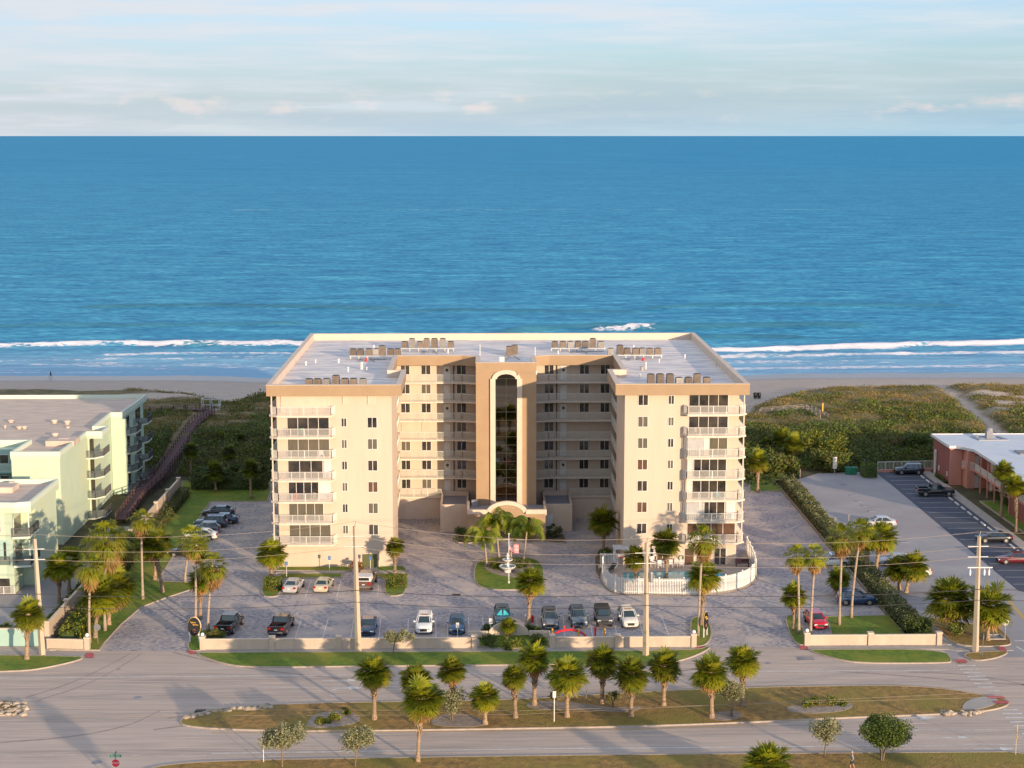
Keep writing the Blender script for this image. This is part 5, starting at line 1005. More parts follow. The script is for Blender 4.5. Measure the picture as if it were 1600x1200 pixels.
# back shrubs that read as single plants
for a, b_, w, h, m_, lb in ((1285, 722, 100, 66, Y4, 'big sea grape tree with large glossy leaves right of the condominium'), (1300, 738, 80, 40, OL, 'undergrowth below the sea grape behind the post sign'), (1330, 730, 40, 30, OL, 'shrub by the green dumpsters'), (1225, 745, 60, 44, OL, 'shrub mass behind the small back lawn'), (1190, 740, 40, 30, DK, 'dark shrub against the right wing back'), (1400, 712, 60, 38, (('l6', 'l7', 'l5'), (6, 3, .6)), 'brownish shrub behind the white fence, left part'), (1435, 715, 60, 46, DK, 'dark shrub behind the white fence, right part'), (1365, 706, 44, 34, (('l6', 'l7', 'l2'), (4, 3, 3)), 'reddish brown shrub by the beach access'), (400, 762, 50, 50, DK, 'dark shrub thicket against the left wing back'), (320, 752, 50, 30, DK, 'dark thicket shrub left of the palms'), (365, 752, 50, 34, DK, 'dark thicket shrub in the middle'), (250, 712, 40, 36, (('l6', 'l7', 'l4'), (4, 3, 1)), 'yellow brown shrub beside the boardwalk'), (268, 700, 40, 26, OL, 'olive shrub beyond the boardwalk bend')): B(lb, a, b_, w, h, *m_, n=4200, size=.42, lumps=26, dep=.7)

# dune cover: nobody could count it
WALKL = [G(a, b, z) for a, b, z in ((190, 812, .6), (222, 768, .9), (250, 742, 1.3), (276, 705, 1.7), (303, 663, 2.2), (328, 642, 2.6), (290, 640, 2.3), (215, 645, 2))]
WALKR = [G(a, b, 2) for a, b in ((1188, 646), (1225, 643), (1262, 641), (1288, 656))]
def cover(name, label, ylo, yhi, n, size, mats, wts, hgt, seed, mask=None, tall=False):
    r = np.random.default_rng(seed); x = r.uniform(-75, 125, n*3); y = r.uniform(ylo, yhi, n*3); e = dune_edge(x); keep = (y < e+1.0+2*(fbm(x/4, y/3, 21)-.5)) & (seg_dist(x, y, PATH) > 1.5+.9*fbm(x/2, y/2, 33))
    keep &= ~((x > -58) & (x < -47) & (y < 268)) & ~((x > 50) & (x < 84) & (y < 270)) & ~((x > 73) & (y < 272)) & ~((x < -55.5) & (y < 273)) & ~((np.abs(x-XC) < 33) & (y < 266)) & ~((x > -47) & (x < -25) & (y < 262)) & ~((x > 34) & (x < 48) & (y < 258))
    keep &= ~((np.abs(x-XC) < 29) & (y < 318))
    pl = np.exp(-(((x-xl0)/11)**2+((y-yl0)/5.5)**2)); keep &= pl < .45
    pr = (fbm(x/7, y/4, 41) > .55) & (x > 98) & (y > 304); keep &= ~pr
    keep &= (fbm(x/3.2, y/2.0, 171+seed) > .40+.10*sstep(300, 340, y)) | (y < 285)
    if mask is not None: keep &= mask(x, y)
    x = x[keep][:n]; y = y[keep][:n]; z = tz(x, y); m = len(x)
    k = 9; c = np.stack([x, y, z], 1)[:, None, :]+r.normal(0, 1, (m, k, 3))*np.array([size*1.6, size*1.6, 0]); hh = hgt*(.3+r.random((m, 1)))*(.1+1.9*fbm(x/4, y/4, 61)**1.5)[:, None]; c[:, :, 2] += r.random((m, k))*hh
    c = c.reshape(-1, 3); ok = (seg_dist(c[:, 0], c[:, 1], WALKL) > 1.9) & (seg_dist(c[:, 0], c[:, 1], WALKR) > 1.3); V, Fq, Mi = leaves(c, size, mats, wts, seed, .28 if tall else .6, .9 if tall else .35)
    hue = (fbm(x/9, y/6, 63)+.25*sstep(300, 345, y) > .55).repeat(k); Mi = np.where(hue & (r.random(m*k) < .75), 0, Mi); hue = (fbm(x/6, y/4, 67) > .56).repeat(k); Mi = np.where(hue & (r.random(m*k) < .8), 1, Mi); V = V.reshape(-1, 12)[ok].reshape(-1, 3); Mi = Mi[ok]; Fq = Fq[:len(Mi)]
    stuff(link(name, npmesh(name, V, Fq, list(mats), Mi)), label, 'ground cover')
cover('dune_grass', 'straw coloured and olive dune grass', 264, 364, 26000, .38, ('l8', 'l7', 'l1', 'l6'), (9, 4, 1, 3), .5, 101, tall=True)
cover('dune_scrub', 'green low dune scrub', 262, 335, 9500, .42, ('l7', 'l1', 'l4', 'l2'), (5, 4, .8, 2), .9, 102, mask=lambda x, y: fbm(x/10, y/8, 65)+.25*(1-sstep(275, 325, y)) > .52)
cover('dark_undergrowth', 'dark dense undergrowth behind the lots', 256, 292, 5200, .42, ('l1', 'l2', 'l6', 'l7'), (3, 4, 1, 2), 1.5, 103)

# ------------------------------------------------------------------ vehicles
def car(kind, color, label, pxl, heading, group='parked cars', sunshade=False, rack=False, dx=0):
    X0, Y0 = G(*pxl); e_ = empty({'sedan': 'parked_car', 'suv': 'parked_suv', 'pickup': 'pickup_truck', 'jeep': 'parked_jeep', 'shell': 'pickup_truck', 'hatch': 'parked_car'}[kind], label, {'sedan': 'car', 'hatch': 'car', 'suv': 'suv', 'jeep': 'suv'}.get(kind, 'pickup truck'), (X0+dx, Y0, 0), R(heading), group)
    pm = mat('car_paint_%s' % '_'.join('%d' % int(c*1000) for c in color), color, .3, coat=.8, spec=.5)
    S = dict(sedan=[(2.42, .36, .60, .66), (2.34, .22, .70, .80), (2.0, .18, .80, .90), (1.2, .18, .93, .92), (.8, .18, .97, .92), (-1.3, .18, 1.0, .92), (-1.75, .18, 1.04, .91), (-2.25, .22, 1.0, .86), (-2.42, .36, .88, .74)],
             hatch=[(2.15, .36, .62, .66), (2.05, .22, .74, .80), (1.7, .18, .88, .88), (1.1, .18, .98, .90), (.8, .18, 1.0, .90), (-1.3, .18, 1.04, .90), (-1.9, .2, 1.04, .87), (-2.1, .34, .9, .78)],
             suv=[(2.38, .42, .75, .70), (2.3, .28, .90, .84), (2.0, .22, 1.02, .94), (1.1, .22, 1.08, .96), (.8, .22, 1.1, .96), (-1.6, .22, 1.12, .96), (-2.2, .26, 1.12, .92), (-2.36, .4, 1.0, .84)],
             jeep=[(2.2, .5, .9, .80), (2.15, .42, 1.08, .86), (1.0, .4, 1.16, .88), (.8, .4, 1.18, .90), (-1.9, .4, 1.2, .90), (-2.1, .45, 1.15, .88)],
             pickup=[(2.9, .5, .85, .78), (2.82, .4, 1.05, .92), (2.4, .38, 1.12, .98), (1.5, .38, 1.18, 1.0), (1.2, .38, 1.2, 1.0), (-.9, .38, 1.2, 1.0), (-1.0, .38, .95, 1.0), (-2.75, .38, .95, 1.0), (-2.88, .45, .9, .95)])
    S['shell'] = S['pickup']; st = S[kind]; mb = MB(); vs = []
    for x, zb, zt, w in st:
        half = [(w*.80, zb), (w*.97, zb+.10), (w, (zb+zt)/2), (w*.97, zt-.12), (w*.86, zt-.02), (w*.4, zt+.02)]; vs += [(x, a, b_) for a, b_ in half]+[(x, -a, b_) for a, b_ in half[::-1]]
    k = 12; n = len(st); fs = [(i*k+j, i*k+(j+1) % k, (i+1)*k+(j+1) % k, (i+1)*k+j) for i in range(n-1) for j in range(k)]+[tuple(range(k))[::-1], tuple((n-1)*k+j for j in range(k))]
    mb.add(vs, fs); body = mb.build('body', pm, e_, smooth=False)
    for p in body.data.polygons: p.use_smooth = len(p.vertices) == 4
    # cabin: (bottom front x, bottom rear x, top front x, top rear x, z0, z1, w0, w1)
    cb = dict(sedan=(1.2, -1.9, .35, -1.1, .94, 1.40, .84, .62), hatch=(1.15, -1.95, .3, -1.5, .98, 1.46, .82, .64), suv=(1.15, -2.2, .35, -1.9, 1.06, 1.66, .88, .70), jeep=(.85, -2.0, .6, -1.9, 1.15, 1.78, .84, .76), pickup=(1.45, -.85, .7, -.65, 1.16, 1.80, .92, .74))
    cb['shell'] = cb['pickup']; a0, a1, b0, b1, z0, z1, w0, w1 = cb[kind]
    lo_ = [(a0, -w0*.8), (a0-.22, -w0), (a1+.2, -w0), (a1, -w0*.85), (a1, w0*.85), (a1+.2, w0), (a0-.22, w0), (a0, w0*.8)]; hi_ = [(b0, -w1*.8), (b0-.15, -w1), (b1+.12, -w1), (b1, -w1*.85), (b1, w1*.85), (b1+.12, w1), (b0-.15, w1), (b0, w1*.8)]
    gmb = MB().add([(x, y, z0) for x, y in lo_]+[(x, y, z1) for x, y in hi_], [(i, (i+1) % 8, 8+(i+1) % 8, 8+i) for i in range(8)][::1]+[tuple(range(8, 16))]); gmb.f = [f[::-1] for f in gmb.f[:8]]+[gmb.f[8][::-1]]; gmb.build('windows', 'carglass', e_)
    rf_ = MB(); top = [(x+(.04 if x > 0 else -.03), y*1.03) for x, y in hi_]; rf_.prism(top, z1-.01, z1+.045)
    for s in (-1, 1):
        for (la, ha) in ((0, 0), (1, 1), (2, 2), (3, 3)):
            l_, h_ = lo_[la], hi_[ha]; rf_.bar((l_[0], s*-l_[1]*1.01, z0), (h_[0], s*-h_[1]*1.01, z1), .06, .06)
        m0 = (a0+a1)/2+.1; m1 = (b0+b1)/2+.05; rf_.bar((m0, s*w0*1.01, z0), (m1, s*w1*1.01, z1), .09, .04)
        if kind in ('suv', 'hatch'): m0 = a1+.75; rf_.bar((m0, s*w0*1.01, z0), (m0+.1, s*w1*1.02, z1), .10, .04)
    roof = rf_.build('roof', pm if kind != 'jeep' else 'black', e_)
    if kind in ('suv',) : MB().box(b0-.75, b0-.25, -w1*.6, w1*.6, z1+.045, z1+.052).build('sunroof', 'glass', roof)
    if rack: MB().bar((b0-.2, w1*.95, z1+.1), (b1+.2, w1*.95, z1+.1), .05).bar((b0-.2, -w1*.95, z1+.1), (b1+.2, -w1*.95, z1+.1), .05).build('roof_rails', 'metal', roof)
    if sunshade:
        for s in (-1, 1): p0 = Vector((a0-.02, 0, z0+.08)); p1 = Vector((b0+.06, 0, z1-.06)); q = MB(); q.add([p0+Vector((.02, s*.05, 0)), p0+Vector((-.1, s*w0*.85, 0)), p1+Vector((-.06, s*w1*.8, 0)), p1+Vector((.03, s*.12, 0))], [(0, 1, 2, 3)]); q.add([p0+Vector((.03, s*.05, 0)), p0+Vector((-.09, s*w0*.85, 0)), p1+Vector((-.05, s*w1*.8, 0)), p1+Vector((.04, s*.12, 0))], [(3, 2, 1, 0)]); q.build('sunshade', 'shade', e_)
    fx = st[0][0]; rx_ = st[-1][0]; wf = st[1][3]; zf = (st[1][1]+st[1][2])/2+.08; zr_ = st[-2][2]-.16; wr = st[-2][3]
    if kind in ('pickup', 'shell'):
        if kind == 'pickup':
            b_ = MB(); b_.ring([(-1.0, -.98), (-2.86, -.98), (-2.86, .98), (-1.0, .98)], [(-1.08, -.86), (-2.78, -.86), (-2.78, .86), (-1.08, .86)], .9, 1.3); b_.build('bed', pm, e_); MB().box(-2.77, -1.09, -.85, .85, .97, .985).build('bed_liner', 'black', e_)
        else: MB().prism([(-1.0, -.97), (-2.84, -.97), (-2.84, .97), (-1.0, .97)], .9, 1.32).build('bed', pm, e_); MB().add([(x*1.0, y, z) for z, i in ((1.32, 1), (1.9, .88)) for x, y in ((-.92, -.95*i), (-2.86, -.95*i), (-2.86, .95*i), (-.92, .95*i))], [(0, 1, 5, 4), (1, 2, 6, 5), (2, 3, 7, 6), (3, 0, 4, 7), (7, 6, 5, 4)]).build('bed_topper', 'white', e_); MB().box(-2.89, -2.84, -.7, .7, 1.42, 1.78).build('topper_window', 'glass', e_)
        zr_ = 1.05; rx_ = -2.9; wr = .95
    for s in (-1, 1):
        MB().box(fx-.16, fx-.0, *sorted((s*wf*.98, s*wf*.52)), zf-.02, zf+.14).build('headlight', 'lens', e_)
        MB().box(rx_-.02, rx_+.14, *sorted((s*wr*.99, s*wr*.62)), zr_-.13, zr_+.1).build('taillight', 'tail', e_)
        MB().box(a0-.5, a0-.32, *sorted((s*(w0+.08), s*(w0+.3))), z0+.02, z0+.17).build('mirror', pm, e_)
        MB().box(m1-.5, m1-.36, *sorted((s*(st[4][3]-.02), s*(st[4][3]+.02))), z0-.14, z0-.11).build('door_handle', 'metal', e_)
    MB().box(fx-.06, fx+.03, -wf*.46, wf*.46, zf-.22, zf+.08).build('grille', 'black' if kind != 'shell' else 'metal', e_); MB().box(fx-.12, fx+.03, -wf*.8, wf*.8, zf-.34, zf-.2).build('bumper', 'metal' if kind in ('pickup', 'shell') else pm, e_)
    MB().box(rx_-.035, rx_+.1, -wr*.8, wr*.8, zr_-.5, zr_-.36).build('bumper', 'metal' if kind in ('pickup', 'shell') else pm, e_); MB().box(rx_-.03, rx_+.02, -.17, .17, zr_-.2, zr_-.08).build('licence_plate', 'white', e_)
    wr_ = {'sedan': .33, 'hatch': .32, 'suv': .37, 'jeep': .41}.get(kind, .42); wb = {'sedan': (1.5, -1.4), 'hatch': (1.35, -1.3), 'suv': (1.45, -1.4), 'jeep': (1.4, -1.3)}.get(kind, (1.9, -1.75)); ww = st[4][3]
    for x in wb:
        for s in (-1, 1):
            w_ = MB(); w_.tube([(x, s*(ww-.24), wr_), (x, s*(ww+.015), wr_)], wr_, 18); w_ = w_.build('wheel', 'tyre', e_); MB().tube([(x, s*(ww+.0), wr_), (x, s*(ww+.03), wr_)], wr_*.64, 14).build('rim', 'rim', w_)
            MB().tube([(x, s*(ww-.2), wr_+.02), (x, s*(ww+.004), wr_+.02)], wr_*1.14, 18).build('wheel_arch', 'black', e_)
    return e_
BLK, NAVY, WHT, SIL, GRY = (.012, .012, .015), (.012, .05, .12), (.75, .74, .72), (.42, .42, .42), (.12, .14, .16)
for a in [('sedan', BLK, 'black sedan at the far end of the left lot row', (342, 805), 180), ('sedan', NAVY, 'dark blue sedan second in the left lot, mostly hidden behind the suv', (347, 817), 180), ('suv', (.03, .07, .12), 'dark blue suv third in the left lot row', (330, 823), 180), ('hatch', (.10, .13, .17), 'grey hatchback fourth in the left lot row', (321, 831), 180), ('sedan', (.74, .70, .64), 'white sedan in the left lot half hidden by a fan palm', (313, 842), 180), ('sedan', BLK, 'black car nearest the road in the left lot, behind the fan palms', (291, 868), 180),
          ('sedan', SIL, 'silver sedan parked first in the row under the left wing', (459, 921), 82), ('sedan', (.50, .44, .32), 'beige sedan parked second in the row under the left wing', (506, 920), 84), ('shell', (.13, .07, .05), 'brown pickup with a white bed topper behind the left utility pole', (573, 915), 86),
          ('pickup', BLK, 'black pickup with its bed to the road, leftmost of the front row', (359, 983), 82), ('pickup', (.02, .012, .014), 'black pickup second from the left in the front row', (440, 985), 84), ('sedan', NAVY, 'dark blue sedan beside the left utility pole', (575, 985), 270), ('suv', WHT, 'white suv parked left of the middle of the front row', (663, 983), 270), ('hatch', (.03, .11, .20), 'blue hatchback right of the white suv', (714, 984), 270),
          ('suv', GRY, 'grey suv with a polished front next to the red play arch', (859, 976), 270), ('suv', (.10, .14, .17), 'blue grey suv behind the red play arch', (903, 973), 272), ('jeep', (.05, .05, .055), 'dark boxy jeep behind the yellow post', (942, 973), 272), ('suv', (.66, .63, .56), 'pearl white suv rightmost of the front row', (981, 974), 274),
          ('hatch', (.46, .006, .025), 'red hatchback parked alone right of the driveway', (1274, 976), 276), ('suv', NAVY, 'dark blue suv parked behind the tall palms', (1337, 943), 0), ('suv', WHT, 'white suv parked behind the palms at the hedge', (1300, 884), 180),
          ('suv', (.012, .02, .03), 'dark suv at the far end of the sealed strip', (1420, 740), 180), ('pickup', BLK, 'black pickup beside the motel lawn', (1461, 774), 0), ('sedan', BLK, 'black sedan in the sealed strip behind the utility pole', (1553, 846), 180), ('sedan', (.13, .012, .02), 'maroon sedan at the right edge of the picture', (1586, 879), 180),
          ('sedan', SIL, 'silver sedan behind the hedge palms in the light lot', (1373, 822), 180), ('sedan', (.35, .38, .42), 'pale sedan nose behind the leaning palm pair', (1400, 882), 180), ('hatch', (.62, .55, .42), 'cream hatchback behind the leaning palm pair', (1428, 899), 180), ('sedan', (.22, .23, .26), 'grey car half hidden by the thick corner palm', (1482, 956), 180)]:
    car(a[0], a[1], a[2], a[3], a[4], rack=(a[0] == 'suv'))
car('suv', (.02, .08, .12), 'dark teal suv with a bright sunshade behind its windscreen', (785, 972), 272, sunshade=True)

# ------------------------------------------------------------------ perimeter walls, pool, street furniture
def pwall(a, b_, h, posts, label, m='wallc', globes=(), w=.2, name='perimeter_wall', ph=None, cat='wall'):
    """low wall with capped pillars; posts and globes given as fractions of its length"""
    e_ = empty(name, label, cat, (a[0], a[1], 0)); d = Vector((b_[0]-a[0], b_[1]-a[1], 0)); mb = MB().bar(Vector((0, 0, h/2-.1)), d+Vector((0, 0, h/2-.1)), w, h+.2); mb.build('wall', m, e_)
    MB().bar(Vector((0, 0, h+.045)), d+Vector((0, 0, h+.045)), w+.1, .09).build('coping', 'trim', e_)
    for t in posts:
        p = d*t; c = MB().box(p.x-.28, p.x+.28, p.y-.28, p.y+.28, -.1, (ph or h)+.25).build('pillar', m, e_); MB().box(p.x-.34, p.x+.34, p.y-.34, p.y+.34, (ph or h)+.25, (ph or h)+.37).build('cap', 'trim', c)
        if t in globes: MB().ball((p.x, p.y, (ph or h)+.58), .2).build('globe_lamp', 'globe', c)
    return e_
yf = 174.15
pwall((-30.6, yf), (-.9, yf), 1.15, (0, .255, .5, 1), 'long cream perimeter wall left of the planting gap, with a globe lamp on its left pillar', globes=(0,))
pwall((7.65, yf), (23.2, yf), 1.15, (0, .46, 1), 'cream perimeter wall right of the planting gap, with a globe on its right pillar', globes=(1,))
pwall((35.75, yf+.4), (50.4, yf+.4), 1.1, (0, .48, 1), 'cream perimeter wall right of the driveway, with a globe lamp on its left pillar', globes=(0,))
pwall((-47.7, yf+.6), (-43.2, yf+.2), 1.1, (1,), 'short cream wall left of the driveway with a globe lamp', globes=(1,))
pwall((-60, 176.2), (-48.9, 176.0), 1.9, (), 'aqua coloured wall at the left edge beside the pole', m='mintd')
pwall((-48.1, 176.6), (-47.6, 253.5), 2.3, tuple(k/9 for k in range(10)), 'long cream boundary wall running back from the road', w=.22, name='boundary_wall')
# arched low wall in the gap
mb = MB(); x0, y0 = G(795, 1000); n = 16; ar = [(2.3*math.cos(math.pi*k/n), .35+1.5*math.sin(math.pi*k/n)) for k in range(n+1)]
mb.add([(x0+a, y0+.7, z) for a, z in ar]+[(x0+a, y0+.95, z) for a, z in ar], [tuple(range(n+1))[::-1], tuple(range(n+1, 2*n+2))]+[(k, k+1, n+2+k, n+1+k) for k in range(n)]); mb.box(x0-4.6, x0-2.3, y0+.7, y0+.95, 0, .8).box(x0+2.3, x0+4.6, y0+.7, y0+.95, 0, .8)
tag(mb.build('arched_wall', 'trim'), 'low arched entrance wall half hidden by bushes in the wall gap', 'wall')
palm('s', 793, 1000, 794, 974, 28, 'tiny palm before the arched low wall', group=GP)
tag(MB().tube([(x0-2, y0+1.4, 0), (x0-2, y0+1.4, 1.9)], .04).box(x0-2.2, x0-1.8, y0+1.35, y0+1.4, 1.5, 2.1).build('small_sign', 'white'), 'small sign before the teal shaded car', 'sign')
x, y = G(715, 1000); tag(MB().tube([(x, y, 0), (x, y, 1.7)], .035).box(x-.18, x+.18, y-.05, y-.02, 1.4, 2.0).build('small_sign', 'white'), 'small white sign before the blue hatchback', 'sign')
# yellow posts and red arch frame
for k, (a, b_) in enumerate(((863, 1000), (904, 1000), (945, 1000))):
    x, y = G(a, b_); tag(MB().lathe([(.11, 0), (.11, 1.25), (.07, 1.32)], (x, y, 0), 12).build('bollard', 'orange'), f'{"left" if k == 0 else "middle" if k == 1 else "right"} yellow post of the three before the parked suvs', 'bollard', 'yellow posts by the wall')
x, y = G(889, 999); mb = MB(); mb.tube([(x+1.9*math.cos(t)*1.0, y, .1+1.0*math.sin(t)) for t in np.linspace(math.pi, 0, 15)], .13, 8); mb.bar((x-.5, y, .9), (x-.5, y+.2, 1.5), .12).bar((x+.5, y, .9), (x+.5, y+.2, 1.5), .12); tag(mb.build('arch_frame', 'red'), 'bright red curved metal frame behind the wall', 'metal frame')
x, y = G(930, 997); tag(MB().lathe([(.1, 0), (.1, 1.1), (.14, 1.1), (.14, 1.25), (.05, 1.32)], (x, y, 0), 10).bar((x-.2, y, .95), (x+.2, y, .95), .1).build('standpipe', 'red'), 'short red standpipe beside the dark jeep', 'standpipe')
x, y = G(832, 972); e_ = empty('fire_hydrant', 'red fire hydrant beside the palm between the cars', 'fire hydrant', (x, y, 0)); MB().lathe([(.16, 0), (.14, .1), (.14, .6), (.18, .62), (.12, .78), (.04, .85)]).build('barrel', 'red', e_); MB().tube([(-.26, 0, .5), (.26, 0, .5)], .07).build('nozzle', 'red', e_)
x, y = G(822, 972); tag(MB().box(x-.12, x+.12, y-.1, y+.1, 0, .9).build('utility_post', 'white'), 'short white utility post left of the fire hydrant', 'post')
# fountain
x, y = G(793, 895); e_ = empty('fountain', 'three tiered white and blue fountain on the round lawn island', 'fountain', (x, y, .13))
MB().lathe([(.5, 0), (.45, .3), (.9, .5), (1.08, .72), (1.08, .8), (.95, .8), (.9, .7), (.1, .62)], n=24).build('lower_basin', 'white', e_); MB().lathe([(.9, .74), (.01, .745)], n=24).build('lower_water', 'blue', e_)
MB().lathe([(.16, .6), (.13, 1.25), (.5, 1.45), (.68, 1.6), (.68, 1.68), (.56, 1.68), (.1, 1.6)], n=20).build('middle_basin', 'white', e_); MB().lathe([(.56, 1.65), (.01, 1.655)], n=20).build('middle_water', 'blue', e_)
MB().lathe([(.1, 1.6), (.08, 1.95), (.28, 2.08), (.3, 2.15), (.1, 2.15), (.1, 2.35), (.03, 2.55)], n=14).build('top_bowl', 'white', e_)
# flagpole and flag
x, y = G(795, 912); s = 13; zt = YP(797, 836, y)[1]
tag(MB().lathe([(.14, 0), (.12, .2), (.06, .25), (.045, zt), (.0, zt)], (x, y, .1), 10).ball((x, y, zt+.15), .1).build('flagpole', 'white'), 'white flagpole on the lawn before the fountain', 'flagpole')
e_ = empty('flag', 'drooping United States flag on the pole by the fountain', 'flag', (x, y, 0)); zf = YP(797, 845, y)[1]; FX, FZ = 1.25, 1.15
def fpt(u, v): return (.06+u*FX*.95, .18*math.sin(u*6+1), zf-v*FZ-u*.62-.12*math.sin(u*5))
cloth = MB(); nu, nv = 14, 13
for j in range(nv):
    for i in range(nu): q = [fpt(i/nu, j/nv), fpt((i+1)/nu, j/nv), fpt((i+1)/nu, (j+1)/nv), fpt(i/nu, (j+1)/nv)]; mi = 2 if (i < 6 and j < 7) else (0 if j % 2 == 0 else 1); cloth.add(q, [(0, 1, 2, 3)], mi)
cl = cloth.build('cloth', ['red', 'white', 'navy'], e_); st_ = MB()
for r_ in range(5):
    for c_ in range(6): u, v = (c_+.5)/6*.42, (r_+.6)/5*.5; a = fpt(u, v); st_.add([(a[0]+.03*math.cos(t), a[1]-.012, a[2]+.03*math.sin(t)) for t in np.linspace(0, 2*math.pi, 6)[:-1]], [(0, 1, 2, 3, 4)])
st_.build('stars', 'white', cl)
# pool enclosure
pf = smooth_poly(px([(944, 889), (940, 903), (947, 918), (962, 928), (1000, 930), (1080, 931), (1130, 927), (1165, 918), (1181, 905), (1180, 892), (1172, 874), (1166, 862)]), 2, False)
g0 = G(938, 889); pf = [g0]+pf
e_ = empty('pool_fence', 'curved white picket fence around the swimming pool', 'fence', (0, 0, 0)); mb = MB(); ps = MB(); dist = 0; zf0 = .15
for (ax, ay), (bx2, by2) in zip(pf[:-1], pf[1:]):
    L_ = math.hypot(bx2-ax, by2-ay); n = max(1, int(L_/.19)); mb.bar((ax, ay, zf0+.25), (bx2, by2, zf0+.25), .05, .09); mb.bar((ax, ay, zf0+1.75), (bx2, by2, zf0+1.75), .05, .12)
    for k in range(n): t = k/n; xx, yy = ax+(bx2-ax)*t, ay+(by2-ay)*t; mb.bar((xx, yy, zf0), (xx+(bx2-ax)/L_*.001, yy, zf0+2.0), .11, .03) if 0 else mb.box(xx-.055, xx+.055, yy-.02, yy+.02, zf0, zf0+1.98)
    dist += L_
    if dist > 2.3: dist = 0; MB().box(bx2-.08, bx2+.08, by2-.08, by2+.08, 0, zf0+2.12).box(bx2-.1, bx2+.1, by2-.1, by2+.1, zf0+2.12, zf0+2.18).build('post', 'white', e_)
mb.build('pickets', 'white', e_)
x0, y0 = g0; e2 = empty('pool_gate', 'white pergola gate with a panel at the left end of the pool fence', 'gate', (x0, y0, 0)); mb = MB(); n = 12
for k in range(n): mb.box(k*.2, k*.2+.12, -.02, .02, .1, 2.1)
mb.bar((0, 0, .4), (2.3, 0, .4), .05, .1).bar((0, 0, 1.9), (2.3, 0, 1.9), .05, .1).build('panel', 'white', e2); mb = MB()
for a, b_ in ((1.9, 0), (1.9, 2), (3.6, 0), (3.6, 2)): mb.box(a-.07, a+.07, b_-.07, b_+.07, 0, 2.6)
for k in range(7): mb.box(1.7, 3.8, k*.33-.1, k*.33, 2.6, 2.72)
mb.build('pergola', 'white', e2); MB().box(2.2, 3.1, .9, .95, 1.2, 1.75).build('notice', 'white', e2); MB().box(2.3, 3.0, .88, .9, 1.25, 1.42).build('notice_red_band', 'red', e2)
deck = [(a, b_) for a, b_ in offset(pf+[(33.0, 208.5), (g0[0], 208.5)], -.25)]
struct(MB().prism(deck, -.1, .14).build('pool_deck', 'tile'), 'beige pool deck inside the white fence'); struct(MB().ring(deck, offset(deck, .2), -.1, .17).build('kerb', 'kerb'), 'kerb around the pool deck')
px0 = [G(972, 893, .14), G(1100, 893, .14), G(1108, 905, .14), G(982, 906, .14), G(973, 901, .14)]; px0 = smooth_poly([(px0[0][0], 205.2), (px0[0][0]+13.2, 205.2), (px0[0][0]+13.4, 199.8), (px0[0][0]+1, 199.6), (px0[0][0]-.2, 202)], 1)
e_ = empty('swimming_pool', 'turquoise swimming pool behind the white fence', 'swimming pool', (0, 0, 0)); MB().ring(offset(px0, -.3), px0, .1, .22).build('coping', 'tile', e_); MB().prism(px0, .10, .17).build('water', 'water', e_); MB().ring(px0, offset(px0, .08), .1, .19).build('tile_band', 'blue', e_)
def chair(x, y, rz, label, m='white', tall=False):
    e_ = empty('pool_chair', label, 'chair', (x, y, .15), rz, 'white chairs on the pool deck'); h = .75 if tall else .42
    MB().box(-.26, .26, -.26, .26, h, h+.05).build('seat', m, e_); MB().box(-.26, .26, .22, .27, h+.05, h+.62).build('backrest', m, e_)
    for a in (-.23, .23):
        for b_ in (-.23, .23): MB().box(a-.025, a+.025, b_-.025, b_+.025, 0, h).build('leg', m, e_)
        MB().box(a-.03, a+.03, -.26, .24, h+.24, h+.27).build('armrest', m, e_)
for k, (a, b_, t_) in enumerate(((1008, 887, 1), (1020, 886, 1), (1031, 888, 0), (1048, 887, 0), (1056, 886, 0), (1065, 887, 0))): x, y = G(a, b_, .15); chair(x, y, random.uniform(-.4, .4), f'white {"tall" if t_ else "low"} chair, {ORD[k]} from the left along the pool wall', tall=bool(t_))
x, y = G(1037, 886, .15); e_ = empty('patio_table', 'white table between the pool chairs', 'table', (x, y, .15)); MB().lathe([(.5, .7), (.5, .74)], n=16).build('table_top', 'white', e_); MB().lathe([(.3, 0), (.05, .05), (.04, .7)], n=10).build('pedestal', 'white', e_)
x, y = G(1022, 884, .15); e_ = empty('folded_umbrella', 'folded white umbrella standing by the pool chairs', 'umbrella', (x, y, .15)); MB().tube([(0, 0, 0), (0, 0, 2.9)], .03).build('pole', 'white', e_); MB().lathe([(.03, 1.2), (.22, 1.35), (.14, 2.2), (.03, 2.85)], n=10).build('canopy', 'white', e_)
x, y = G(955, 893, .15); e_ = empty('sun_lounger', 'dark reclined lounger beside the pool fence', 'sun lounger', (x, y, .15), R(-40)); MB().box(-.35, .35, -1.3, .1, .3, .36).build('seat', 'black', e_); MB().bar((0, .08, .33), (0, .75, .95), .7, .05).build('backrest', 'black', e_)
for a in (-.3, .3):
    for b_ in (-1.2, .0): MB().box(a-.03, a+.03, b_-.03, b_+.03, 0, .3).build('leg', 'black', e_)
x, y = G(1160, 885, .15); e_ = empty('bench', 'brown bench at the right end of the pool deck', 'bench', (x, y, .15)); MB().box(-.9, .9, -.25, .25, .42, .48).build('seat', 'wood', e_); MB().box(-.9, .9, .25, .3, .5, .95).build('backrest', 'wood', e_); MB().box(-.85, -.75, -.2, .2, 0, .42).build('leg', 'wood', e_); MB().box(.75, .85, -.2, .2, 0, .42).build('leg', 'wood', e_)
x, y = G(1063, 880, .15); tag(MB().tube([(x+.3*math.cos(t), 208.55, 1.1+.3*math.sin(t)) for t in np.linspace(0, 2*math.pi, 17)], .06, 8).build('life_ring', mat('green_ring', (.12, .22, .14), .7)), 'greenish ring hung on the wall behind the pool', 'life ring')

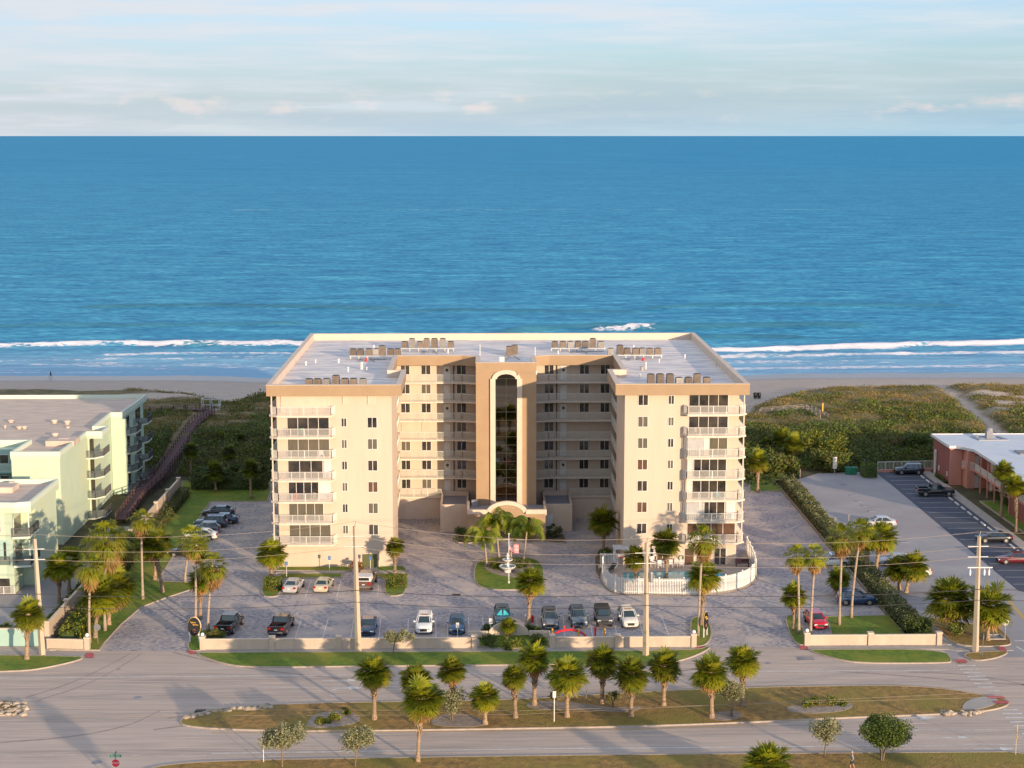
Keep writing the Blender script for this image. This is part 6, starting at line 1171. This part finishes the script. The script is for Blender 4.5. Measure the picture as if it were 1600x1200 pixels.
# utility poles and lines
POLES = []
for bxp, byp, tx, ty, lb in ((66, 1023, 54, 842, 'leftmost concrete utility pole in front of the green building'), (560, 1018, 554, 822, 'concrete utility pole in front of the left wing'), (1009, 1024, 1010, 848, 'concrete utility pole in front of the pool fence'), (1524, 1018, 1530, 838, 'concrete utility pole on the right corner island')):
    x, y = G(bxp, byp, .05); x1, z1 = YP(tx, ty, y); e_ = empty('utility_pole', lb, 'utility pole', (x, y, .05), 0, 'utility poles along the road'); z1 -= .05; MB().tube([(0, 0, 0), ((x1-x)*.5, 0, z1/2), (x1-x, 0, z1)], [.36, .28, .2], 4).build('pole', 'pole', e_)
    POLES.append((x, y, x1, z1)); r_ = bxp == 1524
    f_ = lambda z: (x1-x)*z/z1
    MB().bar((f_(z1), 0, z1), (f_(z1)+.15, 0, z1+.55), .06).build('top_bracket', 'metal', e_)
    for k, dz in enumerate((1.1, 2.25)):
        MB().bar((f_(z1-dz)-.15, -.1, z1-dz), (f_(z1-dz)+1.0*(1 if k else 1), -.1, z1-dz+.02), .08).build('insulator_arm', 'white', e_)
        MB().bar((f_(z1-dz)-1.2, -.1, z1-dz), (f_(z1-dz)-.1, -.1, z1-dz), .07).build('insulator_arm', 'white', e_)
    if r_:
        MB().bar((-1.3, -.2, z1-3.4), (1.4, -.2, z1-3.4), .11).build('cross_arm', 'white', e_)
        for a in (-1.0, .55, 1.05): MB().lathe([(.04, 0), (.1, .1), (.1, .55), (.04, .62), (.03, .8)], (a, -.2, z1-4.3), 8).build('cutout', 'globe', e_)
    if bxp == 560:
        MB().bar((0, -.3, 9.6-.0), (-.9, -.6, 9.5), .06).build('lamp_arm', 'metal', e_) if 0 else None
    if bxp == 1009: MB().lathe([(.2, 8.2), (.24, 8.3), (.24, 9.2), (.2, 9.3)], (.45, -.1, 0), 12).build('transformer', 'metal', e_)
def spans(hs, yoff, rad, m, sag, label, name='power_line'):
    xs_ = [-140]+[p[2] for p in POLES]+[150]; zz = [hs[0]]+hs+[hs[-1]]; ys_ = [POLES[0][1]+1]+[p[1]+yoff for p in POLES]+[POLES[-1][1]]; mb = MB()
    for k in range(len(xs_)-1):
        pts = [(xs_[k]+(xs_[k+1]-xs_[k])*t, ys_[k]+(ys_[k+1]-ys_[k])*t, zz[k]+(zz[k+1]-zz[k])*t-sag*4*t*(1-t)) for t in np.linspace(0, 1, 17)]; mb.tube(pts, rad, 5, cap=False)
    tag(mb.build(name, m), label, 'power line')
ZT = [p[3] for p in POLES]
spans([z+.5 for z in ZT], .15, .022, 'wire', .9, 'topmost thin power line over the parking court'); spans([z-1.05 for z in ZT], -.1, .022, 'wire', .9, 'second power line below the top one'); spans([z-2.2 for z in ZT], -.1, .022, 'wire', .8, 'third power line of the upper bundle')
spans([6.9, 7.0, 7.0, 7.1], -.3, .035, 'wired', .5, 'upper thick dark cable crossing the court'); spans([4.9+.6, 5.7, 5.7, 5.9], -.3, .03, 'wired', .5, 'lower thin dark cable before the parked cars')
for k, (z, a, b_) in enumerate(((2.2+7.6, 1158, 1094), (7.7, 1172, 1110))):
    p = G(-60, 1180); yv = 152+k*.6; z0_ = YP(0, a-12, yv)[1]; z1_ = YP(1600, b_-12, yv)[1]; x0_ = YP(0, 0, yv)[0]; x1_ = YP(1600, 0, yv)[0]; 
    tag(MB().tube([(x0_-20, yv, YP(0, 1104-k*14+14, yv)[1]), (x0_+(x1_-x0_)*.5, yv, YP(800, 1106-k*6+6, yv)[1]-.3), (x1_+20, yv, YP(1600, 1068+k*14, yv)[1])], .015, 4).build('power_line', 'orange' if 0 else 'wire'), ('upper' if k == 0 else 'lower')+' thin line over the median', 'power line')

# signs
def text(s, size, m, parent, loc_, rot=(R(90), 0, 0), ext=.01):
    cu = bpy.data.curves.new('lettering', 'FONT'); cu.body = s; cu.size = size; cu.align_x = 'CENTER'; cu.align_y = 'CENTER'; cu.extrude = ext; o = bpy.data.objects.new('tmp', cu); COL.objects.link(o)
    dg = bpy.context.evaluated_depsgraph_get(); me = bpy.data.meshes.new_from_object(o.evaluated_get(dg)); bpy.data.objects.remove(o); me.materials.clear(); me.materials.append(M[m]); t_ = link('lettering', me, parent, loc_); t_.rotation_euler = rot; return t_
def octo(r): return [(r*math.cos(R(22.5+45*k)), r*math.sin(R(22.5+45*k))) for k in range(8)]
def plate(mb, poly, y0, y1): n = len(poly); mb.add([(a, y0, b_) for a, b_ in poly]+[(a, y1, b_) for a, b_ in poly], [tuple(range(n)), tuple(range(n, 2*n))[::-1]]+[((k+1) % n, k, n+k, n+(k+1) % n) for k in range(n)]); return mb
def stop_sign(x, y, h, front, label, rz=0, blades=True):
    e_ = empty('stop_sign', label, 'road sign', (x, y, 0), rz); MB().box(-.035, .035, -.03, .03, -2 if h < 1 else 0, h+.9).build('post', 'metal', e_)
    bd = plate(MB(), octo(.40), -.05, -.04).build('sign_plate', 'white', e_); bd.location = (0, 0, h)
    if front: f2 = plate(MB(), octo(.36), -.058, -.052).build('sign_face', 'signr', e_); f2.location = (0, 0, h); text('STOP', .27, 'white', e_, (0, -.065, h))
    if blades: MB().box(-.5, .5, -.02, .02, h+.52, h+.74).build('street_name_blade', 'signg', e_); MB().box(-.02, .02, -.45, .45, h+.76, h+.96).build('street_name_blade', 'signg', e_); MB().box(-.38, .38, -.03, -.022, h+.59, h+.66).build('lettering', 'white', e_)
x, y = G(182, 1226); z_ = YP(181, 1192, y)[1]; stop_sign(x, y, z_, True, 'red STOP sign with green street name blades at the bottom left edge')
x, y = G(153, 1007); e_ = empty('road_sign', 'back of a grey octagonal sign on a post by the left driveway', 'road sign', (x, y, 0)); z_ = YP(152, 980, y)[1]; MB().box(-.04, .04, 0, .05, 0, z_+.3).build('post', 'metal', e_); q = plate(MB(), octo(.40), -.03, -.01).build('sign_plate', 'metal', e_); q.location = (0, 0, z_)
x, y = G(1570, 1000); z_ = YP(1571, 972, y)[1]; stop_sign(x, y, z_, False, 'back of the stop sign with a green street blade at the right corner')
x, y = G(1535, 1027); e_ = empty('road_sign', 'edge on road sign beside the right utility pole', 'road sign', (x, y, .1), R(60)); MB().box(-.03, .03, -.03, .03, 0, 2.2).build('post', 'metal', e_); plate(MB(), [(-.35, 0), (0, -.55), (.35, 0), (0, .55)], -.05, -.035).build('sign_plate', 'metal', e_).location = (0, 0, 2.1)
x, y = G(866, 1129); z_ = YP(866, 1086, y)[1]; e_ = empty('road_sign', 'small white sign on a white post in the median', 'road sign', (x, y, .1)); MB().box(-.04, .04, -.03, .03, 0, z_).build('post', 'white', e_); MB().box(-.16, .16, -.06, -.03, z_-.35, z_+.3).build('sign_plate', 'white', e_)
x, y = G(916, 1092); e_ = empty('road_sign', 'thin small sign post at the far edge of the median centre', 'road sign', (x, y, .1)); MB().box(-.03, .03, -.03, .03, 0, 1.1).build('post', 'metal', e_); MB().box(-.12, .12, -.05, -.03, .9, 1.3).build('sign_plate', 'metal', e_)
x, y = G(1587, 1181); e_ = empty('crossing_sign', 'yellow crossing sign seen edge on, at the right edge', 'road sign', (x, y, .1), R(65)); z_ = YP(1588, 1140, y)[1]; MB().box(-.03, .03, -.03, .03, 0, z_).build('post', 'pole', e_); plate(MB(), [(-.5, 0), (0, -.5), (.5, 0), (0, .5)], -.05, -.035).build('sign_plate', 'signy', e_).location = (0, 0, z_); MB().box(-.3, .3, -.05, -.035, z_-.95, z_-.6).build('arrow_plate', 'signy', e_)
x, y = G(123, 0) if 0 else G(412, 1192); tag(MB().box(x-.03, x+.03, y-.03, y+.03, 0, 1.7).build('marker_post', 'white'), 'thin white post under the two lobed silvery tree', 'post')
def oval_sign(bxp, byp, label, rz):
    x, y = G(bxp, byp, .1); e_ = empty('entrance_sign', label, 'sign', (x, y, .1), rz); el_ = [(.68*math.cos(t), 1.75+1.05*math.sin(t)) for t in np.linspace(0, 2*math.pi, 33)[:-1]]
    bd = plate(MB(), el_, -.09, .09).build('board', 'black', e_); ri = MB().tube([(.70*math.cos(t), 0, 1.75+1.07*math.sin(t)) for t in np.linspace(0, 2*math.pi, 33)], .035, 6).build('rim', 'gold', e_)
    for a in (-.5, .5): MB().box(a-.07, a+.07, -.05, .05, 0, 1.1).build('post', 'white', e_)
    MB().tube([(.76*math.cos(t), .0, 1.8+1.05*math.sin(t)) for t in np.linspace(-.2, 1.6, 12)]+[], .03, 6).build('bracket', 'white', e_)
    mb = MB()
    # two lines of flowing gold script (not legible in the photograph) and a round emblem
    for row, (z, a, b_, w) in enumerate(((2.28, -.38, .22, .05), (2.02, -.12, .46, .05))):
        pts = [(a+(b_-a)*t, -.105, z+.085*math.sin(t*24+row)*(1.2 if t < .25 else .7)-.05*t) for t in np.linspace(0, 1, 40)]; mb.tube(pts, .022, 5); mb.tube([(p[0]+.02*math.sin(k), p[1], p[2]) for k, p in enumerate(pts)][::4], .028, 5)
    mb.build('script_lettering', 'gold', e_); MB().tube([(.16*math.cos(t), -.105, 1.28+.17*math.sin(t)) for t in np.linspace(.5, 5.6, 16)], .03, 6).ball((0, -.1, 1.28), .05, 8, 6).build('emblem', mat('copper_emblem', (.45, .16, .12), .5), e_); return e_
oval_sign(304, 1003, 'black oval entrance sign with gold script by the left driveway', 0); oval_sign(1102, 994, 'black oval entrance sign seen at an angle by the right driveway', R(62))
for a, b_, lb in ((448, 902, 'left blue topped parking sign under the left wing'), (515, 893, 'second blue topped parking sign, on the lawn strip'), (579, 893, 'blue parking sign before the olive door')):
    x, y = G(a, b_, .1); e_ = empty('parking_sign', lb, 'sign', (x, y, .1), 0, 'blue parking signs'); MB().box(-.03, .03, -.02, .02, 0, 1.9).build('post', 'white', e_); MB().box(-.17, .17, -.04, -.02, 1.55, 2.05).build('sign_plate', mat('blue_sign', (.02, .14, .42), .5), e_); MB().tube([(.07*math.cos(t), -.045, 1.75+.07*math.sin(t)) for t in np.linspace(2.6, 6.6, 9)]+[], .012, 4).bar((-.02, -.045, 1.92), (0, -.045, 1.78), .025).build('wheelchair_symbol', 'white', e_)
x, y = G(1304, 742, .1); e_ = empty('notice_post', 'four stacked pale notice boards on a post by the sea grape', 'sign', (x, y, 0)); MB().box(-.05, .05, 0, .08, 0, 3.2).build('post', 'woodg', e_)
for k, z in enumerate((1.15, 1.65, 2.15, 2.65)): q = MB().box(-.32, .32, -.03, 0, z, z+.45).build('notice_board', 'white', e_); MB().box(-.2, .2, -.036, -.031, z+.28, z+.31).box(-.2, .2, -.036, -.031, z+.16, z+.19).build('lettering', 'rooflow', q)
for a, b_, h, lb in ((1305, 830, 2.0, 'thin post at the hedge in the light lot'), (1250, 752, 2.0, 'thin pale post at the start of the light lot'), (1326, 817, 1.3, 'left short sign at the hedge in the light lot')): x, y = G(a, b_); tag(MB().box(x-.05, x+.05, y-.05, y+.05, 0, h).build('post', 'woodg'), lb, 'post')
for k, a in enumerate((1325, 1334)): x, y = G(a, 741); e_ = empty('dumpster', ('left' if k == 0 else 'right')+' green bin by the beach access', 'bin', (x, y, 0), 0, 'green bins'); MB().add([(-.42, -.4, .05), (.42, -.4, .05), (.42, .4, .05), (-.42, .4, .05), (-.5, -.48, 1.15), (.5, -.48, 1.15), (.5, .48, 1.15), (-.5, .48, 1.15)], [(3, 2, 1, 0), (0, 1, 5, 4), (1, 2, 6, 5), (2, 3, 7, 6), (3, 0, 4, 7), (4, 5, 6, 7)]).build('bin_body', 'green', e_); MB().box(-.53, .53, -.5, .5, 1.15, 1.22).build('lid', 'green', e_)
for k, a in enumerate((1180, 1186)): x, y = G(a, 622, .9); e_ = empty('beach_bin', ('left' if k == 0 else 'right')+' dark barrel on the beach beside the condominium', 'bin', (x, y, .75), 0, 'beach bins'); MB().lathe([(.38, .3), (.42, 1.3), (.38, 1.3), (.3, 1.2)], n=12).build('barrel', 'black', e_); MB().box(-.3, .3, -.05, .05, 0, .3).build('stand', 'woodg', e_)
# fences
a, b_ = G(1371, 738), G(1457, 736); e_ = empty('metal_fence', 'white framed fence with green mesh at the end of the dark strip', 'fence', (a[0], a[1], 0)); n = 7; L_ = b_[0]-a[0]; mb = MB(); dy = b_[1]-a[1]
for k in range(n+1): mb.box(L_*k/n-.04, L_*k/n+.04, dy*k/n-.04, dy*k/n+.04, 0, 1.8)
mb.bar((0, 0, 1.75), (L_, dy, 1.75), .08).bar((0, 0, .4), (L_, dy, .4), .06).build('frame', 'white', e_); mb = MB()
for k in range(n*6): t = k/(n*6); mb.box(L_*t-.02, L_*t+.02, dy*t-.01, dy*t+.01, .4, 1.7)
mb.build('mesh', 'railg', e_); MB().bar((0, 0, .2), (L_, dy, .2), .25, .45).build('base_wall', 'pink', e_)
# wooden beach walkovers
def boardwalk(pts, w, z, label, m, rail=1.0, left=True):
    P_ = [Vector((*G(a, b_, zz), zz)) for (a, b_), zz in zip(pts, z)]; e_ = empty('boardwalk', label, 'boardwalk', (0, 0, 0)); dk = MB(); rl = MB(); po = MB()
    for p, q in zip(P_[:-1], P_[1:]):
        dk.bar(p, q, w, .12); d = (q-p); L_ = d.length; n_ = d.cross(Vector((0, 0, 1))).normalized()*w/2; k_ = max(1, int(L_/2.2))
        for s in (-1, 1):
            for hh in (rail, rail*.55): rl.bar(p+n_*s+Vector((0, 0, hh)), q+n_*s+Vector((0, 0, hh)), .13, .07)
            for k in range(k_+1): c = p+d*(k/k_)+n_*s; MB().bar(c+Vector((0, 0, -c.z-.3)), c+Vector((0, 0, rail)), .13).build('post', m, e_)
    dk.build('deck', m, e_); rl.build('railing', m, e_); return e_
boardwalk([(190, 812), (222, 768), (250, 742), (276, 705), (303, 663), (328, 642)], 1.7, (.6, .9, 1.5, 2.3, 3.1, 3.3), 'long dark red wooden boardwalk climbing to the dunes on the left', 'wood')
boardwalk([(328, 640), (290, 640), (215, 645)], 1.6, (3.2, 3.0, 2.8), 'dark wooden boardwalk branch running left along the dune', 'wood')
boardwalk([(1188, 646), (1225, 643), (1262, 641), (1288, 656)], 1.6, (2.0, 2.6, 2.8, 2.6), 'weathered grey wooden walkover in the dunes on the right', 'woodg')
boardwalk([(1330, 700), (1345, 730)], 1.4, (.9, .1), 'short shaded steps to the beach beside the dumpsters', 'rooflow')
x, y = G(330, 640, 2.7); e_ = empty('deck_gazebo', 'white open framed lookout at the boardwalk top', 'lookout', (x, y, 2.7)); mb = MB()
for a in (-1.7, 0, 1.7):
    for b_ in (-1, 1): MB().box(a-.06, a+.06, b_-.06, b_+.06, -2.2, 2.2).build('post', 'white', e_)
mb = MB()
for z in (.9, 2.2):
    for b_ in (-1, 1): mb.bar((-1.7, b_, z), (1.7, b_, z), .12)
    for a in (-1.7, 1.7): mb.bar((a, -1, z), (a, 1, z), .12)
mb.build('rails', 'white', e_); MB().box(-1.8, 1.8, -1.1, 1.1, -.05, .05).build('deck', 'woodg', e_)
x, y = G(1285, 652, 2); tag(MB().box(x-.12, x+.12, y-.12, y+.12, .5, 4.8).build('post', 'orange'), 'tall orange yellow post rising beside the sea grape', 'post')
for a, b_, lb in ((280, 622, 'thin marker post on the left dune crest'), (262, 632, 'short marker post by the sand patch')): x, y = G(a, b_, 1.8); tag(MB().box(x-.06, x+.06, y-.06, y+.06, .5, 3.4).build('post', 'woodg'), lb, 'post')
# rocks on the median tips: each a small stone of its own
r_ = random.Random(3); spots = []
for k in range(34): t = k/33; spots.append((292+130*t+r_.uniform(-2, 2), np.interp(292+130*t, [292, 340, 425], [1121, 1110, 1103])+r_.uniform(-1.5, 2.5)))
for k in range(30): spots.append((r_.uniform(0, 42), r_.uniform(1098, 1117)))
for k in range(22): spots.append((r_.uniform(1455, 1545), np.interp(k, [0, 21], [1117, 1112])+r_.uniform(-1.5, 1)))
spots = sorted(spots[:34])+sorted(spots[34:64])+sorted(spots[64:])
def ordw(n):
    if n < len(ORD): return ORD[n]
    return ['twenty', 'thirty'][(n+1)//10-2]+' '+ORD[(n+1) % 10-1] if (n+1) % 10 else 'thirtieth'
for k, (a, b_) in enumerate(spots):
    x, y = G(a, b_, .12); r0 = r_.uniform(.14, .36); mb = MB().ball((0, 0, 0), (r0*r_.uniform(.9, 1.5), r0, r0*.7), 7, 5); mb.v = [(v[0]*(1+r_.uniform(-.2, .2)), v[1]*(1+r_.uniform(-.2, .2)), v[2]*(1+r_.uniform(-.2, .2))) for v in mb.v]
    o = mb.build('rock', 'rock', loc=(x, y, .14)); where = 'along the left tip of the long median' if k < 34 else ('on the small left median' if k < 64 else 'along the right tip of the long median')
    tag(o, f'pale rock {where}, {ordw(k if k < 34 else k-34 if k < 64 else k-64)} from the left there', 'rock', 'pale rocks '+where)

# people
def person(x, y, z, h, rz, label, shirt, pants, stride=.35, hairm='hair', bare=False):
    """one continuous skinned body, clothes as children"""
    s = h/1.75; me = bpy.data.meshes.new('person'); J = [(0, 0, .95), (0, 0, 1.15), (0, 0, 1.40), (0, 0, 1.52), (0, .02, 1.62), (0, .02, 1.72),
        (-.10, 0, .90), (-.11, stride*.5, .50), (-.11, stride*.55-.05, .09), (-.11, stride*.55+.12, .04), (.10, 0, .90), (.11, -stride*.25, .50), (.11, -stride*.85, .14), (.11, -stride*.85+.10, .05),
        (-.19, 0, 1.40), (-.24, -.12, 1.15), (-.22, .02, .93), (-.21, .10, .88), (.19, 0, 1.40), (.24, .08, 1.14), (.22, .26, 1.05), (.21, .34, 1.07)]
    E_ = [(0, 1), (1, 2), (2, 3), (3, 4), (4, 5), (0, 6), (6, 7), (7, 8), (8, 9), (0, 10), (10, 11), (11, 12), (12, 13), (2, 14), (14, 15), (15, 16), (16, 17), (2, 18), (18, 19), (19, 20), (20, 21)]
    Rr = [.14, .125, .15, .055, .095, .08, .095, .065, .045, .04, .095, .065, .045, .04, .065, .045, .035, .035, .065, .045, .035, .035]
    me.from_pydata([tuple(c*s for c in v) for v in J], E_, []); o = bpy.data.objects.new('person', me); COL.objects.link(o); m = o.modifiers.new('skin', 'SKIN'); sb_ = o.modifiers.new('sub', 'SUBSURF'); sb_.levels = 1; sb_.render_levels = 1
    for v, q in zip(me.skin_vertices[0].data, Rr): v.radius = (q*s, q*s*.85)
    me.skin_vertices[0].data[0].use_root = True
    dg = bpy.context.evaluated_depsgraph_get(); m2 = bpy.data.meshes.new_from_object(o.evaluated_get(dg)); bpy.data.objects.remove(o); o = bpy.data.objects.new('person', m2); COL.objects.link(o); m2.materials.append(M['skin']); tag(o, label, 'person')
    for p in m2.polygons: p.use_smooth = True
    def grow(nm, sel, k, mm):
        idx = [p for p in m2.polygons if sel(p.center/s)]; use = sorted({i for p in idx for i in p.vertices}); mp_ = {a: b for b, a in enumerate(use)}
        if not idx: return
        mn = bpy.data.meshes.new(nm); mn.from_pydata([m2.vertices[i].co+m2.vertices[i].normal*k for i in use], [], [[mp_[i] for i in p.vertices] for p in idx]); mn.materials.append(M[mm]); link(nm, mn, o)
    grow('shirt', lambda c: .95 < c.z < 1.47 and abs(c.x) < (.21 if bare else .27), .014, shirt); grow('shorts', lambda c: .55 < c.z < .98 and abs(c.x) < .2, .018, pants); grow('hair', lambda c: c.z > 1.66 or (c.z > 1.6 and c.y < -.01), .012, hairm); grow('shoe', lambda c: c.z < .1, .012, 'cloth')
    o.location = (x, y, z); o.rotation_euler = (0, 0, rz); return o
x, y = G(1331, 1203, .1); person(x, y, .1, 1.75, R(75), 'white haired person in a grey top and dark shorts walking on the bottom verge', 'grey', 'cloth', .3)
x, y = G(79, 586, -.9); person(x, y, float(tz(x, y))+.02, 1.85, R(-80), 'distant dark dressed person walking at the water edge on the left', 'cloth', 'cloth', .4, 'black')
tag(MB().box(-58.2, -57.4, 198.3, 199.0, 0, 1.1).build('rubbish_bin', 'green'), 'dark green bin by the ground floor of the lower green wing', 'bin') if 0 else None
# palms of the same roadside row that stand just below the frame; their long shadows cross the road
for k, (x, y, h, sc) in enumerate(((12, 108, 7, .8), (33, 110, 6, .8), (58, 108, 7, .9), (-12, 106, 8, .9))):
    e_ = empty('cabbage_palm', f'cabbage palm on the near verge just below the picture, {ORD[[1, 2, 3, 0][k]]} from the left', 'palm tree', (x, y, .1), 0, 'palms on the near verge'); MB().tube([(0, 0, 0), (.1, 0, h/2), (0, 0, h)], [.28, .2, .24], 9).build('trunk', 'bark', e_); c = link('crown', CROWN['s'][k % 4], e_, (0, 0, h)); c.scale = (sc, sc, sc)

# patio furniture on the balconies
for k, (lv, x, y, m, lb) in enumerate(((1, 24.2, -.6, 'white', 'white patio chair on the second balcony from the ground, right wing'), (2, 27.2, -.6, 'shade', 'teal patio chair on the third balcony from the ground, right wing'), (3, 25.0, -.6, 'black', 'dark patio chair on the fourth balcony from the ground, right wing'), (5, 23.9, -.6, 'woodg', 'grey patio chair on the sixth balcony from the ground, right wing'), (0, 26.0, -.6, 'white', 'white patio chair on the lowest balcony, right wing'),
        (5, -26.4, -.6, 'green', 'green patio chair on the sixth balcony from the ground, left wing'), (5, -28.2, -.6, 'wood', 'brown patio chair on the sixth balcony from the ground, left wing'), (4, -24.0, -.6, 'white', 'white patio chair on the fifth balcony from the ground, left wing'), (2, -27.5, -.6, 'red', 'red patio chair on the third balcony from the ground, left wing'), (2, -25.2, -.6, 'woodg', 'grey patio chair on the third balcony from the ground, left wing'), (1, -26.0, -.6, 'tan', 'tan patio chair on the second balcony from the ground, left wing'))):
    chair(XC+x, OY+y, (k*1.3) % 6, lb, m); o = COL.objects[-1]; e_ = [q for q in COL.objects if q.get('label') == lb][0]; e_['group'] = 'patio chairs on the balconies'; e_.location.z = FL[lv]
